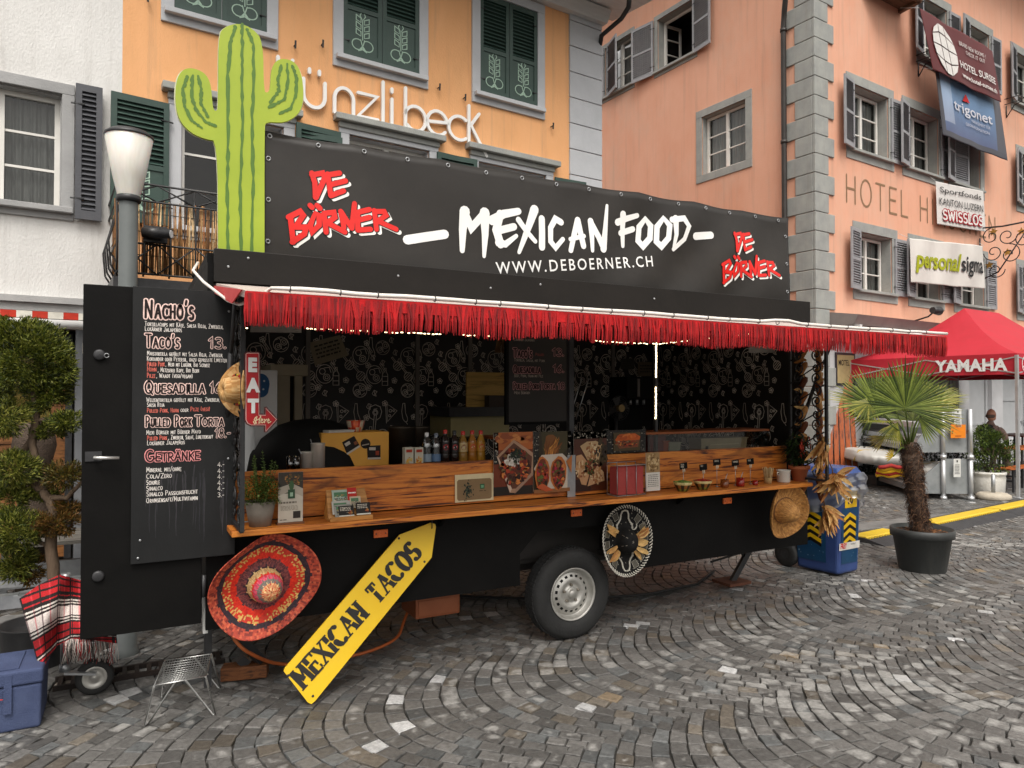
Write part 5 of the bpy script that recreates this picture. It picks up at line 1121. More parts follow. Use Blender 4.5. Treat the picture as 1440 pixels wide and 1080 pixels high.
def jig1(p, i, a):
    k = min(1, max(0, (p.x ** 2 + p.y ** 2) ** .5 / .288) ) ** 2
    return V((p.x * (1 + .05 * k * math.sin(2 * a + 1)), p.y * (1 + .07 * k * math.sin(2 * a + .4) + .02 * k * math.sin(5 * a)), p.z + k * (.03 * math.sin(3 * a + .6) - .01) + .0012 * math.sin(i * 2.1)))
hat('sombrero', c, (.1, -1, -.1), 'large red and purple woven sombrero hanging under the left end of the counter', .288, prof, lambda i, j: rr.choice(bands[i] if (j // 2 + i) % 5 else bands[min(i + 1, len(bands) - 1)]), vc('woven_straw', .7, .35, 160, var=.2, vscale=60), jig1, 150)
# black charro hat with silver braid and husks
c = on_y(879, 760, 4.2); q = V((-.12, -1, .06)).normalized().to_track_quat('Z', 'Y').to_matrix()
t = thing('charro_hat', c, 'black embroidered sombrero with white braid edge and dried corn husks above the wheel', 'hat')
def wob(p, i, a): return V((p.x * .96, p.y * 1.2, p.z + (.012 * math.sin(2 * a + .5)) * ((p.x ** 2 + p.y ** 2) / .04)))
m = MB(); pr = [(.213, .03), (.2, .02), (.16, .004), (.12, -.006), (.09, -.004), (.078, .01), (.072, .05), (.06, .09), (.035, .115), (.001, .122)]; m.lathe(pr, c, q, 64, None, wob); o = m.build('felt', pm('black_felt', (.006, .006, .006), (.012, .011, .011), 30, .8, .2, 90, spec=.2), t); o.modifiers.new('t', 'SOLIDIFY').thickness = .004
def hp(r, a, h=None):
    h = np.interp(r, [.001, .09, .12, .16, .2, .213], [0, -.004, -.006, .004, .02, .03]) if h is None else h
    return c + q @ (wob(V((r * math.cos(a), r * math.sin(a), h)), 0, a) + V((0, 0, .005)))
m = MB(); m.color('c8c4b8')
N2 = 64
for k in range(N2):
    a = 2 * math.pi * k / N2; m.tube([hp(.196, a - .02), hp(.206, a + .02), hp(.214, a + .06), hp(.212, a + .09)], .0042, 5)
m.color('b8b4a8')
for a0 in (R(90), R(270)):
    for sg in (1, -1):
        P = [hp(.11 + .0 * k, a0 + sg * x) if 0 else hp(rq, a0 + sg * aq) for rq, aq in ((.1, .75), (.115, .55), (.12, .4), (.135, .25), (.16, .2), (.178, .12), (.182, 0))]; m.tube(P, .0065, 6)
        m.tube([hp(.115 + .022 * math.cos(x), a0 + sg * (.78 + .17 * math.sin(x))) for x in np.linspace(0, 5, 10)], .005, 6)
rr = random.Random(4)
for k in range(16):
    a = 2 * math.pi * k / 16 + .1
    if abs(math.sin(a)) > .93: continue
    m.color(rr.choice(['4a463c', '5a5446', '3c382e'])); m.quad(*[hp(r_, a + d_) for r_, d_ in ((.14, -.14), (.185, -.12), (.188, .12), (.145, .13))]); m.color('a8a498')
    m.tube([hp(r_, a + d_) + q @ V((0, 0, .002)) for r_, d_ in ((.14, -.14), (.185, -.12), (.188, .12), (.145, .13))], .0018, 4, closed=True)
for k in range(60): m.tube([hp(rr.uniform(.1, .185), 0) if 0 else hp(r_, a_), hp(r_ + .006, a_ + .03)], .002, 4) if [r_ := rr.uniform(.1, .185), a_ := rr.uniform(0, 6.28)] else 0
m.color('8a8478')
for k in range(3): a = R(150 + 55 * k - 60); m.tube([c + q @ V((.0, 0, .123)), c + q @ V((.05 * math.cos(a), .06 * math.sin(a), .1)), c + q @ V((.068 * math.cos(a), .085 * math.sin(a), .06))], .0025, 4)
m.build('braid', vc('silver_braid', .6, .2, 120), t)
def husk(m, p0, d, ln, wd, rr, curl=.02):
    d = V(d).normalized(); s_ = d.cross(V((0, -1, .1)));  s_ = s_.normalized() if s_.length > .01 else V((1, 0, 0)); n_ = s_.cross(d); m.color(rr.choice(['c89a5c', 'd8b070', 'b8844a', 'caa062', 'a8703a'])); K = 7; sm0 = m.smooth; m.smooth = True; k0 = len(m.v); ph = rr.uniform(0, 6)
    for i in range(K + 1):
        t_ = i / K; w_ = wd * math.sin(math.pi * (.12 + .86 * t_)) ** .8 * .5; b = V(p0) + d * ln * t_ + n_ * (curl * math.sin(t_ * 3 + ph)) + s_ * (curl * .5 * math.sin(t_ * 4 + ph))
        m.v += [tuple(b - s_ * w_ + n_ * w_ * .5), tuple(b), tuple(b + s_ * w_ + n_ * w_ * .5)]
    for i in range(K):
        for j in (0, 1): a = k0 + i * 3 + j; m._f((a, a + 1, a + 4, a + 3))
    m.smooth = sm0
rr = random.Random(5); m = MB()
for (a, n_) in ((R(15), 4), (R(-20), 3), (R(205), 4), (R(150), 3), (R(-60), 1)):
    for k in range(n_): aa = a + rr.uniform(-.3, .3); husk(m, hp(.09, aa) + q @ V((0, 0, .015)), q @ V((math.cos(aa), 1.2 * math.sin(aa), .12)), rr.uniform(.09, .13), rr.uniform(.03, .045), rr, .012)
M_husk = vc('dried_husk', .7, .2, 60, var=.25, vscale=40, trans=.25); m.build('husks', M_husk, t)
# natural straw hat at the right end
c = on_y(1101, 717, 4.12); rr = random.Random(2); q0 = (-.08, -1, -.16)
STR = ['a8763c', 'b8864a', '9a6a34', 'b07e40', '8f6230']; pr = [(.225, .05), (.215, .035), (.2, .02), (.18, .008), (.16, .0), (.14, -.003), (.12, -.003), (.108, .005), (.1, .03), (.092, .055), (.084, .08), (.074, .105), (.062, .125), (.045, .14), (.025, .15), (.001, .153)]
def jig2(p, i, a): k = (p.x ** 2 + p.y ** 2) / .05; return V((p.x * (1 - .14 * k), p.y * 1.02, p.z + k * (.03 * math.cos(2 * a) + .01)))
ht2, q2 = hat('straw_hat', c, q0, 'plain tan straw sombrero hanging at the right end of the counter', .225, pr, lambda i, j: rr.choice(STR), vc('tan_straw', .75, .45, 130, var=.2, vscale=50), jig2, 110)
m = MB(); m.color('6a4420'); qm = V(q0).normalized().to_track_quat('Z', 'Y').to_matrix(); m.tube([V(c) + qm @ V((.106 * math.cos(a), .106 * math.sin(a), .014)) for a in np.linspace(0, 2 * math.pi, 40)[:-1]], .006, 6, closed=True); m.build('hat_band', M_vc, ht2)
# small straw hat on the scroll screen
c = on_y(336, 548, 3.95); rr = random.Random(2); ax = (-1, -.32, -.02); STR2 = ['d0a468', 'c8965a', 'dcb47c', 'b8844a']
pr = [(.145, .02), (.135, .008), (.11, .0), (.085, -.002), (.075, .004), (.07, .03), (.066, .06), (.058, .085), (.03, .088), (.001, .082)]
h3, q3 = hat('small_straw_hat', c, ax, 'small straw hat with red and yellow ribbon hanging beside the EAT sign', .145, pr, lambda i, j: rr.choice(STR2), vc('light_straw', .75, .3, 150), lambda p, i, a: V((p.x * (.92), p.y, p.z + .03 * math.cos(2 * a) * (p.x ** 2 + p.y ** 2) / .02)), 60)
qm = V(ax).normalized().to_track_quat('Z', 'Y').to_matrix(); m = MB()
for k in range(26):
    a = 2 * math.pi * k / 26; m.color(['b01818', 'c8b020', '2a1a12', 'b04818'][k % 4]); m.tube([V(c) + qm @ V((.078 * math.cos(a + s_), .078 * math.sin(a + s_), .012)) for s_ in (0, .12, .24)], .007, 5)
m.build('ribbon', M_vc, h3)

# ---- yellow arrow board
ya = thing('arrow_board', on_z(435, 990), 'yellow arrow board stencilled MEXICAN TACOS leaning against the trailer', 'sign')
Pa = [on_z(437, 988, .0), None]
p0 = V((on_z(437, 988).x, 4.10, 0.012)); 
def yp(x, y):                                    # leaning plane through the foot and the hook
    o = p0; n = V((0, -1, .17)).normalized(); r = ray(x, y); return CAMP + r * ((o - CAMP).dot(n) / r.dot(n))
NY = V((0, -1, .17)).normalized()
ol = [(399, 942), (562, 752), (608, 735), (613, 741), (607, 786), (441, 989), (434, 990)]
olb = [(p[0], p[1]) for p in ol]
m = MB(); m.prism([yp(*p) for p in [(399, 944), (401, 939), (562, 752), (606, 735), (612, 737), (613, 741), (607, 784), (443, 986), (438, 990), (433, 988)]][::-1], -NY * .012); m.build('board', pm('yellow_paint', (.80, .50, .012), (.86, .57, .02), 3, .42, .05, 40, c3=(.55, .34, .03), s3=3, amt3=.35), ya)
a, b = yp(428, 968), yp(596, 776); Uy = (b - a).normalized(); Wy = NY.cross(Uy).normalized(); Ly = (b - a).length
m = MB(); st = 'MEXICAN TACOS'; 
tmp = MB(); type_(tmp, st, V((0, 0, 0)), V((1, 0, 0)), V((0, 0, 1)), V((0, -1, 0)), .1, .004); wd = max(v[0] for v in tmp.v)
hgt = .118
def stencil(t, x, sx):
    """high contrast slab letters broken by stencil bridges"""
    def pq(a_, b_, w_):                                  # square ended stroke
        t_ = (b_ - a_).normalized() if (b_ - a_).length > 1e-6 else V((1, 0)); n_ = V((-t_.y, t_.x)) * (w_ / 2); cnt[0] += 1; o_ = NY * (.0015 + .0003 * (cnt[0] % 8)); m.quad(*[a + Uy * p.x + Wy * p.y + o_ for p in (a_ - n_, b_ - n_, b_ + n_, a_ + n_)])
    for c_ in t:
        if c_ == ' ': x += .07; continue
        wdt, st_ = GL[c_]; k = hgt * .95
        for s_ in st_:
            P = [V((x + p[0] * k * sx, p[1] * hgt)) for p in s_]; n = len(P)
            if n == 2:
                d_ = P[1] - P[0]; vert = abs(d_.x) < .012; hor = abs(d_.y) < .02
                thick = vert or d_.x * d_.y < 0; w_ = .027 if thick else .012
                if hor: w_ = .013
                if hor: pq(P[0] + d_ * .14 if c_ == 'A' else P[0], P[1] - d_ * .14 if c_ == 'A' else P[1], w_)
                else:
                    md = P[0].lerp(P[1], .6); g_ = d_ * (.04 if s_ is st_[1 if c_ in 'NA' else 0] and thick and c_ != 'M' else 0); pq(P[0], md - g_, w_); pq(md + g_, P[1], w_)
                    for e_ in P:
                        if e_.y < .1 * hgt or (e_.y > .9 * hgt and c_ not in 'AT'): pq(e_ - V((.02, 0)), e_ + V((.02, 0)), .009)
                if c_ in 'ET' and hor:
                    for e_ in ((P[0], P[1]) if c_ == 'T' else (P[1],)): pq(e_ + V((0, .006)), e_ - V((0, .026 if e_.y > .1 * hgt else -.026)), .012)
            else:
                wl = []
                for i in range(n):
                    t_ = P[min(i + 1, n - 1)] - P[max(0, i - 1)]; wl.append(.012 + .022 * abs(t_.normalized().y))
                h_ = n // 2; cnt[0] += 1
                for sg in ((0, h_), (h_ + 1, n)) if c_ in 'OC' else ((0, n),): m.ribbon([tuple(p) for p in P[sg[0]:sg[1]]], wl[sg[0]:sg[1]], a, Uy, Wy, NY, .0015 + .0003 * (cnt[0] % 8))
        x += (wdt * sx + .2) * k
    return x
cnt = [0]
xe = None
mk = MB(); tot = sum((GL[c_][0] * 1.0 + .2) * hgt * .95 if c_ != ' ' else .07 for c_ in st)
sx = (Ly - sum(.2 * hgt * .95 for c_ in st if c_ != ' ') - .07) / (sum(GL[c_][0] for c_ in st if c_ != ' ') * hgt * .95); stencil(st, .0, sx)
m.build('stencil_lettering', pm('stencil_black', (.012, .011, .01), (.025, .022, .02), 30, .7), ya)
for x, y in ((405, 950), (440, 979), (561, 757), (597, 790)):
    m = MB(); m.lathe([(.008, 0), (.006, .002), (.001, .003)], yp(x, y), NY.to_track_quat('Z', 'Y').to_matrix(), 8); m.build('screw', M_dk, ya)
m = MB(); h0 = yp(607, 741); m.tube([h0 + NY * .004 + V((0, 0, -.01)), h0 + NY * .008 + V((0, 0, .01)), h0 + V((0, .0, .05)), h0 + V((0, .03, .09))], .0035, 5); m.build('wire_hook', M_dk, ya)

# ---- things along the shelf (top at 1.03)
SZ = 1.0305
def pot(m, c, r0, r1, h, wall=.006, n=28, lip=0.): m.lathe([(.001, .0), (r0, .0), (r1, h - lip), (r1 + lip * .5, h - lip), (r1 + lip * .5, h), (r1 - wall, h), (r0 - wall * .5, h * .75), (.001, h * .75)], c, None, n)
def leaf(m, p, d, ln, wd, up=V((0, 0, 1))):
    d = V(d).normalized(); s_ = d.cross(up); s_ = s_.normalized() if s_.length > .01 else V((1, 0, 0)); p = V(p); n_ = s_.cross(d)
    m.quad(p, p + d * ln * .5 + s_ * wd * .5 + n_ * wd * .12, p + d * ln, p + d * ln * .5 - s_ * wd * .5 + n_ * wd * .12)
M_leaf = vc('leaf', .5, var=.25, vscale=30, trans=.25, spec=.4)
M_soil = pm('soil', (.03, .02, .012), (.06, .04, .025), 40, .95, .4, 90)
p = on_y(366, 738, 4.13); pc = V((p.x, 4.135, SZ)); t = thing('herb_pot', pc, 'bushy green herb in a taupe stoneware pot at the left end of the counter', 'plant')
m = MB(); pot(m, pc, .058, .082, .135, .008); m.build('pot', pm('taupe_stoneware', (.15, .125, .10), (.20, .17, .14), 7, .75, .15, 50), t)
m = MB(); rr = random.Random(11)
for k in range(1500):
    a, r_ = rr.uniform(0, 6.28), .105 * rr.random() ** .5; z = .12 + .17 * rr.random() * (1 - .4 * (r_ / .105) ** 2); m.color(rr.choice(['3f5a1e', '557030', '6c8440', '2f4416', '7c9048'])); leaf(m, pc + V((r_ * math.cos(a), r_ * math.sin(a), z)), (math.cos(a) + rr.uniform(-1, 1), math.sin(a) + rr.uniform(-1, 1), rr.uniform(-.3, .9)), rr.uniform(.012, .02), .011)
for k in range(16):
    a = rr.uniform(0, 6.28); top = pc + V((.07 * math.cos(a) + rr.uniform(-.02, .06), .05 * math.sin(a), rr.uniform(.27, .42))); b = pc + V((.02 * math.cos(a), .02 * math.sin(a), .13)); m.color('4a5a2a'); m.tube([b, b.lerp(top, .6) + V((.008, 0, .01)), top], .0016, 4)
    for j in range(12):
        for s_ in (1, -1): m.color(rr.choice(['4e6a2c', '6c8440', '7c9450'])); leaf(m, b.lerp(top, .3 + .7 * j / 12), (s_ * math.cos(j * 1.3), s_ * math.sin(j * 1.3), .5), .018, .009)
m.build('foliage', M_leaf, t)
def card(name, px0, py0, px1, py1, y, label, cat, paint, lean=.06, th=.003, group=None, foot=None):
    """upright print standing at y, leaning back; paint(m, P) draws on it with P(u, v, layer)"""
    a, b = on_y(px0, py1, y), on_y(px1, py0, y); x0, x1, z0, z1 = a.x, b.x, a.z, b.z; t = thing(name, (x0 / 2 + x1 / 2, y, z0), label, cat, group); hgt_ = z1 - z0
    up = V((0, lean, 1)).normalized(); nn = V((0, -1, lean)).normalized()
    def P(u, v, l=0): return V((x0 + (x1 - x0) * u, y, z0)) + up * (hgt_ * v) + nn * (.0009 * l)
    m = MB(); m.color('c8c2b4'); m.prism([P(0, 0), P(1, 0), P(1, 1), P(0, 1)], -nn * th); paint(m, P, (x1 - x0) / hgt_); m.build('print', M_vcm if group is None else M_vcg, t)
    if foot: f = MB(); f.obox(V((x0 / 2 + x1 / 2, y + .01, z0 - .008)), V(((x1 - x0) * .56, 0, 0)), V((0, .03, 0)), V((0, 0, .011))); f.build('foot', foot, t, bevel=.003)
    return t
def rect(m, P, u0, v0, u1, v1, l, c): m.color(c); m.quad(P(u0, v0, l), P(u1, v0, l), P(u1, v1, l), P(u0, v1, l))
def disc(m, P, u, v, ru, rv, l, c, n=14, wob_=0., rr=random, a0=0): m.color(c); k = [1 + rr.uniform(-wob_, wob_) for _ in range(n)]; m.quad(*[P(u + ru * k[i] * math.cos(2 * math.pi * i / n + a0), v + rv * k[i] * math.sin(2 * math.pi * i / n + a0), l) for i in range(n)])
def poly(m, P, pts, l, c): m.color(c); m.quad(*[P(u, v, l) for u, v in pts])
def crumbs(m, P, u, v, ru, rv, n, cols, l, s=.05, rr=random, asp=1.):
    for i in range(n):
        a, r_ = rr.uniform(0, 6.28), rr.random() ** .5; disc(m, P, u + ru * r_ * math.cos(a), v + rv * r_ * math.sin(a), s * rr.uniform(.5, 1.2), s * asp * rr.uniform(.4, 1.1), l + (i % 12) * .25, rr.choice(cols), 6, .35, rr, rr.uniform(0, 6))
def textrows(m, P, u0, u1, v0, v1, n, l, c, rr=random.Random(3)):
    for i in range(n):
        v = v1 - (v1 - v0) * (i + .5) / n; u = u0
        while u < u1 - .04: w_ = rr.uniform(.04, .14); rect(m, P, u, v - (v1 - v0) / n * .22, min(u + w_, u1), v + (v1 - v0) / n * .22, l, c); u += w_ + .03
M_brd = wood('stand_wood', '6a3f1e', '54301a', '2c170a', 0, 3, .5, .2)
def paint1(m, P, asp):
    rect(m, P, 0, 0, 1, 1, 1, 'b8b0a2'); rect(m, P, 0, .58, 1, 1, 2, '3a342e'); poly(m, P, [(0, .55), (.5, .62), (1, .5), (1, .66), (.55, .78), (0, .7)], 3, 'a49a8c'); crumbs(m, P, .6, .85, .35, .12, 40, ['8a5a30', '6a4a30', 'a87840', '52442e', '3e4a2a'], 4, .05, random.Random(1), .5)
    rect(m, P, .38, .48, .66, .66, 8, '2f4a34'); disc(m, P, .52, .74, .1, .1, 8, '3e5a3a', 12); rect(m, P, .46, .52, .58, .6, 9, '8ea890'); textrows(m, P, .1, .75, .36, .44, 1, 3, '6a6258'); textrows(m, P, .1, .8, .24, .34, 4, 3, '8a8276'); rect(m, P, .6, .08, .9, .22, 3, '2a2420'); textrows(m, P, .06, .4, .04, .08, 1, 3, '5a5248')
card('info_stand', 391, 663, 426, 736, 4.11, 'upright flyer with green bottle picture in a dark wooden foot beside the herb pot', 'menu stand', paint1, -.02, .004, None, M_brd)
t = thing('card_holder', on_y(492, 735, 4.08), 'slanted light wooden holder full of business cards and stickers on the counter', 'card holder')
a, b = on_y(463, 732, 4.07), on_y(523, 688, 4.07); M_ply = wood('light_ply', 'b8803e', 'a06c30', '7a4c1e', 0, 2, .5, .15)
m = MB(); x0, x1 = a.x, b.x; m.hexa([(x0, 4.08, SZ + .01), (x1, 4.08, SZ + .01), (x1, 4.09, SZ + .01), (x0, 4.09, SZ + .01), (x0, 4.15, SZ + .17), (x1 - .02, 4.15, SZ + .17), (x1 - .02, 4.16, SZ + .17), (x0, 4.16, SZ + .17)]); m.box(x0, x1, 4.05, 4.1, SZ, SZ + .012); m.box(x0, x1, 4.045, 4.052, SZ, SZ + .026); m.prism([(x0 - .001, 4.09, SZ), (x0 - .001, 4.2, SZ), (x0 - .001, 4.15, SZ + .165)], (.006, 0, 0)); m.build('rack', M_ply, t, bevel=.002)
rr = random.Random(3)
for k, (u, v, w_, h_, c_) in enumerate(((.08, .42, .55, .55, '9aa89a'), (.5, .5, .26, .52, 'b0281e'), (.55, .3, .3, .4, 'b8a890'), (.04, .12, .5, .45, 'a8a49c'), (.1, .02, .45, .42, '8a8880'), (.2, .02, .42, .36, '17130f'), (.68, .03, .4, .42, '1c1612'))):
    m = MB(); wdx = (x1 - x0) * .85; up = V((0, .42, 1)).normalized(); nn = V((0, -1, .42)).normalized(); O2 = V((x0 + .01, 4.07 - .0, SZ + .016)) + nn * (.004 + .003 * k); m.color(c_)
    def P(a_, b_, l=0): return O2 + XU * (wdx * (u + w_ * a_)) + up * (.17 * (v + h_ * b_)) + nn * (.0007 * l)
    m.prism([P(0, 0), P(1, 0), P(1, 1), P(0, 1)], -nn * .0015)
    if c_ in ('17130f', '1c1612'): textrows(m, P, .1, .8, .5, .9, 3, 1, 'c8c0b0', rr); rect(m, P, 0, 0, 1, .1, 1, 'd0ccc0'); crumbs(m, P, .75, .3, .15, .2, 8, ['8a3a20', 'a8783c'], 1, .08, rr)
    elif c_ == 'b0281e': textrows(m, P, .1, .9, .55, .75, 1, 1, 'e8e0d8', rr)
    else: rect(m, P, .1, .55, .8, .85, 1, '4a7050'); textrows(m, P, .1, .9, .1, .5, 4, 1, '3a3a38', rr); crumbs(m, P, .5, .4, .4, .3, 26, ['6a6860', '2c2c2a', 'c0b8a0', '8a7c50'], 2, .06, rr)
    m.build('card', M_vcm, t)
def paint2(m, P, asp):
    rect(m, P, 0, 0, 1, 1, 1, 'cfc09a'); rr = random.Random(8); poly(m, P, [(.05, .12), (.09, .06), (.91, .06), (.95, .12), (.95, .76), (.91, .82), (.09, .82), (.05, .76)], 2, '80694a')
    for i in range(70): x, y = rr.gauss(.32, .05), rr.gauss(.42, .14); disc(m, P, x, y, rr.uniform(.01, .025), rr.uniform(.015, .05), 3 + i * .05, rr.choice(['151a14', '2a3428', '3e4a3a']), 5, .5, rr)
    rect(m, P, .64, .44, .76, .62, 3, '2c5a3c'); rect(m, P, .665, .48, .735, .58, 4, '6a9a74'); textrows(m, P, .62, .82, .34, .4, 1, 3, '4a3c2a', rr)
card('payment_card', 640, 665, 694, 707, 4.275, 'cream card with rounded brown panel and green square leaning on the counter board', 'card', paint2, .02)
rr = random.Random(21)
PG = 'food photo posters along the counter'
def floral(m, P, u0, v0, u1, v1, l, n=40):
    rect(m, P, u0, v0, u1, v1, l, '15120f')
    for i in range(n): disc(m, P, rr.uniform(u0 + .01, u1 - .01), rr.uniform(v0 + .01, v1 - .01), rr.uniform(.008, .022), rr.uniform(.006, .018), l + 1 + (i % 7) * .2, rr.choice(['8a8478', '5c564c', 'b0a898', '3a352e']), 6, .4, rr)
FOOD = ['8a2c14', 'b0522a', '6a1f10', 'c87838', '3c1a10', '4e4420', 'a83a1c', '2a120c', '7a5a30', '5a2a1a']
def paintA(m, P, asp):
    rect(m, P, 0, 0, 1, 1, 1, '6a2c12'); rect(m, P, .0, .72, 1, 1, 2, 'a85a28'); floral(m, P, 0, .5, .12, 1, 2, 26); rect(m, P, 0, 0, 1, .14, 2, '201812'); crumbs(m, P, .5, .9, .5, .08, 20, ['c07a40', '8a4420', 'b06830'], 3, .12, rr, .5)
    poly(m, P, [(.07, .62), (.5, .88), (1, .66), (1, .3), (.55, .03), (.4, .04)], 6, 'a8846a'); poly(m, P, [(.12, .6), (.5, .83), (.97, .6), (.95, .34), (.55, .1), (.45, .1)], 7, '5c3422'); poly(m, P, [(.07, .62), (.12, .6), (.45, .1), (.4, .04)], 8, 'c8b09c'); poly(m, P, [(.55, .1), (.97, .35), (1, .3), (.52, .02)], 8, '9a7a66')
    crumbs(m, P, .53, .46, .36, .3, 150, FOOD, 9, .06, rr, .7); crumbs(m, P, .46, .55, .16, .1, 40, ['c8c0b4', 'b8aea0', 'd8d2c8'], 13, .05, rr, .7); crumbs(m, P, .54, .63, .15, .11, 46, ['141a10', '20281a', '0e120c', '2c3822'], 17, .035, rr, .8)
def paintB(m, P, asp):
    rect(m, P, 0, 0, 1, 1, 1, '2e2410'); poly(m, P, [(.25, .6), (.7, .6), (1, .75), (1, 1), (.2, 1)], 2, '3c3418'); floral(m, P, 0, .5, .14, 1, 2, 26); floral(m, P, .9, .55, 1, 1, 2, 18); disc(m, P, .45, .78, .17, .18, 3, '7a4a1e', 16, .1, rr)
    for i in range(26): x = rr.uniform(.3, .62); poly(m, P, [(x, .62), (x + .02, .62), (x + rr.uniform(-.05, .3), .62 + rr.uniform(.1, .34)), (x - .01, .7)], 4 + i * .1, rr.choice(['a86a2a', 'c88a3c', '8a5420', '6a3c14']))
    poly(m, P, [(.0, .4), (.2, .62), (.75, .63), (.97, .5), (.95, .04), (.4, .02)], 8, 'c4b8a8'); rect(m, P, 0, 0, .95, .06, 9, '8a5a34')
    for x0_, x1_ in ((.02, .42), (.42, .86)):
        cx, w_ = (x0_ + x1_) / 2, (x1_ - x0_) / 2; disc(m, P, cx, .3, w_, .28, 10, 'b8682c', 16, .08, rr); disc(m, P, cx, .3, w_ * .8, .25, 11, '6a2e14', 16, .08, rr); crumbs(m, P, cx, .28, w_ * .72, .22, 70, FOOD + ['3c4a1c', '56642a', '8a1430', 'a01c40'], 12, .045, rr, .7)
    poly(m, P, [(.84, .5), (1, .6), (.98, .3)], 16, 'b06a34'); poly(m, P, [(.05, .1), (.3, .02), (.5, .04), (.2, .16)], 16, 'b8552c')
def paintC(m, P, asp):
    rect(m, P, 0, 0, 1, 1, 1, '4a2414'); rect(m, P, 0, .88, 1, 1, 2, '14110e'); floral(m, P, 0, .88, 1, 1, 2, 40); rect(m, P, 0, .0, .5, .2, 2, '2c140c'); crumbs(m, P, .8, .62, .18, .2, 40, ['3a2c14', '4e3c1e', '2a1c0e'], 3, .07, rr)
    for pts, c_ in (([(.18, .76), (.38, .83), (.66, .84), (.84, .78), (.72, .44), (.55, .36)], 'b89870'), ([(.06, .6), (.22, .62), (.52, .4), (.36, .1), (.22, .12), (.05, .4)], 'b88c64'), ([(.4, .08), (.92, .16), (.9, .3), (.7, .42), (.5, .3)], 'b8906a')):
        poly(m, P, pts, 5, c_); cx = sum(p_[0] for p_ in pts) / len(pts); cy_ = sum(p_[1] for p_ in pts) / len(pts); crumbs(m, P, cx, cy_, .2, .15, 50, ['c8ac84', 'a87848', '8a5030', 'd0b890', '9a6a40'], 6, .035, rr, .8)
    crumbs(m, P, .5, .4, .2, .12, 60, ['3c3a1c', '6a3018', '2a2010', '8a3c1c', '54602a'], 10, .04, rr, .8)
def paintD(m, P, asp):
    floral(m, P, 0, 0, 1, 1, 1, 150); rect(m, P, .16, .1, .84, .9, 8, '4a3c22'); poly(m, P, [(.2, .6), (.3, .82), (.7, .85), (.84, .7), (.82, .56), (.22, .52)], 9, 'c0581c'); poly(m, P, [(.2, .52), (.82, .56), (.78, .24), (.3, .2)], 9.5, '7a4426'); crumbs(m, P, .5, .42, .3, .12, 70, FOOD + ['a89070', '8a3418'], 11, .04, rr, 1.2); crumbs(m, P, .5, .72, .26, .08, 20, ['c86024', 'b04c18', 'd07030'], 13, .07, rr, 1.3)
card('food_poster', 694, 607, 749, 698, 4.27, 'food poster of a tray of nachos with white and black topping', 'poster', paintA, .0, .003, PG)
card('food_poster', 750, 606, 803, 694, 4.27, 'food poster of two filled tacos on white paper', 'poster', paintB, .0, .003, PG)
card('food_poster', 807, 606, 853, 692, 4.27, 'tall food poster of pale quesadilla wedges on a brown board', 'poster', paintC, .0, .003, PG)
card('food_poster', 853, 604, 908, 638, 4.27, 'small wide food poster of an orange pork sandwich with floral border', 'poster', paintD, .0, .003, PG)
m = MB(); q_ = on_y(806, 660, 4.272); m.box(on_y(797, 660, 4.272).x, on_y(808, 660, 4.272).x, 4.262, 4.266, SZ, on_y(800, 640, 4.272).z); m.build('grey_post', M_grey, tr)
t = thing('napkin_holder', on_y(888, 695, 4.12), 'chrome wire holder filled with red paper napkins in front of the sandwich poster', 'napkin holder')
a, b = on_y(868, 696, 4.09), on_y(908, 653, 4.09); x0, x1, z1_ = a.x, b.x, b.z
m = MB(); m.box(x0 + .015, x1 - .015, 4.10, 4.2, SZ + .012, z1_ - .02)
for k in range(12): m.box(x0 + .014 , x1 - .014, 4.101 + k * .008, 4.105 + k * .008, z1_ - .02, z1_ - .014)
m.build('napkins', pm('red_napkin', (.3, .035, .03), (.36, .05, .045), 10, .85, .15, 60), t)
m = MB()
for yy in (4.09, 4.21):
    for x in np.linspace(x0, x1, 4): m.tube([(x, yy, SZ + .003), (x, yy, z1_ + (.012 if yy > 4.1 else 0))], .0025, 6)
    for z in (SZ + .006, z1_ + (.012 if yy > 4.1 else 0)): m.tube([(x0, yy, z), (x1, yy, z)], .0025, 6)
for x in (x0, x1):
    for z in (SZ + .006, z1_): m.tube([(x, 4.09, z), (x, 4.21, z)], .0025, 6)
m.build('wire_cage', M_grey, t)
def paint5(m, P, asp): rect(m, P, 0, 0, 1, 1, 1, 'd0ccc4'); rect(m, P, 0, .48, 1, 1, 2, '9a7c54'); crumbs(m, P, .5, .74, .45, .22, 60, ['8a6a40', 'b89868', '6e5230', 'c8ac80'], 3, .09, random.Random(3), .5); textrows(m, P, .12, .88, .1, .44, 7, 2, '77726a')
card('menu_card', 909, 636, 928, 691, 4.15, 'narrow white menu card standing right of the napkins', 'menu stand', paint5, .02)
def rowpos(px, y=4.15): return V((on_y(px, 680, y).x, y, SZ))
BG = 'condiments at the right end of the counter'
rr = random.Random(4)
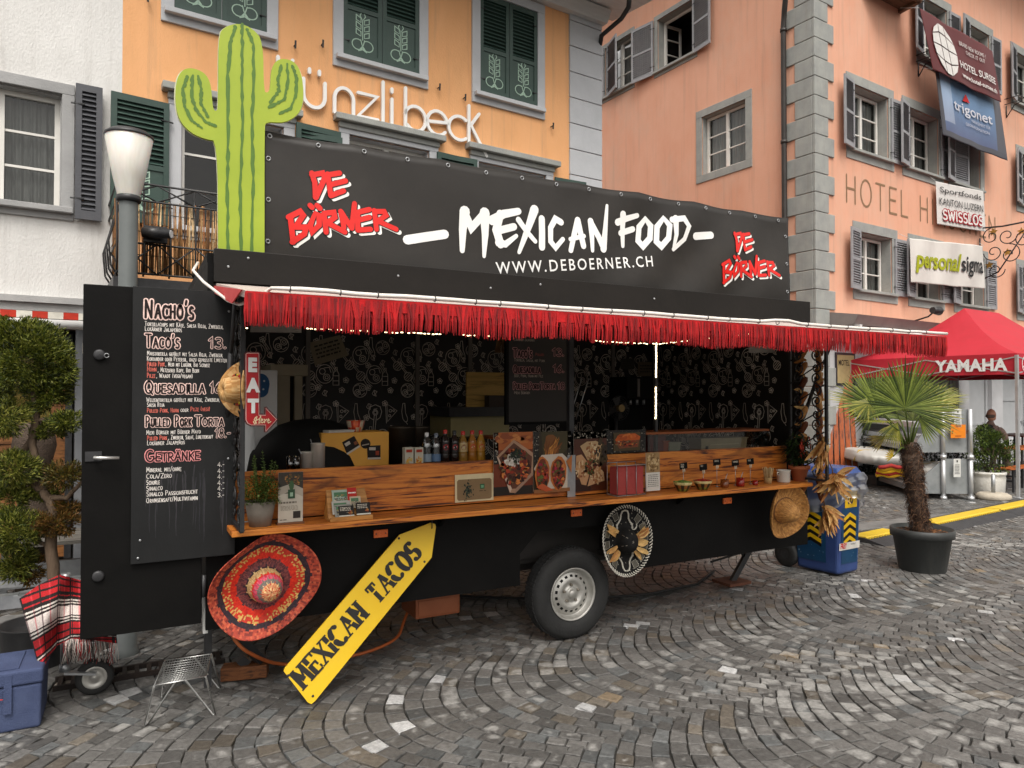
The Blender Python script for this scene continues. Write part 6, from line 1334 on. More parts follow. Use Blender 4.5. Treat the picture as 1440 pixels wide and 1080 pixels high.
for px, inner, label in ((960, ['6a8a3c', '86a04c', '4e6a28'], 'patterned bowl with green herb filling on the counter'), (988, ['a02818', 'b8341c', '8a1c10'], 'patterned bowl heaped with red tomato salsa on the counter')):
    c = rowpos(px, 4.12); t = thing('dip_bowl', c, label, 'bowl', BG); m = MB(); pal = ['c8b478', '2a2a1e', '7a8a3c', 'b8a468', '8a5a2c', '3a3420']
    m.lathe([(.001, 0), (.035, 0), (.05, .02), (.066, .05), (.072, .07), (.068, .07), (.06, .05)], c, None, 30, lambda i, j: pal[(j // 2 * 3 + i * 2) % 6]); m.build('bowl', M_vcg, t)
    m = MB()
    for k in range(120): a, r_ = rr.uniform(0, 6.28), .062 * rr.random() ** .5; m.color(rr.choice(inner)); m.obox(c + V((r_ * math.cos(a), r_ * math.sin(a), .064 + rr.uniform(0, .016) * (1 - r_ / .062))), V((.007, .002, 0)), V((-.002, .006, .001)), V((0, 0, .005)))
    m.build('filling', M_vc, t)
for px, r_, h_, c_, label in ((1019, .032, .062, ('6a3412', '7c4018'), 'small amber brown sauce jar with a spoon'), (1041, .033, .066, ('7a140c', '8a1c10'), 'red sauce jar with a spoon'), (1062, .022, .036, ('7a1210', '941a14'), 'smallest red sauce cup beside the toothpicks')):
    c = rowpos(px, 4.13); t = thing('sauce_jar', c, label, 'jar', BG); m = MB(); m.lathe([(.001, 0), (r_ * .92, 0), (r_, .006), (r_, h_), (r_ * .9, h_), (r_ * .88, h_ - .01), (.001, h_ - .01)], c, None, 20); m.build('jar', pm('sauce_glass', c_[0], c_[1], 10, .15), t)
    if px < 1050: m = MB(); m.tube([c + V((0, 0, h_ - .015)), c + V((.03, 0, h_ + .045))], .003, 5); m.build('spoon', M_grey, t)
for px, py, t_, label in ((961, 655, 'SALSA VERDE', 'leftmost black stake label, over the green dip'), (989, 657, 'PICO', 'black stake label over the red salsa bowl'), (1008, 650, 'CHIPOTLE', 'widest black stake label, left of the amber sauce jar'), (1034, 651, 'HABANERO', 'black stake label over the red sauce jar'), (1055, 649, 'DULCE', 'rightmost black stake label, beside the toothpick cup')):
    y = 4.19; p = on_y(px, py, y); c = V((p.x, y, SZ)); t = thing('stake_label', c, label, 'label', BG); m = MB(); m.tube([c, V((p.x, y, p.z - .03))], .0022, 6); m.lathe([(.001, 0), (.014, 0), (.012, .006), (.001, .008)], c, None, 12); m.build('stake', M_grey, t)
    m = MB(); m.obox(V((p.x, y, p.z)), V((.038, 0, .003)), V((0, .002, 0)), V((-.002, 0, .024))); sl = m.build('slate', M_blackm, t)
    m = MB(); m.color('b8b0a0')
    for k in range(2): hand(m, 'abcdef'[k:k + 4] if 0 else t_.split()[k % len(t_.split())] if k < len(t_.split()) else '', V((p.x - .03, y - .002, p.z + .004 - k * .017)), XU, UP, NF, .012, .0018, xs=.7, gap=.1, jit=.03)
    if m.v: m.build('chalk_word', M_vc, sl)
    m = MB()
    for s_ in (-.008, .008): m.cyl((p.x + s_, y - .004, p.z - .048), (p.x + s_, y - .004, p.z - .022), .0055, .003, 8)
    m.build('clip', pm('pale_clip', (.6, .5, .35), (.7, .6, .45), 20, .4), t)
c = rowpos(1080, 4.15); t = thing('toothpick_cup', c, 'small cup crammed with wooden toothpicks beside the white enamel pot', 'cup', BG); m = MB(); pot(m, c, .028, .034, .05, .003, 18); m.build('cup', pm('kraft_cup', '9a7c50', 'ab8c5c', 10, .8), t)
m = MB()
for k in range(70): a, r_ = rr.uniform(0, 6.28), .024 * rr.random() ** .5; b = c + V((r_ * math.cos(a), r_ * math.sin(a), .02)); m.color(rr.choice(['c0a070', 'a88452', 'd0b488'])); m.tube([b, b + V((r_ * math.cos(a) * .9, r_ * math.sin(a) * .9, .105 + rr.uniform(-.015, .01)))], .0022, 4)
m.build('toothpicks', M_vc, t)
c = rowpos(1102, 4.15); t = thing('enamel_pot', c, 'white enamel pot with two small handles beside the terracotta plant pot', 'pot', BG); m = MB(); m.lathe([(.001, 0), (.046, 0), (.052, .008), (.052, .092), (.058, .097), (.058, .102), (.049, .1), (.047, .03), (.001, .03)], c, None, 28); m.build('pot', pm('white_enamel', (.56, .55, .5), (.64, .62, .57), 6, .3, c3=(.3, .28, .24), s3=9, amt3=.4), t)
for s_ in (-1, 1): m = MB(); m.tube([c + V((s_ * .052, 0, .085)), c + V((s_ * .076, 0, .083)), c + V((s_ * .076, 0, .068)), c + V((s_ * .052, 0, .062))], .005, 6); m.build('handle', pm('enamel_handle', (.5, .49, .45), (.56, .55, .5), 6, .3), t)
c = rowpos(1124, 4.16); t = thing('chilli_plant', c, 'dark leafed chilli plant with red fruit in a terracotta pot', 'plant', BG); m = MB(); pot(m, c, .05, .072, .13, .006, 28, .03); m.build('pot', pm('terracotta', (.42, .12, .045), (.5, .16, .065), 7, .8, .1, 50), t)
m = MB()
for k in range(420):
    a, r_ = rr.uniform(0, 6.28), .1 * rr.random() ** .5; z = .16 + .32 * rr.random() * (1 - .5 * r_ / .1); m.color(rr.choice(['1c2a12', '263818', '16220e', '30441e'])); leaf(m, c + V((r_ * math.cos(a) * 1.0 - .02, r_ * math.sin(a), z)), (math.cos(a), math.sin(a), rr.uniform(-1.2, .2)), rr.uniform(.035, .06), .022)
for k in range(9): a = k * .7; m.color('2a3818'); m.tube([c + V((0, 0, .11)), c + V((.04 * math.cos(a), .04 * math.sin(a), .25)), c + V((.08 * math.cos(a), .08 * math.sin(a), .38))], .003, 5)
m.build('foliage', M_leaf, t)
m = MB()
for k in range(12): a = rr.uniform(0, 6.28); p = c + V((.085 * math.cos(a), -.06 - .03 * rr.random(), rr.uniform(.2, .38))); m.color(rr.choice(['8a1c10', 'a02a12'])); m.tube([p, p + V((.004, -.003, -.03)), p + V((.01, -.004, -.055))], [.006, .006, .001], 6)
m.build('chillies', M_vcg, t)
# dried maize: braid inside the scroll screen, two husk bunches outside
rr = random.Random(14); px_ = V((5.06, 4.08, 0)); t = thing('maize_braid', px_ + V((0, 0, 2.1)), 'braid of dried maize cobs hanging behind the right scroll screen', 'maize')
m = MB()
for k in range(30):
    z = 2.2 - k * .042; a = k * 2.1; c = px_ + V((.05 * math.cos(a), .06 * math.sin(a), z)); m.color(rr.choice(['8a4a1c', 'a8642a', 'b87c40', '6a3412', 'c08a4c'])); d = V((math.cos(a) * .5, math.sin(a) * .5, -1)).normalized(); m.tube([c, c + d * .03, c + d * .1, c + d * .13], [.012, .026, .022, .004], 8)
    husk(m, c, (math.cos(a) + rr.uniform(-.4, .4), math.sin(a), rr.uniform(-.6, .5)), .1, .035, rr)
m.build('cobs', M_husk, t)
HG = 'dried husk bunches at the right end of the trailer'
for px, py, y, n_, spread, label in ((1157, 622, 3.93, 26, .9, 'highest husk bunch, tied at the foot of the scroll screen like a bird'), (1172, 668, 3.92, 44, 1.2, 'spiky middle husk bunch above the straw hat brim'), (1160, 712, 4.0, 60, 1.0, 'lowest and largest pale husk bunch beside the straw hat')):
    c = on_y(px, py, y); t = thing('husk_bunch', c, label, 'maize', HG); m = MB()
    for k in range(n_):
        if py == 622: d = V((-.5 + .35 * rr.uniform(-1, 1), .2 * rr.uniform(-1, 1), -1))
        elif py == 668: d = V((rr.uniform(-1, 1), rr.uniform(-.6, .2), rr.uniform(-1.1, .35)))
        else: d = V((rr.uniform(-.55, .7), rr.uniform(-.6, .1), rr.uniform(-1.2, -.2)))
        husk(m, c + V((rr.uniform(-.02, .02), rr.uniform(-.02, .02), -.04 * (k % 3))), d, rr.uniform(.1, .21), rr.uniform(.022, .045), rr, .02)
    if py == 622: m.color('c8a060'); m.sphere(c + V((.03, 0, .02)), .035, .03, .03)
    m.build('husks', M_husk, t)
    m = MB(); m.color('6a4420'); m.tube([c + V((0, 0, -.03)), c + V((0, .01, .05)), c + V((-.03, .05, .16))], .005, 5); m.build('string', M_vc, t)

# ---- inside the trailer
LZ = 1.285
m = MB(); m.box(.52, 4.95, YF + .021, YF + .3, LZ - .02, LZ); m.build('inner_ledge', M_woodd, tr)
BT = 'drink bottles lined up behind the counter board'
def bottle(px, cap, liquid, label_c, lab, ytop, waist=True):
    y = YF + .13; x = on_y(px, 620, y).x; c = V((x, y, LZ)); H_ = on_y(px, ytop, y).z - LZ; t = thing('drink_bottle', c, lab, 'bottle', BT); k = H_ / .24; r = .032
    pr = [(.001, 0), (r * .8, 0), (r, .012), (r, .07), (r * .93, .085), (r, .1), (r, .145), (r * .9, .165), (r * .5, .2), (r * .38, .212), (r * .38, .225), (.001, .225)]
    m = MB(); m.lathe([(a_, b_ * k) for a_, b_ in pr], c, None, 20); m.build('bottle', pm('drink_' + lab[:8].replace(' ', '_'), liquid[0], liquid[1], 5, .08, spec=.6) if liquid else glass('clear_bottle', (.78, .84, .86), .2, .05), t)
    if not liquid:
        q = MB(); q.lathe([(.001, .004), (r * .93, .006), (r * .93, .13 * k), (.001, .131 * k)], c, None, 16); q.build('water', glass('water', (.6, .68, .72), .05), t)
    m = MB(); m.lathe([(r * .42, .212 * k), (r * .44, .214 * k), (r * .44, .238 * k), (.001, .24 * k)], c, None, 14); m.build('cap', cap, t)
    m = MB(); rl = r * 1.015; m.lathe([(rl, .09 * k), (rl, .155 * k)] if liquid else [(rl, .03 * k), (rl, .085 * k)], c, None, 24, lambda i, j: label_c[0] if 13 <= j <= 22 else label_c[1])
    lb_ = m.build('label', M_vcg, t)
    if liquid:
        q = MB(); q.color(label_c[2]); 
        def P(a_, b_): return c + V((rl * 1.02 * math.sin(a_), -rl * 1.02 * math.cos(a_), b_ * k))
        q.quad(*[P(.55 * math.cos(a_) - .2, .122 + .02 * math.sin(a_)) for a_ in np.linspace(0, 6.28, 13)[:-1]]); q.color('e8e4dc'); q.quad(*[c + V((rl * 1.03 * math.sin(a_), -rl * 1.03 * math.cos(a_), b_ * k)) for a_, b_ in ((-.55, .115), (-.5, .121), (.12, .129), (.1, .123))]); q.build('emblem', M_vcg, lb_)
RC = pm('red_cap', (.5, .03, .025), (.58, .05, .04), 9, .35); BC = pm('black_cap', (.02, .02, .02), (.03, .03, .03), 9, .35); WC = pm('white_cap', (.7, .7, .7), (.76, .76, .76), 9, .35); BLC = pm('grey_blue_cap', (.14, .17, .22), (.18, .21, .26), 9, .35)
COLA = ((.009, .005, .004), (.016, .008, .006))
bottle(600, WC, None, ('8a9aa8', '7a8c9c', '5a6a80'), 'clear water bottle with a white cap', 608); bottle(613, BLC, None, ('5a7494', '4a6688', '33527a'), 'clear water bottle with a grey blue cap', 609)
bottle(626, RC, COLA, ('1a0d0a', '150a08', 'b8181c'), 'dark cola bottle with a red cap', 604); bottle(639, BC, COLA, ('14100f', '100c0b', 'b0181c'), 'dark cola bottle with a black cap', 605); bottle(651, RC, ((.22, .11, .02), (.28, .15, .03)), ('b8a070', '9a8450', '7a2a18'), 'amber soda bottle with a cream label', 606)
bottle(664, RC, ((.28, .10, .012), (.34, .14, .02)), ('a86a24', '8a4a1c', 'b8201c'), 'orange soda bottle with a red label, left of the last bottle', 605); bottle(676, RC, ((.36, .17, .02), (.42, .22, .03)), ('b88430', '9a6a24', 'b8201c'), 'lightest orange soda bottle at the right end of the row', 605)
for px, lab in ((574, 'left of two white juice cartons with orange fruit print'), (588, 'right juice carton, touching the clear water bottle')):
    y = YF + .1; x = on_y(px, 630, y).x; t = thing('juice_carton', (x, y, LZ), lab, 'carton', 'juice cartons'); m = MB(); m.color('b8b4a4'); z1_ = on_y(px, 629, y).z; m.box(x - .029, x + .029, y - .02, y + .03, LZ, z1_)
    def P(u, v, l=0): return V((x - .029 + .058 * u, y - .0202 - .0006 * l, LZ + (z1_ - LZ) * v))
    rect(m, P, .15, .75, .85, .9, 1, 'a03018'); crumbs(m, P, .5, .3, .35, .2, 20, ['c8842c', 'd89c3c', 'b86c20', 'c8b060'], 1, .12, rr, .6); m.build('carton', M_vcm, t); m = MB(); m.tube([(x + .015, y, z1_), (x + .015, y, z1_ + .004)], .006, 8); m.build('spout', M_grey, t)
# orange box with stickers, bowl on top
y = YF + .34; a, b = on_y(478, 652, y), on_y(547, 607, y); x0, x1, z0_, z1_ = a.x - .12, b.x, 1.25, b.z; t = thing('till_box', (x0 / 2 + x1 / 2, y, z0_), 'mustard orange till box with dark stickers behind the counter board', 'box')
m = MB(); m.box(x0, x1, y, y + .3, z0_, z1_); m.build('case', pm('mustard_board', (.72, .34, .04), (.78, .4, .06), 4, .6, .05, 40), t, bevel=.004)
def sticker(pts, c_): 
    m = MB(); m.color(c_); m.prism([V((on_y(px, py, y - .001).x, y - .001, on_y(px, py, y - .001).z)) for px, py in pts], (0, -.0012, 0)); return m
def PX(px, py, l): p = on_y(px, py, y); return V((p.x, y - .0022 - .0006 * l, p.z))
m = sticker([(481, 622), (498, 613), (506, 627), (488, 639)], '1a1412'); m.color('c8c0b4'); m.quad(PX(487, 637.5, 1), PX(505, 626, 1), PX(506.5, 628, 1), PX(488.5, 639.5, 1)); m.quad(PX(484, 624, 1), PX(491, 620, 1), PX(493, 624, 1), PX(486.5, 628, 1)); m.color('8a5030'); m.quad(PX(497, 622, 1), PX(501, 619.5, 1), PX(503, 624, 1), PX(499, 626, 1)); m.build('sticker', M_vcm, t)
m = sticker([(514 + 7 * math.cos(a_), 624 - 7 * math.sin(a_)) for a_ in np.linspace(0, 6.28, 17)[:-1]][::-1], '1c1512'); m.color('a89c8c'); m.quad(PX(509, 625.5, 1), PX(519, 623.5, 1), PX(519, 625, 1), PX(509, 627, 1)); m.build('sticker', M_vcm, t)
m = sticker([(516, 627), (535, 626), (535, 646), (517, 646)], '1a1412'); m.color('c8c0b4'); m.quad(PX(517, 643.5, 1), PX(535, 643, 1), PX(535, 645.5, 1), PX(517, 646, 1)); m.quad(PX(519, 629, 1), PX(528, 629, 1), PX(528, 633, 1), PX(519, 633, 1)); m.color('9a3c20'); m.quad(PX(528, 634, 1), PX(533, 634, 1), PX(533, 640, 1), PX(528, 640, 1)); m.build('sticker', M_vcm, t)
c = V((on_y(500, 605, y + .12).x, y + .12, z1_)); t = thing('food_bowl', c, 'paper bowl printed with red food picture on top of the till box', 'bowl'); m = MB(); pl = ['b83018', 'c8bca8', 'a82814', 'd86030', 'b8a890']; m.lathe([(.001, .0), (.04, 0), (.052, .03), (.064, .075), (.06, .075), (.05, .03), (.001, .01)], c, None, 24, lambda i, j: rr.choice(pl)); m.build('bowl', M_vcg, t)
t = thing('paper_pad', (c.x - .12, y + .1, z1_), 'pale paper pad lying on the left edge of the till box', 'paper pad'); m = MB(); 
for k in range(5): m.obox(V((c.x - .14 + .002 * k, y + .1, z1_ + .002 + .003 * k)), V((.09, .02, 0)), V((-.02, .07, 0)), V((0, 0, .0013)))
m.build('sheets', pm('paper', (.5, .5, .48), (.58, .58, .56), 4, .85), t)
CG = 'steel cups at the left of the counter'
for px, r_, yt, lab in ((447, .042, 622, 'tall brushed steel cup beside the till box'), (431, .036, 634, 'shorter steel cup behind the flyer stand')):
    y = YF + .12; x = on_y(px, 640, y).x; z1_ = on_y(px, yt, y).z; c = V((x, y, LZ - .005)); t = thing('steel_cup', c, lab, 'cup', CG); h_ = z1_ - LZ; m = MB(); m.lathe([(.001, 0), (r_, 0), (r_, h_ * .96), (r_ * 1.04, h_ * .97), (r_ * 1.04, h_), (r_ * .94, h_), (r_ * .94, .01), (.001, .01)], c, None, 24); m.build('cup', pm('brushed_steel', (.62, .58, .5), (.78, .74, .68), 6, .38, metal=.6, stretch=(1, 1, .1)), t)
    m = MB(); m.tube([c + V((0, 0, h_ * .4)), c + V((-.05, -.02, h_ * 1.15))], .003, 5); m.build('spoon', M_grey, t)
for px, lab in ((408, 'left clear tumbler with green drink'), (417, 'right clear tumbler with green drink')):
    y = YF + .08; x = on_y(px, 640, y).x; c = V((x, y, LZ)); t = thing('tumbler', c, lab, 'glass', 'tumblers'); m = MB(); m.lathe([(.001, 0), (.02, 0), (.022, .1), (.02, .1), (.019, .005), (.001, .005)], c, None, 18); m.build('glass', glass('tumbler_glass', (.8, .85, .82), .15), t); m = MB(); m.lathe([(.001, .006), (.0185, .006), (.019, .05), (.001, .05)], c, None, 16); m.build('drink', pm('green_drink', (.25, .38, .04), (.35, .46, .06), 5, .2), t)
# fridge, cupboard frame, grill dome
a = on_y(350, 520, 5.0); b = on_y(389, 660, 5.0); t = thing('fridge', (a.x, 5.0, .54), 'plain white fridge side with a blue balloon sticker inside the trailer', 'fridge'); m = MB(); m.box(.72, b.x, 4.98, 5.55, .54, a.z); m.build('case', pm('white_fridge', (.68, .69, .69), (.74, .75, .75), 3, .4), t, bevel=.008)
m = MB(); cc_ = on_y(367, 540, 4.978); m.color('2a5a8a'); m.prism([cc_ + V((.055 * math.cos(a_), 0, .07 * math.sin(a_) - (.02 if math.sin(a_) < -.5 else 0))) for a_ in np.linspace(0, 6.28, 21)[:-1]], (0, -.001, 0)); m.color('c8d0d8')
for dx, dz in ((.02, .02), (-.01, -.02), (.015, -.035), (-.02, .03)): m.prism([cc_ + V((dx + .007 * math.cos(a_), -.0015, dz + .007 * math.sin(a_))) for a_ in np.linspace(0, 6.28, 7)[:-1]], (0, -.0005, 0))
m.build('balloon_sticker', M_vcm, t)
a, b = on_y(391, 512, 5.6), on_y(425, 660, 5.6); t = thing('cupboard', (a.x, 5.6, .54), 'beige framed cupboard with dark door right of the white fridge', 'cupboard'); m = MB(); x0, x1, z1_ = a.x, b.x, a.z
m.box(x0 - .05, x1 + .04, 5.6, 6.2, z1_ - .09, z1_); m.box(x0, x0 + .09, 5.6, 6.2, .54, z1_ - .09); m.box(x1 - .06, x1, 5.6, 6.2, .54, z1_ - .09); m.build('frame', pm('beige_frame', (.30, .25, .17), (.36, .3, .2), 4, .6), t, bevel=.004); m = MB(); m.box(x0 + .09, x1 - .06, 5.66, 5.7, .54, z1_ - .09); m.build('door', M_blackm, t)
c = on_y(438, 640, 5.0); c = V((c.x, 5.0, 1.09)); t = thing('plancha_hood', c, 'big black domed cooking hood behind the till box', 'cooking hood'); m = MB(); m.lathe([(.42, .0), (.42, .16), (.40, .26), (.34, .37), (.24, .45), (.12, .49), (.001, .5)], c, None, 36); m.build('dome', pm('black_dome', (.006, .006, .006), (.009, .009, .009), 5, .6, spec=.15), t); m = MB(); m.tube([c + V((.1, -.4, .15)), c + V((.1, -.46, .17)), c + V((-.1, -.46, .17)), c + V((-.1, -.4, .15))], .012, 6); m.build('handle', M_dk, t)
yb2 = YB - .04
def note(name, pts, y, label, c_, rows, cat='note', th=.004):
    P3 = [on_y(px, py, y) for px, py in pts]; t = thing(name, P3[0], label, cat); m = MB(); m.color(c_); m.prism([V((p.x, y, p.z)) for p in P3], (0, th, 0)); b0, b1, b3 = V(P3[0]), V(P3[1]), V(P3[3])
    for p in (b0, b1, b3): p.y = y
    def P(u, v, l=0): return b0 + (b1 - b0) * u + (b3 - b0) * v + NF * (.002 + .0006 * l)
    if rows: textrows(m, P, .12, .85, .2, .85, rows, 0, '3a342c', random.Random(5))
    m.build('sheet', M_vcm, t)
note('paper_notice', [(443, 514), (490, 500), (478, 471), (434, 482)], yb2 - .01, 'tilted cream notice with four lines pinned on the patterned back wall', 'a89a80', 4)
note('white_strip', [(352, 467), (424, 468), (424, 455), (352, 455)], YF + .3, 'plain pale board hanging behind the fringe at the left end', '8c8680', 0, 'board')
note('white_strip', [(1053, 496), (1090, 496), (1090, 486), (1053, 486)], YF + .3, 'plain pale board hanging behind the fringe at the right end', '8c8680', 0, 'board')
note('wall_paper', [(897, 529), (920, 529), (920, 509), (897, 509)], yb2 - .01, 'beige printed sheet on the back wall above the coffee machine', '7a6c58', 3); note('wall_paper', [(873, 519), (892, 519), (892, 504), (873, 504)], yb2 - .01, 'grey sheet on the back wall left of the beige sheet', '4a4640', 3)
t = thing('straw_brush', on_y(704, 480, 5.0), 'hanging straw hand brush left of the inner chalkboard', 'brush'); m = MB(); c = on_y(704, 470, 5.0)
for k in range(70): a_ = rr.uniform(-1, 1); m.color(rr.choice(['8a6030', 'a07840', '6e4a24'])); m.tube([c + V((a_ * .02, rr.uniform(-.01, .01), 0)), c + V((a_ * .05, rr.uniform(-.02, .02), -.14 - .01 * rr.random()))], .0016, 3)
m.build('bristles', M_vc, t); m = MB(); m.color('4a3018'); m.tube([c, c + V((0, 0, .2))], .012, 8); m.build('handle', M_vc, t)
# pale board, shelf and counter at the back
t = thing('pale_board', on_y(683, 573, 5.9), 'pale yellow timber board standing on the dark back shelf', 'board'); m = MB(); plate(m, 656, 523, 714, 573, 5.9, .02); m.build('panel', wood('pale_ply', 'e0b868', 'd0a858', 'a88444', 0, 1.5, .6, .2), t, bevel=.003); m = MB(); plate(m, 688, 556, 712, 573, 5.8, .1); m.build('carton', pm('dark_carton', (.05, .04, .03), (.08, .06, .05), 4, .7), t)
t = thing('back_shelf', on_y(680, 580, 5.8), 'dark shelf over a pale greenish worktop at the back of the trailer', 'shelf'); m = MB(); plate(m, 632, 573, 716, 585, 5.75, .5); m.build('shelf', M_dk, t); m = MB(); plate(m, 634, 586, 716, 612, 5.8, .5); m.build('cabinet', pm('olive_cabinet', (.4, .34, .15), (.48, .41, .19), 3, .5), t)
# inner chalkboard
t = thing('inner_chalkboard', on_y(757, 592, 4.72), 'smaller framed chalkboard menu inside the trailer', 'menu board'); IY = 4.72; m = MB(); x0, x1, z0_, z1_ = plate(m, 715, 470, 800, 592, IY, .02); m.build('board', pm('inner_slate', (.018, .015, .013), (.026, .022, .019), 4, .6), t)
m = MB(); m.box(x0 - .025, x0, IY - .006, IY + .024, z0_ - .02, z1_); m.box(x1, x1 + .025, IY - .006, IY + .024, z0_ - .02, z1_); m.box(x0 - .0, x1, IY - .006, IY + .024, z0_ - .02, z0_); m.build('frame', M_blackm, t)
ch = MB(); rr = random.Random(3)
def l2(px, py, tx, hpx, xend, col='a09488', st=None):
    p = on_y(px, py, IY); h = hpx * .0049; o = V((p.x, IY, p.z)); w_ = on_y(xend, py, IY).x - p.x; nat = text_width(tx, h, 1, 0); xs = max(.3, (w_ - len(tx) * .15 * h * .8) / nat)
    if st: outlined(ch, tx, o, XU, UP, NF, h, h * .32, h * .16, 'c08a88', '1c0c0c', seed=3, xs=xs, gap=.17, jit=.02)
    else: ch.color(col); hand(ch, tx, o, XU, UP, NF, h, h * .15, xs=xs, gap=.15, jit=.03, rnd=rr)
l2(723, 479, 'Lokärner Jalapeños', 4, 752); l2(722, 502, "Taco's", 13, 748, st=1); l2(753, 500, 'Pulled', 4, 765, 'a04a44'); l2(777, 500, '13.', 11, 793, st=1); l2(723, 508, 'Tortilla, Salsa, mit Pork', 4.4, 766); l2(722, 524, 'Quesadilla', 11, 760, st=1); l2(778, 523, '16.', 11, 793, st=1); l2(723, 530, 'Beef, Pork, Huhn mit Pilz', 4.2, 763); l2(722, 547, 'Pulled Pork', 10, 757, st=1); l2(760, 547, 'Torta', 10, 781, st=1); l2(784, 547, '18', 10, 794, st=1); l2(723, 554, 'Mexi Bürger', 4.2, 745); ch.build('chalk_lettering', vc('chalk_pink', .85, var=.2), t)
t = thing('tongs', on_y(812, 560, 4.8), 'pair of long steel rods hanging at a slant beside the inner chalkboard', 'tongs'); m = MB()
m.tube([on_y(801, 588, 4.78), on_y(818, 532, 4.78)], .004, 6); m.build('rod', M_grey, t); m = MB(); m.tube([on_y(810, 590, 4.78), on_y(828, 532, 4.78)], .004, 6); m.build('rod', M_grey, t)
# fan, coffee machine, pots
c = on_y(870, 574, 5.4); t = thing('desk_fan', V((c.x, 5.4, 1.08)), 'round dark desk fan with brass coloured hub behind the posters', 'fan'); m = MB(); 
for r_ in (.115, .095, .075, .055): m.tube([c + V((r_ * math.cos(a_), -.03 + .02 * (r_ / .115), r_ * math.sin(a_))) for a_ in np.linspace(0, 2 * math.pi, 28)[:-1]], .0025, 4, closed=True)
for k in range(24): a_ = R(15 * k); m.tube([c + V((.035 * math.cos(a_), -.045, .035 * math.sin(a_))), c + V((.115 * math.cos(a_), -.01, .115 * math.sin(a_)))], .0016, 4)
m.build('cage', M_dk, t); m = MB()
for k in range(4): a_ = R(90 * k + 20); e_ = V((math.cos(a_), 0, math.sin(a_))); f_ = V((-math.sin(a_), .3, math.cos(a_))); m.prism([c + e_ * .03 - f_ * .01, c + e_ * .1 - f_ * .05, c + e_ * .105 + f_ * .03, c + e_ * .03 + f_ * .02], (0, .003, 0))
m.build('blade', pm('fan_blade', (.05, .045, .04), (.07, .06, .05), 4, .4), t); m = MB(); m.cyl(c + V((0, -.05, 0)), c + V((0, .05, 0)), .034, .03, 18); m.build('hub', pm('brass_hub', (.22, .15, .06), (.3, .2, .08), 6, .4, metal=.6), t); m = MB(); m.tube([c + V((0, .04, -.1)), V((c.x, 5.44, 1.1))], .014, 8); m.lathe([(.1, 0), (.09, .02), (.001, .03)], V((c.x, 5.44, 1.085)), None, 20); m.build('stand', M_dk, t)
a, b = on_y(882, 562, 5.5), on_y(920, 530, 5.5); t = thing('coffee_machine', (a.x, 5.6, 1.08), 'black coffee machine with chrome details at the back beside the fan', 'coffee machine'); m = MB(); m.box(a.x, b.x, 5.5, 5.8, a.z, b.z); m.box(a.x, b.x, 5.68, 5.8, 1.08, a.z); m.box(a.x - .01, b.x + .01, 5.48, 5.8, 1.08, 1.2); m.build('body', M_blackm, t, bevel=.012); m = MB(); 
for k in range(3): m.cyl((a.x + .06 + .08 * k, 5.53, a.z - .05), (a.x + .06 + .08 * k, 5.53, a.z), .016, n=10)
m.build('spouts', M_grey, t); m = MB(); m.box(a.x + .12, a.x + .15, 5.494, 5.5, a.z + .03, b.z - .02); m.build('display', pm('pale_display', (.12, .1, .09), (.16, .14, .12), 4, .3), t)
for px, r_, lab in ((565, .1, 'wide dark cooking pot behind the drink bottles'), (590, .075, 'narrow dark cooking pot next to the wide pot')):
    y = 4.85; x = on_y(px, 620, y).x; c = V((x, y, 1.082)); h_ = on_y(px, 600, y).z - 1.08; t = thing('cooking_pot', c, lab, 'pot', 'cooking pots'); m = MB(); m.lathe([(.001, 0), (r_, 0), (r_, h_ - .01), (r_ * 1.05, h_), (r_ * .95, h_ - .003), (r_ * .94, .02), (.001, .02)], c, None, 28); m.build('pot', pm('dark_steel', (.05, .04, .03), (.08, .065, .05), 8, .35, metal=.8), t); m = MB(); m.tube([c + V((r_, 0, h_ * .8)), c + V((r_ + .03, -.02, h_ * .8)), c + V((r_ + .03, .02, h_ * .8))], .006, 6); m.build('handle', M_dk, t)
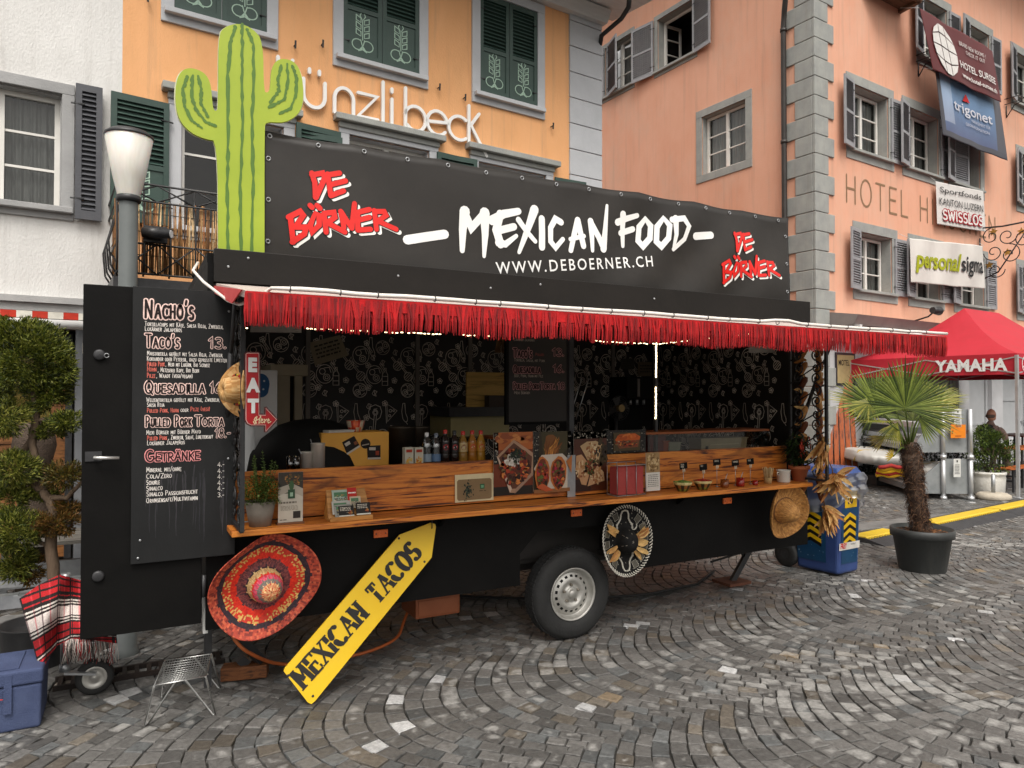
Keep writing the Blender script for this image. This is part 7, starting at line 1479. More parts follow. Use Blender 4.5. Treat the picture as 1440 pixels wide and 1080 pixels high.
# glass display over the right part of the board
y0_ = YF + .03; a, b = on_y(911, 636, y0_), on_y(1082, 606, y0_); zt_ = b.z; t = thing('glass_display', (3.9, 4.5, 1.31), 'glass topping display with a scorched timber lid on the right half of the counter', 'display case')
m = MB(); m.quad((a.x, y0_, 1.318), (b.x, y0_, 1.318), (b.x, y0_, zt_), (a.x, y0_, zt_)); m.build('front_pane', glass('display_glass', (.85, .88, .86), .1), t); m = MB(); m.box(2.2, b.x, y0_, y0_ + .3, zt_, zt_ + .018); m.build('lid', M_woodd, t, bevel=.002); m = MB(); m.box(b.x - .006, b.x, y0_ + .004, y0_ + .3, 1.318, zt_ - .001); m.build('end_pane', glass('end_glass', (.85, .88, .86), .1), t)
for (pa, pb, c_, lab) in (((913, 604), (936, 634), '5a1414', 'dark red tub in the glass display'), ((932, 620), (940, 636), '8a3a1c', 'narrow brown tub in the glass display'), ((940, 622), (957, 633), '8a8a78', 'pale tub in the middle of the glass display'), ((985, 617), (1050, 634), '9a8e74', 'long cream tray at the right of the glass display')):
    y = YF + .14; m = MB(); p0_, p1_ = on_y(*pa, y), on_y(*pb, y); m.color(c_); z0_, z1_ = LZ, min(p0_.z, zt_ - .01); x0, x1 = p0_.x, p1_.x; m.hexa([(x0 + .008, y, z0_), (x1 - .008, y, z0_), (x1 - .008, y + .14, z0_), (x0 + .008, y + .14, z0_), (x0, y - .008, z1_), (x1, y - .008, z1_), (x1, y + .15, z1_), (x0, y + .15, z1_)]); m.box(x0 - .006, x1 + .006, y - .014, y + .156, z1_ - .008, z1_ + .001)
    if 'long' in lab: m.color('2a221a'); m.box(x0 + .05, x0 + .075, y - .012, y - .006, z0_ + .02, z0_ + .045); m.color('b0a488'); m.box(x0 + .1, x1 - .1, y - .01, y - .002, z0_ + .05, z0_ + .06)
    tag(m.build('food_tub', M_vcg, org=(x0, y, z0_)), lab, 'tub', 'tubs in the glass display')
# ================================================================== left edge: lamp, clipped conifer, blanket, cool box, wire stool
c = V((-.03, 5.5, 0)); t = thing('street_lamp', c, 'grey street lamp with a frosted conical glass behind the trailer door', 'street lamp')
zt = on_y(175, 186, 5.5).z; zb_ = on_y(175, 280, 5.5).z
m = MB(); m.lathe([(.085, 0), (.085, .04), (.075, .05), (.075, .9), (.06, .95), (.058, zb_ - .02)], c, None, 24); m.build('pole', pm('grey_green_paint', (.13, .145, .145), (.165, .18, .178), 3, .5, .08, 40), t)
m = MB(); m.lathe([(.06, zb_ - .02), (.078, zb_ - .015), (.078, zb_ + .02), (.07, zb_ + .025)], c, None, 24); m.build('collar', M_dk, t)
fm = bpy.data.materials.new('frosted_glass'); fm.use_nodes = True; b = fm.node_tree.nodes['Principled BSDF']; b.inputs['Base Color'].default_value = (.78, .75, .69, 1); b.inputs['Roughness'].default_value = .35; b.inputs['Subsurface Weight'].default_value = .3
n_ = fm.node_tree; tcx = n_.nodes.new('ShaderNodeTexCoord'); mpx = n_.nodes.new('ShaderNodeMapping'); mpx.inputs['Scale'].default_value = (9, 9, .8); nx_ = n_.nodes.new('ShaderNodeTexNoise'); nx_.inputs['Scale'].default_value = 3; cx_ = n_.nodes.new('ShaderNodeValToRGB'); cx_.color_ramp.elements[0].color = (.62, .58, .51, 1); cx_.color_ramp.elements[1].color = (.86, .84, .8, 1); n_.links.new(tcx.outputs['Object'], mpx.inputs[0]); n_.links.new(mpx.outputs[0], nx_.inputs[0]); n_.links.new(nx_.outputs['Fac'], cx_.inputs[0]); n_.links.new(cx_.outputs[0], b.inputs['Base Color'])
m = MB(); m.lathe([(.068, zb_ + .02), (.1, zb_ + .15), (.149, zt - .03), (.146, zt - .028)], c, None, 32); m.build('glass_cone', fm, t)
m = MB(); m.lathe([(.151, zt - .036), (.154, zt - .03), (.153, zt - .02), (.12, zt + .006), (.001, zt + .015)], c, None, 32); m.build('cap', M_dk, t)
# clipped conifer with cloud pads
TD = 4.62; rr = random.Random(17)
base = at(72, 905, TD); t = thing('cloud_conifer', (base.x, base.y, .0), 'cloud pruned conifer with yellow green pads and twisted bare trunk at the left edge', 'tree')
m = MB(); m.lathe([(.17, 0), (.2, .26), (.21, .27), (.19, .27), (.17, .22), (.001, .22)], (base.x - .1, base.y + .1, 0), None, 28); m.build('tub', M_dk, t)
def tp_(x, y, d=0): return at(x, y, TD + d)
m = MB()
def limb(pts, r0, r1):
    P = [tp_(*p) for p in pts]; Q = []
    for i in range(len(P) - 1):
        for k in range(4): Q.append(P[i].lerp(P[i + 1], k / 4) + V((rr.uniform(-.006, .006), rr.uniform(-.006, .006), 0)))
    Q.append(P[-1]); m.tube(Q, [r0 + (r1 - r0) * i / (len(Q) - 1) for i in range(len(Q))], 8)
limb([(70, 920, .05), (73, 880), (78, 820), (70, 770), (76, 715), (62, 690)], .042, .03); limb([(62, 692), (30, 668), (5, 640)], .028, .012); limb([(68, 700), (95, 700), (125, 668)], .022, .01); limb([(30, 640, .05), (45, 620), (52, 590), (45, 540)], .03, .018); limb([(62, 690), (48, 640), (45, 610)], .026, .022); limb([(52, 592), (85, 585), (110, 580)], .015, .008); limb([(70, 770), (30, 750)], .016, .008); limb([(76, 730), (100, 735)], .014, .007)
m.build('trunk', pm('conifer_bark', (.07, .045, .028), (.14, .095, .06), 12, .9, .6, 40, stretch=(1, 1, .25)), t)
pads = [(38, 505, 62, 58, .0, 0), (66, 548, 34, 34, .05, 0), (20, 470, 45, 28, .0, 0), (8, 585, 34, 30, -.1, 1), (94, 592, 28, 15, -.02, 0), (70, 606, 26, 13, .05, 0), (18, 658, 36, 26, -.1, 1), (14, 700, 26, 22, -.05, 1), (90, 668, 32, 20, 0, 2), (60, 690, 26, 14, .05, 1), (78, 735, 36, 22, .0, 3), (18, 745, 40, 32, -.08, 1), (22, 790, 26, 30, .0, 1), (96, 520, 14, 18, .0, 0), (44, 800, 16, 24, .06, 3), (-20, 540, 36, 50, .1, 0), (-22, 690, 26, 34, .05, 1), (95, 712, 24, 10, .04, 3)]
pals = [['4a5618', '5e661c', '323e10', '86883a', '222c0c', '6e742a'], ['5a6420', '6e742a', '3e4a14', '949444', '28340e', '7e8034'], ['5a561e', '6a5c24', '72562a', '443f1a', '343412'], ['6a4c20', '74522a', '80602a', '4c3c1a', '444418']]
lf = MB()
for (px, py, rx, ry, d, pi) in pads:
    n = int(rx * ry * 3.6); k = TD * .001
    C = tp_(px, py, d); A, B, D = rx * k * .98, ry * k * .96, (rx + ry) / 2 * k * .85
    lob = [(V((rr.gauss(0, 1), rr.gauss(0, 1), rr.gauss(0, 1))).normalized(), rr.uniform(.22, .36)) for _ in range(30)]
    for i in range(n):
        o_, lr = rr.choice(lob); q = V((rr.gauss(0, 1), rr.gauss(0, 1), rr.gauss(0, 1))).normalized() * (lr * rr.random() ** .33) + o_ * (.74 if i % 4 else .35); nrm = q.normalized()
        p = C + _rt * (q.x * A) + _fw * (q.y * D) + UP * (q.z * B); d_ = (_rt * nrm.x + _fw * nrm.y + UP * (nrm.z + .25)).normalized(); d_ = (d_ + V((rr.uniform(-.8, .8), rr.uniform(-.8, .8), rr.uniform(-.5, .8)))).normalized()
        lf.color(rr.choice(pals[pi])); leaf(lf, p, d_, rr.uniform(.02, .042), rr.uniform(.0055, .009), V((rr.uniform(-1, 1), rr.uniform(-1, 1), .3)))
lf.build('foliage', M_leaf, t)
# plaid blanket thrown over the drawbar
t_b = None
BANDS = [(.03, '1a0a0c'), (.10, 'a01018'), (.13, '1a0a0c'), (.2, 'a81218'), (.25, '140a0b'), (.27, 'a01018'), (.32, '140a0b'), (.345, 'c8c0b8'), (.37, '140a0b'), (.39, 'c8c0b8'), (.42, '1a0c0d'), (.58, 'd0c4be'), (.60, '1a0c0d'), (.625, 'c8c0b8'), (.65, '140a0b'), (.67, 'c8c0b8'), (.70, '140a0b'), (.80, 'a01018'), (.83, '1a0a0c'), (.9, 'a81218'), (.93, '140a0b'), (.95, 'c8c0b8'), (.97, '140a0b'), (2., 'a01018')]
def plaid(u, v):
    q = (v * 1.02 - .16 * math.sin(u * 3.0) + .12) % 1.0; r = next(c_ for t_, c_ in BANDS if q <= t_)
    k = (u * 5.2) % 1
    if k < .1 or .16 < k < .19: return '160b0c' if r[0] == 'a' else ('7a6a6a' if r[0] in 'cd' else r)
    if .5 < k < .62: return {'d': 'c88888', 'c': 'b89090', 'a': 'c03038'}.get(r[0], '3a1014')
    return r
top_ = [(27, 842), (55, 822), (84, 808), (100, 812), (125, 820), (160, 850)]; bot = [(58, 950), (66, 930), (80, 908), (100, 898), (130, 900), (165, 905)]
def interp(L, u): k = u * (len(L) - 1); i = min(int(k), len(L) - 2); f = k - i; return L[i][0] * (1 - f) + L[i + 1][0] * f, L[i][1] * (1 - f) + L[i + 1][1] * f
def blk(u, v):
    a, b_ = interp(top_, u), interp(bot, u); x, y = a[0] + (b_[0] - a[0]) * v, a[1] + (b_[1] - a[1]) * v
    yy = 4.74 - .13 * math.sin(min(1, v * 1.5) * math.pi / 2) + .05 * math.sin(u * 11 + v * 3.5) * (.25 + v) + .03 * math.sin(u * 6 - v * 7) + .03 * math.cos(v * 5 + u * 8)
    return on_y(x, y, yy)
bk_ = thing('plaid_blanket', on_y(85, 900, 4.7), 'red, black and white plaid blanket thrown over the trailer drawbar left of the door', 'blanket')
m = MB(); m.grid(blk, 120, 150, plaid); m.grid(lambda u, v: blk(u, 0) + V((0, .5 * v, -.02 - .25 * v * v)), 92, 20, plaid); m.build('cloth', vc('wool', .95, .4, 220, var=.2, vscale=120), bk_)
m = MB(); 
for k in range(90):
    u = .5 + .5 * k / 90; p = blk(u, 1); m.color(rr.choice(['c0b8b0', '8a1016', '1c0e0e', 'a89c96'])); m.tube([p, p + V((rr.uniform(-.01, .01), rr.uniform(-.01, .01), -.05)), p + V((rr.uniform(-.02, .02), 0, -.1 - .03 * rr.random()))], .0018, 3)
m.build('tassels', M_vc, bk_)
# cool box
q = on_z(57, 1022); t = thing('cool_box', (q.x - .3, q.y + .17, 0), 'dusty blue foam cool box with a lid in the lower left corner', 'cool box'); M_blue = pm('blue_foam', (.035, .05, .115), (.05, .07, .15), 9, .8, .3, 160, c3=(.1, .13, .23), s3=4, amt3=.4)
x1_, y0_ = q.x, q.y; m = MB(); m.hexa([(x1_ - .58, y0_, .0), (x1_, y0_, .0), (x1_ - .0, y0_ + .33, .0), (x1_ - .58, y0_ + .33, .0), (x1_ - .59, y0_ - .008, .235), (x1_ + .005, y0_ - .008, .235), (x1_ + .005, y0_ + .34, .235), (x1_ - .59, y0_ + .34, .235)]); m.build('body', M_blue, t, bevel=.014, bseg=3)
m = MB(); m.box(x1_ - .6, x1_ + .012, y0_ - .016, y0_ + .35, .237, .315); m.build('lid', M_blue, t, bevel=.014, bseg=3); m = MB(); m.box(x1_ - .33, x1_ - .1, y0_ + .02, y0_ + .31, .316, .321); m.box(x1_ - .16, x1_ - .125, y0_ - .019, y0_ - .0165, .1, .3); m.build('lid_rib', M_blue, t, bevel=.002)
m = MB(); 
for (a_, z_) in ((.2, .18), (.22, .07)): m.ribbon([(x1_ - a_ - .04, z_), (x1_ - a_, z_ + .006), (x1_ - a_ + .035, z_ + .002)], .006, V((0, y0_ - .012, 0)), XU, UP, NF, .008)
m.build('red_mark', pm('red_marker', (.5, .04, .03), (.6, .06, .05), 20, .6), t)
# wire stool
z_s = .30; Q_ = [on_z(*p, z_s) for p in ((217, 965), (289, 951), (297, 920), (232, 929))]; t = thing('wire_stool', (sum(p.x for p in Q_) / 4, sum(p.y for p in Q_) / 4, 0), 'low steel wire mesh stool with hairpin legs standing on the setts', 'stool')
def sq(u, v): return Q_[0].lerp(Q_[1], u).lerp(Q_[3].lerp(Q_[2], u), v) - UP * (.02 * math.sin(math.pi * v))
m = MB(); M_chr = pm('dull_chrome', (.33, .33, .32), (.45, .45, .44), 12, .3, metal=.9)
for i in range(19): m.tube([sq(i / 18, v) for v in np.linspace(0, 1, 8)], .0022, 4)
for i in range(14): m.tube([sq(u, i / 13) for u in (0, .5, 1)], .0022, 4)
m.tube([sq(0, 0), sq(1, 0), sq(1, 1), sq(0, 1)], .005, 6, closed=True); m.build('seat', M_chr, t)
feet = [on_z(206, 1020), on_z(301, 1006), on_z(308, 968), on_z(228, 982)]
for f_, (a, b) in zip(feet, (((0, 0), (.4, 0)), ((.6, 0), (1, 0)), ((.62, 1), (1, 1)), ((0, 1), (.38, 1)))): m = MB(); m.tube([sq(*a), f_ + UP * .006 + _rt * -.008, f_ + UP * .006 + _rt * .008, sq(*b)], .0055, 6); m.build('leg', M_chr, t)
# things in the gap by the white house
c = at(48, 655, 6.3); t = thing('brown_urn', (c.x, c.y, 0), 'dark brown woven urn by the timber door behind the conifer', 'urn'); m = MB(); h0 = c.z; m.lathe([(.12, 0), (.16, .2), (.13, .7), (.1, h0 - .1), (.13, h0), (.17, h0 + .18), (.15, h0 + .33), (.09, h0 + .38), (.08, h0 + .36)], (c.x, c.y, 0), None, 28, None, lambda p, i, a: p * 1.0); m.build('body', pm('dark_wicker', (.035, .022, .014), (.09, .06, .04), 40, .8, .6, 60, stretch=(1, 1, 3)), t)
c = at(85, 760, 5.9); t = thing('grey_table', (c.x, c.y, 0), 'weathered grey timber table with a metal frame behind the blanket', 'table'); zt_ = c.z; m = MB()
for k in range(4): m.box(c.x - .7, c.x + .6, c.y - .05 + k * .16, c.y + .1 + k * .16, zt_ - .03, zt_)
m.build('table_top', wood('grey_planks', '6a6660', '54504a', '34302c', 0, 2, .8, .3), t)
for sx_ in (-.45, .3):
    for dy in (0, .55): m = MB(); m.bar((c.x + sx_, c.y + dy, 0), (c.x + sx_, c.y + dy, zt_ - .031), .045, .045); m.build('leg', M_grey, t)
m = MB(); m.bar((c.x - .7, c.y - .02, zt_ - .3), (c.x + .5, c.y - .02, zt_ - .34), .04, .05); m.bar((c.x - .6, c.y + .2, .25), (c.x + .5, c.y + .2, .25), .05, .2); m.build('rail', M_grey, t)
t = thing('tow_coupling', at(10, 888, 4.7), 'silver tow coupling sticking out from under the blanket at the left edge', 'coupling'); m = MB(); p = at(-25, 892, 4.7); m.tube([p, p + _rt * .2], [.045, .04], 12); m.tube([p + UP * .05, p + UP * .06 + _rt * .1, p + _rt * .19 + UP * .05], .012, 6); m.build('body', M_grey, t)

# ================================================================== right side: bin, palm, racks, tent
A, B, C_ = on_z(1117, 799), on_z(1180, 813), on_z(1211, 806); D_ = A + (C_ - B); cc = (A + C_) / 2; hb = 1.0
t = thing('wheelie_bin', cc, 'blue wheelie bin with yellow chevrons and a clear plastic bag, right of the trailer', 'bin'); M_bin = pm('blue_plastic', (.022, .045, .15), (.03, .06, .19), 3, .4, .06, 30, c3=(.05, .08, .2), s3=2, amt3=.4)
def bq(p, z): return V((cc.x + (p.x - cc.x) * (.92 + .12 * z), cc.y + (p.y - cc.y) * (.92 + .12 * z), z))
m = MB(); m.hexa([bq(p, .02) for p in (A, B, C_, D_)] + [bq(p, hb - .06) for p in (A, B, C_, D_)]); m.build('body', M_bin, t, bevel=.03, bseg=3)
def bl(p, k, z): return V((cc.x + (p.x - cc.x) * k, cc.y + (p.y - cc.y) * k, z))
m = MB(); m.hexa([bl(p, 1.1, hb - .06) for p in (A, B, C_, D_)] + [bl(p, 1.1, hb - .02) for p in (A, B, C_, D_)]); m.build('rim', M_bin, t, bevel=.008)
m = MB(); m.hexa([bl(p, 1.07, hb - .018) for p in (A, B, C_, D_)] + [bl(p, .9, hb + .05) for p in (A, B, C_, D_)]); m.build('lid', pm('blue_lid', (.035, .07, .22), (.05, .09, .27), 3, .35), t, bevel=.012)
e1 = (B - A).normalized(); e2 = (C_ - B).normalized()
for s_, w_ in ((A - e2 * -.02, 0), (D_ - e2 * .02, 1)):
    m = MB(); wc = V((s_.x, s_.y, .13)) - e1 * .1; axq = e2.to_track_quat('Z', 'Y').to_matrix(); m.lathe([(.05, -.035), (.11, -.04), (.13, -.025), (.132, 0), (.13, .025), (.11, .04), (.05, .035)], wc, axq, 28); wv = m.build('wheel', M_rub, t); m = MB(); m.lathe([(.1, -.03), (.07, -.036), (.03, -.03), (.001, -.034)], wc, axq, 20); m.build('hub', M_dk, wv)
def decal(p0, p1, k):                      # face frame of the bin between two ground corners
    a, b = bq(p0, 0), bq(p1, 0); n = (p1 - p0).normalized().cross(UP)
    def P(u, z, l=0): return bq(p0, z).lerp(bq(p1, z), u) + n * (.004 + .0007 * l)
    return P
dk = MB(); rr = random.Random(6)
for PP, u0, u1 in ((decal(A, B, 0), .12, .62), (decal(B, C_, 0), .22, .78)):
    dk.color('123a5a'); dk.quad(PP(u0 - .08, .12, 0), PP(u1 + .1, .12, 0), PP(u1 + .1, .66, 0), PP(u0 - .08, .66, 0)); um = (u0 + u1) / 2
    for i in range(46): u, z = rr.uniform(u0 - .06, u1 + .06), rr.uniform(.12, .64); dk.color(rr.choice(['4a6a84', '2a4a66', '1c3450', '6a8498'])); s_ = rr.uniform(.004, .012); dk.quad(PP(u - s_, z, 1), PP(u + s_, z - s_ * .4, 1), PP(u + s_ * 1.6, z + s_, 1), PP(u - s_, z + s_ * .8, 1))
    for k in range(4):
        z = .3 + .075 * k; 
        for zz, c_ in ((z, 'c8a010'), (z - .034, '0c0c10')):
            dk.color(c_); l_ = 2 if c_[0] == 'c' else 1.5; dk.quad(PP(u0, zz, l_), PP(um, zz + .05, l_), PP(um, zz + .09, l_), PP(u0, zz + .04, l_)); dk.quad(PP(um, zz + .05, l_), PP(u1, zz, l_), PP(u1, zz + .04, l_), PP(um, zz + .09, l_))
PP = decal(B, C_, 0); dk.color('c8a010'); dk.quad(PP(.26, .66, 2), PP(.8, .66, 2), PP(.8, .82, 2), PP(.26, .82, 2)); dk.color('c8c4bc'); dk.quad(PP(.02, .255, 3), PP(.98, .255, 3), PP(.98, .325, 3), PP(.02, .325, 3))
Ub = (PP(1, .3) - PP(0, .3)); wb = Ub.length; Ub.normalize(); Nb = Ub.cross(UP); dk.color('1c2430'); type_(dk, '10', PP(.34, .7, 2), Ub, UP, Nb, .13, .004, xs=.8, off=.0015); dk.color('b01c1c'); type_(dk, 'FREY', PP(.06, .272, 3), Ub, UP, Nb, .07, .003, xs=.66, off=.0015, shear=.15); dk.color('3a3a40'); type_(dk, 'ENTSORGT', PP(.56, .295, 3), Ub, UP, Nb, .022, 0, xs=.7, off=.0015)
for i, pts in enumerate(([(.2, .17), (.3, .19), (.26, .15), (.4, .2), (.38, .15), (.5, .21)], [(.45, .15), (.55, .2), (.6, .15), (.7, .18), (.9, .17)], [(.3, .22), (.5, .235), (.62, .2)])): dk.color('8a98a4'); dk.ribbon([(u * wb, z) for u, z in pts], .005, PP(0, 0, 2) + UP * 0, Ub, UP, Nb, .002 + i * .0005)
dk.build('decals', M_vcg, t)
fl = bpy.data.materials.new('clear_film'); fl.use_nodes = True; n_ = fl.node_tree; n_.nodes.remove(n_.nodes['Principled BSDF']); tr_ = n_.nodes.new('ShaderNodeBsdfTransparent'); gl = n_.nodes.new('ShaderNodeBsdfGlossy'); gl.inputs['Roughness'].default_value = .18; df = n_.nodes.new('ShaderNodeBsdfTranslucent'); df.inputs[0].default_value = (.7, .73, .76, 1); a1 = n_.nodes.new('ShaderNodeMixShader'); a1.inputs[0].default_value = .62; a2 = n_.nodes.new('ShaderNodeMixShader'); a2.inputs[0].default_value = .28; n_.links.new(tr_.outputs[0], a1.inputs[1]); n_.links.new(df.outputs[0], a1.inputs[2]); n_.links.new(a1.outputs[0], a2.inputs[1]); n_.links.new(gl.outputs[0], a2.inputs[2]); n_.links.new(a2.outputs[0], n_.nodes['Material Output'].inputs['Surface'])
m = MB(); rim_ = [bl(p, 1.13, hb - .02) for p in (A, B, C_, D_)]
def bag(u, v):
    k = u * 4; i = int(k) % 4; p = rim_[i].lerp(rim_[(i + 1) % 4], k - int(k)); o = (p - V((cc.x, cc.y, p.z))).normalized(); L_ = .30 + .08 * math.sin(u * 13) ; return p + o * (.03 * math.sin(v * 3) + .02 * math.sin(u * 40 + v * 5) * v + .018 * math.sin(u * 71) * v + .012 * math.sin(u * 23 + v * 17)) + UP * (.015 * (1 - v) - L_ * v)
m.grid(bag, 110, 14); m.build('plastic_bag', fl, t)
# palm in a black tub
pc = at(1297, 795, 7.18); pc.z = 0; t = thing('fan_palm', pc, 'fan palm with shaggy brown trunk in a black plastic tub on the square', 'palm')
m = MB(); m.lathe([(.001, 0), (.205, 0), (.212, .01), (.262, .33), (.275, .335), (.288, .34), (.29, .415), (.276, .42), (.265, .38), (.001, .37)], pc, None, 48, None, lambda p, i, a: V((p.x * (1 + .012 * math.sin(6 * a)), p.y, p.z))); m.build('tub', pm('black_tub_plastic', (.022, .024, .024), (.04, .042, .04), 3, .55, .15, 20, c3=(.11, .11, .1), s3=2.5, amt3=.5, stretch=(1, 1, .5)), t)
m = MB(); rr = random.Random(31)
for k in range(300): a, r_ = rr.uniform(0, 6.28), .25 * rr.random() ** .5; m.color(rr.choice(['6a4426', '4a2c18', '8a5c34', '3a2414'])); m.obox(pc + V((r_ * math.cos(a), r_ * math.sin(a), .375)), V((.018, .006 * rr.uniform(-1, 1), 0)), V((0, .009, 0)), V((0, 0, .006)))
m.build('bark_mulch', M_vcm, t)
tr0, tr1 = pc + V((-.01, 0, .36)), at(1279, 622, 7.18); ax = tr1 - tr0
m = MB(); tn = [tr0 + ax * k / 14 + V((.012 * math.sin(k * .9), 0, 0)) for k in range(15)]; m.tube(tn, [.072 + .006 * math.sin(k * 2.2) + (.01 if 8 < k < 13 else 0) - (.03 if k > 12 else 0) for k in range(15)], 18)
trk = m.build('trunk', pm('palm_fibre', (.05, .03, .02), (.12, .075, .05), 14, .95, .7, 50, stretch=(1, 1, .5)), t)
m = MB()
for k in range(2200):
    f = rr.random(); a = rr.uniform(0, 6.28); b = tr0 + ax * f; o = V((math.cos(a), math.sin(a), 0)); r_ = .07 + rr.uniform(-.004, .012); tg = V((-math.sin(a), math.cos(a), 0)); s_ = rr.uniform(-1, 1); l_ = rr.uniform(.04, .1); m.color(rr.choice(['2e1c12', '4a2e1e', '6a4830', '3c2618', '7a5a40', '1e120c'])); p0_ = b + o * r_; m.tube([p0_, p0_ + tg * s_ * l_ * .5 + o * rr.uniform(.0, .02) + UP * rr.uniform(-.5, .3) * l_, p0_ + tg * s_ * l_ + o * rr.uniform(-.01, .035) + UP * rr.uniform(-1, .1) * l_], [.0028, .0022, .0008], 3, cap=False)
m.build('trunk_fibres', M_vcm, trk)
def fan(hub, axis, nrm, R_, spread, n, cols, cup=.25):
    """one pleated palm leaf on its stalk"""
    axis = V(axis).normalized(); nrm = (V(nrm) - axis * V(nrm).dot(axis)).normalized(); sd = axis.cross(nrm); m = MB(); m.color('5a6a2c'); m.tube([tr1 - V((0, 0, .08)), tr1.lerp(hub, .5) + V((0, 0, .02)), hub], [.012, .008, .006], 6)
    for i in range(n):
        a = spread * (i / (n - 1) - .5); d = axis * math.cos(a) + sd * math.sin(a) + nrm * (cup * (1 - math.cos(a * .8))); d.normalize(); q = (sd * math.cos(a) - axis * math.sin(a)).normalized(); L_ = R_ * (.82 + .18 * math.cos(a * .9)) * rr.uniform(.92, 1.05); wv = 2 * math.tan(spread / (n - 1) / 2) * 1.05; dr = -UP * L_ * rr.uniform(.01, .09)
        m.color(rr.choice(cols)); p1, p2, p3 = hub + d * L_ * .32, hub + d * L_ * .66 + dr * .25, hub + d * L_ + dr; w1, w2 = L_ * .32 * wv / 2, L_ * .5 * wv / 2
        fold = nrm * .35
        for sg in (-1, 1):
            e = q * sg; o1, o2 = e * w1 - fold * w1, e * w2 - fold * w2
            (m.quad(hub, p1, p1 + o1) if sg > 0 else m.quad(hub, p1 + o1, p1)); (m.quad(p1, p2, p2 + o2, p1 + o1) if sg > 0 else m.quad(p1, p1 + o1, p2 + o2, p2)); m.quad(p2, p3, p2 + o2) if sg > 0 else m.quad(p2, p2 + o2, p3)
    m.build('frond', M_frond, t)
M_frond = vc('palm_frond', .45, var=.2, vscale=18, trans=.3, spec=.45); PG_ = ['47561c', '586826', '6a7830', '38481a', '7c8a3c']; PY_ = ['6a7028', '8a8a34', '9a9440', '5a6424', '7c7c2c']; PB_ = ['7a6a2c', '9a8438', '6a5a24', '8a7a34']
def pp(px, py, d=0): return at(px - 16, py + 2, 7.18 + d)
fan(pp(1289, 572, -.25), (.05, -.2, 1), (-.45, -.85, -.1), .55, R(215), 46, PG_); fan(pp(1310, 578, .1), _rt * .9 + UP * .75, -_fw + UP * .5, .42, R(190), 38, PY_); fan(pp(1250, 572, .0), -_rt * .8 + UP * .75, -_fw + UP * .4, .48, R(190), 40, PG_); fan(pp(1238, 565, -.05), -_rt * 1 + UP * .08, UP * .8 - _fw * .6, .42, R(170), 30, PY_); fan(pp(1275, 575, .35), UP + _rt * -.1, -_fw + UP * .1, .5, R(200), 40, PG_)
fan(pp(1325, 560, .3), _rt + UP * .4, UP - _fw * .5, .36, R(170), 30, PY_); fan(pp(1262, 590, -.3), -_rt * .7 - _fw * .5 + UP * .0, UP, .32, R(150), 26, PY_); fan(pp(1278, 592, -.15), -UP * .6 - _rt * .3, -_fw, .26, R(80), 14, PY_); fan(pp(1300, 590, .25), _fw + UP * .5, UP, .45, R(180), 30, PG_); fan(pp(1308, 585, -.1), _rt * .6 - UP * .6, -_fw, .3, R(60), 10, PG_); fan(pp(1262, 612, -.1), -_rt - UP * .5, -_fw, .2, R(60), 8, PB_); fan(pp(1268, 610, .1), -_rt * .9 - UP * .15, UP, .33, R(70), 10, ['3a2c1c', '4a3824', '2c2014']); fan(pp(1272, 640, -.12), -_rt * .4 + UP * .2, -_fw, .09, R(120), 8, ['c0a020', 'a89018'])
# steel racks, one on top of the other
RU = (_rt * math.cos(R(-4)) + _fw * math.sin(R(-4))).normalized(); RV = (_fw * math.cos(R(8.5)) + _rt * math.sin(R(8.5))).normalized(); RO = on_z(1291, 702); RO = at(1291, 702, 12.0); RO.z = 0; RW, RL = .88, 4.4
def rk(u, v, z): return RO + RU * u + RV * v + UP * z
M_gal = pm('zinc_sheet', (.22, .235, .24), (.31, .325, .33), 5, .5, .06, 30, metal=.35, c3=(.4, .41, .41), s3=3, amt3=.4); M_alu = pm('aluminium_pole', (.5, .51, .52), (.62, .63, .64), 5, .35, metal=.6); GR = 'stacked steel racks'
def rack(z0, z1, label, cut):
    t = thing('steel_rack', rk(RW / 2, 0, z0), label, 'rack', GR); zb = z0 + .1
    for v in (.0, RL):
        m = MB(); s_ = V((0, 0, 0)); pts = [rk(0, v, zb), rk(RW, v, zb), rk(RW, v, z1), rk(cut, v, z1), rk(0, v, zb + .2)]; m.prism(pts, RV * .03); m.build('end_panel', M_gal, t)
        for u in (RW - .04, .4 if v == 0 else .06): m = MB(); m.cyl(rk(u, v - .035, z0 - (0 if z0 > .1 else 0)), rk(u, v - .035, z1 + .0), .035, n=10); m.cyl(rk(u, v - .035, z0), rk(u, v - .035, z0 + .06), .05, n=10); m.build('post', M_alu, t)
    for u in (.03, RW - .03): m = MB(); m.bar(rk(u, .03, zb + .04), rk(u, RL, zb + .04), .05, .08); m.build('rail', M_gal, t)
    return t
r1 = rack(.0, .68, 'lower steel rack carrying white folded tarpaulins behind the palm', .42); r2 = rack(.69, 1.52, 'upper steel rack of white poles with an orange notice, stacked on the other', .36)
def onpanel(px, py): r = ray(px, py); n = RV; p = rk(0, -.042, 0); k = (p - CAMP).dot(n) / r.dot(n); return CAMP + r * k
def pn(root, px0, py0, px1, py1, c_, rows):
    m = MB(); a, b_, c_2, d = [onpanel(x, y) for x, y in ((px0, py1), (px1, py1), (px1, py0), (px0, py0))]; m.color(c_); m.prism([a, b_, c_2, d], RV * .002)
    def P(u, v, l=0): return a + (b_ - a) * u + (d - a) * v - RV * (.002 + .0008 * l)
    if rows: textrows(m, P, .15, .85, .15, .7, rows, 0, '4a4a4a', random.Random(2)); rect(m, P, .4, .8, .6, .92, 0, '2a2a2a')
    if c_ == 'd87a08': m.color('6a3404'); type_(m, 'roller', P(.04, .3), RU, UP, -RV, .13, .001, xs=.95, off=.001); rect(m, P, .3, .1, .7, .2, 0, 'b05c08')
    m.build('notice', M_vcm, root)
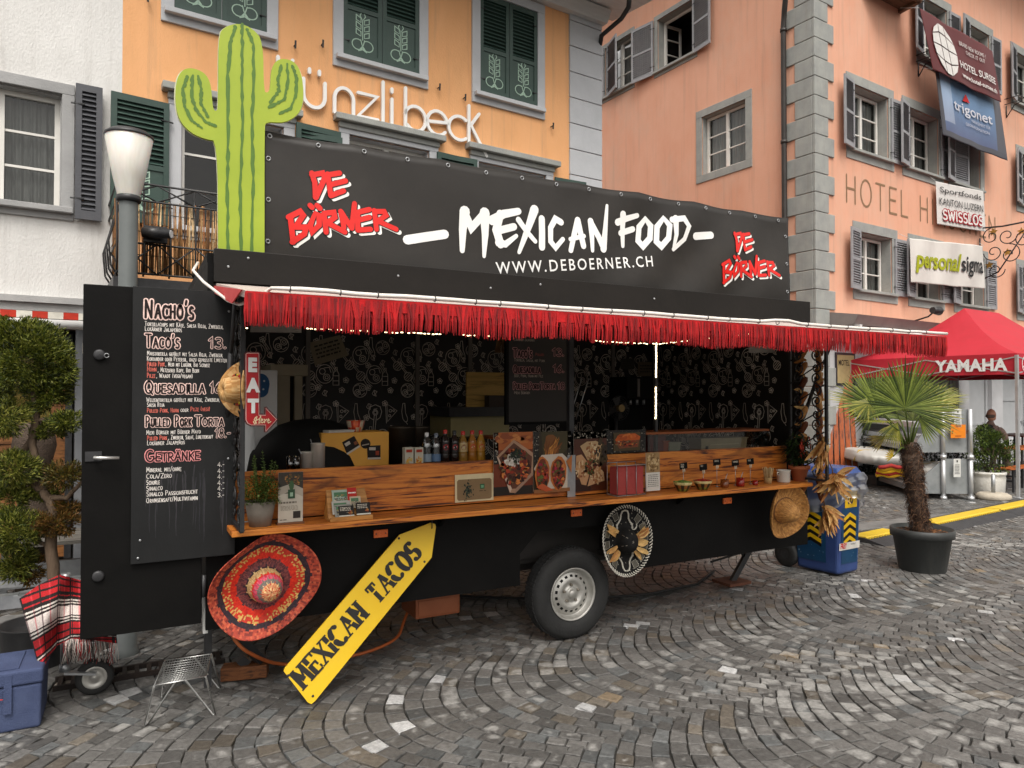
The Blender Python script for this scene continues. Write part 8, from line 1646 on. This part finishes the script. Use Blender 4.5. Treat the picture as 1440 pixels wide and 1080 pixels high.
pn(r2, 1329, 574, 1341, 590, 'c0c0c0', 5); pn(r2, 1342, 575, 1352, 601, 'c8c8c4', 7); pn(r2, 1337, 597, 1358, 616, 'd87a08', 0); pn(r1, 1341, 645, 1351, 671, 'c8c8c4', 7)
GP = 'white poles on the racks'; rr = random.Random(41)
for lv, zz, nl in ((r2, .86, 3), (r1, .17, 2)):
    for k in range(nl):
        for j in range(7):
            if lv is r2 and k == 2 and j > 3: continue
            u, z = .1 + j * .1 + .03 * (k % 2), zz + .11 * k + (.16 if lv is r2 and k == 2 else 0); a, b = rk(u, .08 + .3 * rr.random(), z), rk(u + rr.uniform(-.02, .02), RL - .2 + rr.uniform(-.3, .3), z + rr.uniform(-.01, .01)); m = MB(); m.bar(a, b, .075, .085); o = m.build('pole', M_alu if (j + k) % 3 else pm('white_pole', (.62, .62, .61), (.7, .7, .69), 4, .4), org=a); tag(o, 'long pale aluminium pole lying in the %s steel rack' % ('upper' if lv is r2 else 'lower'), 'pole', 'poles in the %s rack' % ('upper' if lv is r2 else 'lower'))
def lump(name, px, py, d, rx, ry, rz, c1, c2, label):
    c = at(px, py, d); t = thing(name, c - UP * rz, label, 'tarpaulin', 'folded tarpaulins on the lower rack'); m = MB()
    def fn(u, v): a, e = u * 2 * math.pi, (v - .5) * math.pi; s_ = lambda x: math.copysign(abs(x) ** .55, x); b = 1 + .03 * math.sin(5 * a + 2 * e) + .012 * math.sin(17 * a - 3 * e) + .03 * math.sin(2 * a + 5 * e); return c + RV * (rx * s_(math.cos(a)) * s_(math.cos(e)) * b) + RU * (ry * s_(math.sin(a)) * s_(math.cos(e)) * b) + UP * (rz * s_(math.sin(e)) * b)
    m.grid(fn, 60, 28); m.build('bundle', pm(name, c1, c2, 3, .5, .3, 6, c3=(.4, .36, .26), s3=2, amt3=.3), t); m = MB(); 
    for f in (-.3, .35): m.tube([c + RV * rx * f + RU * (ry * 1.04 * s1) + UP * (rz * 1.04 * s2) for s1, s2 in ((-1, -.6), (-.8, .85), (.8, .85), (1, -.6))], .02, 6)
    m.build('strap', pm('ochre_strap', (.4, .26, .06), (.48, .32, .08), 8, .7), t)
lump('white_tarpaulin', 1225, 640, 13.8, 1.2, .42, .13, (.46, .45, .42), (.55, .54, .51), 'bulging white folded tarpaulin at the far end of the lower rack'); lump('white_tarpaulin', 1312, 660, 12.6, .5, .36, .12, (.58, .57, .54), (.66, .65, .62), 'flat white tarpaulin beside the end panel of the lower rack')
m = MB(); c = at(1262, 662, 12.1)
for k in range(5): m.color(['c8980c', '9a1c14', 'd8a810', 'b88a08', '8a1812'][k]); m.tube([c + RU * (-.35 + .1 * x) + UP * (.02 * math.sin(x * 2 + k) + .04 * (k - 2)) - RV * .03 * k for x in range(8)], .035, 6)
tag(m.build('strap_bundle', M_vcm, org=c), 'yellow and red bundled straps at the front of the lower rack', 'straps')
# tent
TR = at(1432, 700, 12.1); TR.z = 0; be, bnv = BE, -BN; TL = TR + bnv * 3.0; TB = TR + be * 4.5; TBB = TL + be * 4.5; ZE, ZV = 2.47, 2.11; apex = at(1362, 437, 14.6)
t = thing('red_tent', TR.lerp(TBB, .5), 'red folding event tent with white capital lettering on its valance, standing before the hotel', 'tent'); M_tent = pm('red_tent_cloth', (.40, .010, .022), (.47, .015, .032), 2.5, .65, .15, 5)
m = MB(); zz = lambda p, z: V((p.x, p.y, z)); ctr = TR.lerp(TBB, .5); apex = zz(ctr, apex.z); ridge = [apex - be * .75, apex + be * .75]; ridge[0].z = ridge[1].z = apex.z
def slope(a, b, r0, r1, mats): 
    def fn(u, v): p = a.lerp(b, u).lerp(r0.lerp(r1, u), v); p = p.copy(); p.z -= .14 * math.sin(math.pi * v) * (1 - .4 * math.sin(math.pi * u)) ; return p
    m.grid(fn, 14, 12)
slope(zz(TL, ZE), zz(TR, ZE), ridge[0], ridge[0], 0); slope(zz(TR, ZE), zz(TB, ZE), ridge[0], ridge[1], 0); slope(zz(TB, ZE), zz(TBB, ZE), ridge[1], ridge[1], 0); slope(zz(TBB, ZE), zz(TL, ZE), ridge[1], ridge[0], 0); m.build('canopy', M_tent, t)
m = MB()
for a, b in ((TL, TR), (TR, TB), (TB, TBB), (TBB, TL)):
    nn = (b - a).normalized().cross(UP) * -1
    m.grid(lambda u, v: zz(a.lerp(b, u), ZV + (ZE - ZV) * v) - nn * (.012 * math.sin(u * 30) * (1 - v)), 40, 3)
m.build('valance', M_tent, t)
uu = (TR - TL).normalized(); nn = uu.cross(UP); m = MB()
tw = MB(); type_(tw, 'YAMAHA', V((0, 0, 0)), uu, UP, nn, .27, .012, sp=1.05); w_ = max((V(v)).dot(uu) for v in tw.v); type_(m, 'YAMAHA', zz(TR - uu * 1.3, ZV + .075), uu, UP, nn, .29, .012, xs=1.17 / w_ * .93, off=.02, sp=1.05); m.build('lettering', M_vinyl, t)
m = MB(); c = zz(TR + be * .28, (ZE + ZV) / 2) + BN * .02
m.ribbon([(.13 * math.cos(a_), .13 * math.sin(a_)) for a_ in np.linspace(0, 6.28, 25)], .018, c, be, UP, BN, .004)
for k in range(3): a_ = R(90 + 120 * k); m.ribbon([(0, 0), (.11 * math.cos(a_), .11 * math.sin(a_))], .02, c, be, UP, BN, .005 + .0005 * k)
m.build('emblem', M_vinyl, t)
for p in (TR, TL, TB, TBB): m = MB(); m.bar(zz(p, .0), zz(p, ZE - .03), .045, .045); m.obox(zz(p, .01), V((.06, 0, 0)), V((0, .06, 0)), V((0, 0, .008))); m.build('leg', M_alu, t)
m = MB(); 
for a, b in ((TR, TL), (TR, TB), (TB, TBB), (TL, TBB)):
    for k in range(2): q0_, q1_, qm = a.lerp(b, k / 2), a.lerp(b, k / 2 + .5), a.lerp(b, k / 2 + .25); m.bar(zz(q0_, ZE - .06), zz(q1_, ZE - .34), .02, .02); m.bar(zz(q0_, ZE - .34), zz(q1_, ZE - .06), .02, .02)
m.build('scissor_frame', M_alu, t)
# seated man, beer tables and benches
def table(px, py, d, ln, zt, label, w=.5, cat='table', nm='beer_table', col=('7a3c14', '8a4a1c', '4a2008')):
    c = at(px, py, d); t = thing(nm, (c.x, c.y, 0), label, cat); e = be; n = bnv; o = V((c.x, c.y, 0)); m = MB(); m.obox(o + UP * (zt - .013), e * ln / 2, n * w / 2, UP * .013); m.build('top', wood(nm + '_board', col[1], col[0], col[2], 0, 2, .45, .1), t, bevel=.004)
    for s_ in (-1, 1): m = MB(); m.bar(o + e * s_ * (ln / 2 - .2) - n * w * .35, o + e * s_ * (ln / 2 - .2) - n * w * .35 + UP * (zt - .027), .03, .03); m.bar(o + e * s_ * (ln / 2 - .2) + n * w * .35, o + e * s_ * (ln / 2 - .2) + n * w * .35 + UP * (zt - .027), .03, .03); m.bar(o + e * s_ * (ln / 2 - .2) - n * w * .35 + UP * .2, o + e * s_ * (ln / 2 - .2) + n * w * .35 + UP * .2, .03, .03); m.build('leg_frame', M_dk, t)
OB = ('a8541c', 'b8642a', '6a300e')
table(1440, 628, 13.9, 1.4, .75, 'orange varnished beer table before the seated man', .45, col=OB); table(1436, 655, 13.2, 1.5, .44, 'orange varnished bench in front of the beer table', .25, 'bench', 'beer_bench', OB)
pc2 = at(1392, 640, 14.6); pc2.z = 0; table(1432, 612, 15.0, 1.1, .93, 'dark reddish table under the hands of the seated man', .6, col=('4a1c10', '5a2416', '2a0e08')); PZ = .58; c = V((pc2.x, pc2.y, 0)); fw = be
t0 = thing('bench_stool', c, 'dark round stool under the seated man', 'stool'); m = MB(); m.cyl(c + UP * (PZ - .04), c + UP * PZ, .19, n=20); m.build('seat', M_dk, t0)
for k in range(4): a_ = R(45 + 90 * k); m = MB(); m.tube([c + V((.12 * math.cos(a_), .12 * math.sin(a_), PZ - .04)), c + V((.2 * math.cos(a_), .2 * math.sin(a_), 0))], .014, 6); m.build('leg', M_dk, t0)
def skin(name, verts, edges, rad, mat, parent, sub=2):
    me = bpy.data.meshes.new(name); me.from_pydata([tuple(V(v) - ORG[parent.name]) for v in verts], edges, []); o = bpy.data.objects.new(name, me); COL.objects.link(o); o.parent = parent; ORG[o.name] = ORG[parent.name]; me.materials.append(mat); o.modifiers.new('skin', 'SKIN'); 
    l_ = me.skin_vertices[0].data if me.skin_vertices else me.attributes and None
    if l_ is None: return o
    for i, r_ in enumerate(rad): l_[i].radius = (r_, r_) if not isinstance(r_, tuple) else r_
    l_[0].use_root = True; s_ = o.modifiers.new('sub', 'SUBSURF'); s_.levels = s_.render_levels = sub; return o
per = thing('person', c + UP * PZ, 'bald man in a dark waistcoat over brown sleeves sitting at the table under the tent', 'person'); lt_ = -bnv; M_skin = pm('skin', (.5, .24, .15), (.58, .3, .2), 8, .55); M_shirt = pm('brown_shirt', (.22, .15, .125), (.28, .2, .17), 10, .9, .2, 50); M_trou = pm('dark_trousers', (.02, .02, .025), (.035, .035, .04), 10, .9)
def q(f, s_, z): return c + fw * f + lt_ * s_ + UP * (PZ + z)
def blob(m, cen, rf, rs, rz, n=20, k=14): M_ = Matrix((fw, lt_, UP)).transposed(); m.lathe([(max(1e-4, math.sin(math.pi * i / k)), -math.cos(math.pi * i / k)) for i in range(k + 1)], cen, M_ @ Matrix.Diagonal((rf, rs, rz)), n)
vs, es, rd = [], [], []
def ch_(pts, start=None):
    pr_ = start
    for p, r_ in pts: vs.append(p); rd.append(r_); i = len(vs) - 1; (es.append((pr_, i)) if pr_ is not None else None); pr_ = i
    return pr_
ch_([(q(0, 0, .08), .17), (q(-.01, 0, .25), .17), (q(0, 0, .42), .175), (q(.03, 0, .52), .12), (q(.05, 0, .60), .062), (q(.07, 0, .66), .06)])
for s_ in (1, -1):
    ch_([(q(.02, s_ * .16, .5), .085), (q(.04, s_ * .22, .44), .065), (q(.1, s_ * .26, .24), .055), (q(.3, s_ * .17, .36), .043), (q(.38, s_ * .1, .38), .03)], 2); ch_([(q(.08, s_ * .1, .06), .1), (q(.44, s_ * .13, .06), .075), (q(.46, s_ * .13, -.28), .055), (q(.45, s_ * .13, -.5), .045), (q(.58, s_ * .14, -.54), .04)], 0)
skin('body', vs, es, rd, M_shirt, per)
m = MB(); m.smooth = True; blob(m, q(.08, 0, .765), .105, .082, .125); blob(m, q(.13, 0, .70), .07, .06, .055); blob(m, q(.188, 0, .745), .022, .016, .02, 10, 8)
for s_ in (1, -1): blob(m, q(.07, s_ * .083, .755), .022, .01, .034, 10, 8)
m.build('head', M_skin, per)
m = MB(); m.smooth = True; blob(m, q(.035, 0, .745), .075, .087, .05); m.build('hair_fringe', pm('grey_hair', (.12, .09, .075), (.18, .14, .12), 20, .9, .3, 90), per)
m = MB(); m.color('0c0a0a')
for s_ in (1, -1): blob(m, q(.168, s_ * .034, .775), .008, .012, .007, 8, 6)
m.color('7a3a2c'); blob(m, q(.182, 0, .698), .012, .026, .006, 8, 6); m.build('face_features', M_vc, per)
vs, es, rd = [], [], []; ch_([(q(-.005, 0, .1), .185), (q(-.012, 0, .27), .187), (q(-.0, 0, .42), .19), (q(.01, 0, .5), .15)]); ch_([(q(.01, .13, .5), .1)], 2); ch_([(q(.01, -.13, .5), .1)], 2); skin('waistcoat', vs, es, rd, pm('dark_waistcoat', (.018, .018, .022), (.03, .03, .036), 8, .85), per)
m = MB(); m.color('b8b4ac'); m.smooth = True; blob(m, q(.12, 0, .53), .05, .05, .06); m.build('collar', M_vc, per)
for s_ in (1, -1):
    vs, es, rd = [], [], []; ch_([(q(.37, s_ * .1, .38), .026), (q(.42, s_ * .085, .385), .034), (q(.45, s_ * .08, .385), .032)])
    for k in range(4): o_ = (k - 1.5) * .018; ch_([(q(.47, s_ * .08 + o_, .385), .01), (q(.5, s_ * .078 + o_, .378), .009), (q(.52 - .004 * abs(k - 1), s_ * .076 + o_, .362), .008)], 2)
    ch_([(q(.44, s_ * .05, .38), .011), (q(.47, s_ * .036, .375), .009)], 1); skin('hand', vs, es, rd, M_skin, per, 1)
# shrub in a white planter
c = at(1389, 697, 12.5); c.z = 0; t = thing('planter_shrub', c, 'leafy green shrub in a round white stone planter beside the racks', 'shrub'); m = MB(); m.lathe([(.001, 0), (.22, 0), (.255, .06), (.27, .3), (.265, .36), (.285, .375), (.285, .42), (.25, .42), (.24, .36), (.001, .36)], c, None, 36); m.build('planter', pm('white_cast_stone', (.55, .53, .48), (.66, .64, .6), 8, .85, .6, 25), t)
rr = random.Random(51); m = MB()
for (dx, dz, r_) in ((-.12, .85, .26), (.05, .7, .3), (.22, .62, .26), (-.05, 1.02, .2), (-.2, .6, .2), (.36, .78, .17), (.15, .95, .15)):
    for k in range(330): q_ = V((rr.gauss(0, 1), rr.gauss(0, 1), rr.gauss(0, 1))).normalized() * rr.random() ** .4 * r_; m.color(rr.choice(['3a4c20', '4c6028', '5c7030', '2a3a18', '6c7c38'])); leaf(m, c + _rt * dx + UP * dz + q_, q_.normalized() + V((0, 0, .3)), rr.uniform(.05, .085), .028)
m.build('foliage', M_leaf, t); m = MB(); 
for k in range(6): a_ = k * 1.05; m.tube([c + UP * .36, c + V((.1 * math.cos(a_), .1 * math.sin(a_), .6)), c + V((.2 * math.cos(a_), .2 * math.sin(a_), .85))], [.012, .009, .004], 5)
m.build('stems', pm('stem_bark', (.06, .04, .025), (.1, .07, .045), 10, .9), t)
c = at(1397, 702, 12.0); c.z = 0; t = thing('post_base', c, 'short grey post standing in a round concrete foot before the white planter', 'post'); m = MB(); m.lathe([(.001, 0), (.24, 0), (.26, .03), (.255, .08), (.2, .11), (.001, .115)], c, None, 28); m.build('foot', pm('pale_concrete', (.38, .33, .26), (.48, .43, .35), 10, .9, .4, 50), t); m = MB(); m.cyl(c + UP * .11, c + UP * .42, .03, n=12); m.build('post', M_grey, t)
# cable ramp
a, b = on_z(1318, 741), on_z(1475, 707); d = (b - a).normalized(); n = V((-d.y, d.x, 0)); t = thing('cable_ramp', a, 'yellow and black rubber cable ramp running across the square behind the palm', 'cable ramp'); L_ = (b - a).length; M_ramp = pm('black_rubber', (.025, .025, .027), (.045, .045, .048), 10, .7, .3, 60)
for i, (s0, s1) in enumerate(((-1.8, -1.0), (-.1, L_ * .5), (L_ * .5 + .01, L_))):
    f = lambda s, v, z: a + d * s + n * v + UP * z
    m = MB(); m.hexa([f(s0, -.28, .0), f(s1, -.28, .0), f(s1, .42, .0), f(s0, .42, .0), f(s0, -.02, .055), f(s1, -.02, .055), f(s1, .18, .055), f(s0, .18, .055)]); rs_ = m.build('ramp_section', M_ramp, t)
    m = MB(); m.box(0, 1, 0, 1, 0, 1) if 0 else m.hexa([f(s0 + .02, -.02, .056), f(s1 - .02, -.02, .056), f(s1 - .02, .2, .05), f(s0 + .02, .2, .05), f(s0 + .02, -.01, .068), f(s1 - .02, -.01, .068), f(s1 - .02, .19, .062), f(s0 + .02, .19, .062)])
    for k in range(int((s1 - s0) / .06)): m.obox(f(s0 + .04 + k * .06, -.04, .054), d * .014, n * .02, UP * .004)
    m.build('lid', pm('yellow_lid', (.62, .42, .02), (.7, .48, .03), 5, .5, .1, 40), rs_)
m = MB(); m.tube([f(-1.0, .1, .012), f(-.7, .05, .012), f(-.1, .1, .03)], .014, 6); m.build('cable', M_rub, t)
# planks leaning on the hotel, framed poster, hedge
GK = 'orange planks leaning on the hotel'
for k in range(5):
    a, b = at(1168 + k * 9, 596, 14.0), at(1166 + k * 7, 520, 14.6); a.z = .0; m = MB(); m.bar(a, V((b.x, b.y, 2.2)), .09, .025, up=_fw); tag(m.build('leaning_plank', wood('orange_plank', '9c4a14', '883e10', '54220a', 2, 2, .5, .2), org=a), 'narrow orange varnished plank leaning in a row against the hotel', 'plank', GK)
t = thing('framed_poster', H.w(.9, 2.2, .05), 'small framed cream poster on the grey hotel wall near the corner', 'poster'); m = MB(); H.box(m, .62, 1.3, 1.95, 2.62, .01, .03); m.build('frame', M_dk, t); m = MB(); m.color('a89468'); H.box(m, .67, 1.25, 2.0, 2.57, .03, .033); m.color('2a1c10'); type_(m, 'MOTEL', H.w(.7, 2.36, .034), H.e, UP, H.n, .16, .003, xs=.75, off=.001); m.build('print', M_vcm, t)
t = thing('box_hedge', at(1260, 650, 15), 'low dark hedge along the hotel wall behind the racks', 'hedge'); m = MB(); rr = random.Random(3)
for k in range(2600): p = H.w(.8 + rr.random() * 4.6, .15 + .75 * rr.random(), .25 + .5 * rr.random()); m.color(rr.choice(['141c0e', '1e2814', '2a3618', '10160a'])); leaf(m, p, (rr.uniform(-1, 1), rr.uniform(-1, .3), rr.uniform(-.2, 1)), .08, .04)
m.build('foliage', M_leaf, t); m = MB(); H.box(m, .8, 5.4, 0, .2, .25, .75); m.build('trough', M_dk, t)
# roller awning box, flood light, tavern sign on the hotel
t = thing('awning_box', H.w(2, 3.1, .4), 'white rolled awning tube under the brown ledge of the hotel', 'awning'); m = MB(); m.tube([H.w(.55, 3.02, .55), H.w(9, 3.02, .55)], .075, 12); m.build('tube', pm('white_tube', (.62, .61, .6), (.7, .69, .68), 4, .4), t); m = MB(); m.bar(H.w(.56, 3.05, .1), H.w(.56, 3.05, .6), .08, .16); m.build('bracket', M_eave, t)
s0, z0_ = H.px(1312, 437, .4); t = thing('flood_light', H.w(s0, z0_, .4), 'small dark flood light on an arm above the hotel ledge', 'flood light'); m = MB(); p = H.w(s0, z0_, .45); m.tube([p - H.e * .12, p + H.e * .16], [.07, .1], 12); m.build('head', M_dk, t); m = MB(); m.tube([p, p - UP * .12 - H.n * .15, H.w(s0 - .1, z0_ - .2, .05)], .018, 6); m.build('arm', M_iron, t)
s0, z0_ = H.px(1413, 335, .6); t = thing('tavern_sign', H.w(s0, z0_, .05), 'wrought iron hanging sign with gilded stars at the right edge', 'sign'); m = MB(); dv = H.n
def ts(o_, z): return H.w(s0, z0_ + z, .05) + dv * o_
m.tube([ts(0, .35), ts(.5, .3), ts(1.3, .32)], .02, 6); m.tube([ts(0, .1), ts(0, -1.0)], .02, 6)
for (o_, z, r_, a0, sg) in ((.25, .1, .2, 90, 1), (.6, .05, .22, 0, -1), (.3, -.3, .22, 180, 1), (.65, -.4, .25, 90, -1), (.95, -.1, .24, 0, 1), (.35, -.75, .2, 0, -1)): m.tube([ts(a, b) for a, b in spiral((o_, z), r_, 1.3, a0, sg, 26)], .013, 5)
m.tube([ts(0, -.95), ts(.4, -.8), ts(1.1, .25)], .016, 6); m.build('iron_bracket', M_iron, t); m = MB(); M_gold = pm('gilding', (.45, .24, .05), (.6, .34, .08), 20, .35, metal=.7)
for (o_, z) in ((.3, .2), (.6, -.35), (.9, .1), (.2, -.6)):
    P = []
    for k in range(10): a_ = R(36 * k + 90); r_ = .1 if k % 2 == 0 else .045; P.append(ts(o_ + r_ * math.cos(a_), z + r_ * math.sin(a_)))
    m.prism(P, H.e * .02)
m.build('gilded_stars', M_gold, t)
# ---- banners on the hotel front
def banner(name, quad, d, label, cat, basec, draw, wav=.03, mat=None, rough=.5, rope=True):
    Q = []
    for px, py in quad: s_, z = H.px(px, py, d); Q.append(H.w(s_, z, d))          # TL TR BR BL
    t = thing(name, Q[3], label, cat); U_ = (Q[2] - Q[3]); V_ = (Q[0] - Q[3]); n = H.n
    def fn(u, v, l=0): return Q[3].lerp(Q[2], u).lerp(Q[0].lerp(Q[1], u), v) + n * (wav * math.sin(u * 8 + v * 2.2) * .5 + wav * .35 * math.sin(u * 19 - v * 2) + l)
    m = MB()
    if callable(basec): m.grid(fn, 40, 40, basec)
    else: m.color(basec); m.grid(fn, 90, 40)
    o = m.build('cloth', vc(name + '_cloth', rough, .1, 6, var=.06, vscale=3), t); s_ = o.modifiers.new('t', 'SOLIDIFY'); s_.thickness = .004
    m = MB(); draw(m, lambda u, v, l=0: fn(u, v, .022 + .0015 * l)); m.build('print', M_vcm, t)
    for a, b_ in ((Q[0], V((-.12, 0, .12))), (Q[1], V((.12, 0, .12)))): m = MB(); m.tube([a, a + b_ - n * d * .6], .006, 4); m.build('cord', M_eave, t)
    return t
def flow(m, P, txt, u0, v0, u1, vh, l, c_, bold=.0, sh=0., styl=None, w=.1):
    """printed words bent onto the banner surface"""
    q = MB(); 
    if styl == 'hand': hand(q, txt, V((0, 0, 0)), V((1, 0, 0)), V((0, 1, 0)), V((0, 0, 1)), 1., w, gap=.2)
    else: type_(q, txt, V((0, 0, 0)), V((1, 0, 0)), V((0, 1, 0)), V((0, 0, 1)), 1.37, bold, shear=sh)
    x0 = min(v[0] for v in q.v); x1 = max(v[0] for v in q.v); k = len(m.v); m.color(c_)
    for i, v in enumerate(q.v): m.v.append(tuple(P(u0 + (u1 - u0) * (v[0] - x0) / (x1 - x0), v0 + vh * v[1], l + v[2] * 40)))
    for f in q.f: m._f(tuple(k + i for i in f))
def d1(m, P):
    m.color('d8d4d0')
    for (i0, i1) in ((0, .3), (.33, .64), (.67, 1)):
        for (j0, j1) in ((0, .22), (.25, .52), (.55, .8), (.83, 1)):
            pts = []
            for (a_, b_) in ((i0, j0), (i1, j0), (i1, j1), (i0, j1)):
                x, y = a_ * 2 - 1, b_ * 2 - 1; X = x * math.sqrt(max(0, 1 - y * y / 2)); Y = y * math.sqrt(max(0, 1 - x * x / 2)); pts.append((.235 + .165 * X, .47 + .43 * Y))
            m.quad(*[P(u, v, 0) for u, v in pts])
    flow(m, P, 'HOTEL SURSEE', .42, .30, .94, .13, 3, 'd8d4d0', .02); flow(m, P, 'www.hotel-sursee.ch', .42, .13, .94, .085, 3, 'd8d4d0', .03); flow(m, P, 'BRAND NEW ROOMS !', .46, .72, .82, .065, 1, 'c8c0bc', .0, 0, 'hand', .16); flow(m, P, 'CHECK IT OUT', .54, .61, .8, .06, 1, 'c8c0bc', 0, 0, 'hand', .16)
banner('hotel_banner', [(1293, 11), (1397, 72), (1407, 144), (1312, 98)], .55, 'maroon banner with a white quartered oval hanging from the top hotel windows', 'banner', '5c1a1c', d1)
def tcol(u, v): 
    a, b_ = (.075, .085, .17), (.13, .25, .42); k = min(1, max(0, v * 1.1)); c_ = tuple(a[i] + (b_[i] - a[i]) * k for i in range(3))
    if u < .2 and v > .25: c_ = tuple(x * 1.0 + .16 for x in c_)
    if u > .86: c_ = (.07, .07, .085)
    if v < .1 or u < .045: c_ = (.06, .06, .075)
    return c_
def d2(m, P): flow(m, P, 'trigonet', .2, .50, .78, .17, 1, 'c8c8d0', .012); m.color('b01818'); m.quad(P(.36, .70, 1), P(.46, .70, 1), P(.415, .83, 1)); flow(m, P, 'MANAGEMENT FÜR', .46, .40, .74, .05, 1, 'b0b0bc', .0); flow(m, P, 'GEOINFORMATION', .36, .31, .72, .05, 1, 'b0b0bc', .0)
banner('blue_banner', [(1315, 98), (1407, 142), (1416, 226), (1326, 190)], .42, 'blue shaded banner with a red triangle hanging under the maroon one', 'banner', tcol, d2)
def d3(m, P):
    flow(m, P, 'Sportfonds', .06, .76, .92, .14, 1, '18181a', .0); flow(m, P, 'KANTON LUZERN', .04, .47, .95, .17, 1, '18181a', .0)
    q = MB()
    for (w_, c_, l) in ((.42, 'a01824', 1), (.19, 'dcd8d4', 4)): flow(m, P, 'SWISSLOS', .09 + .0, .13, .93, .22, l, c_, 0, 0, 'hand', w_)
banner('white_sign', [(1316, 255), (1383, 269), (1386, 326), (1318, 315)], .12, 'square white sign with black words over a red outlined word, on the hotel wall', 'sign', 'd4d0cc', d3, .004)
def d4(m, P): flow(m, P, 'personal', .04, .36, .66, .4, 1, '9aa00c', .04, .18); flow(m, P, 'sigma', .665, .36, .97, .38, 1, '1c1c1e', .02)
banner('white_banner', [(1279, 335), (1384, 346), (1384, 406), (1281, 397)], .28, 'white cloth banner lettered in lime and black hanging over the lower hotel windows', 'banner', 'd2cec8', d4, .05)
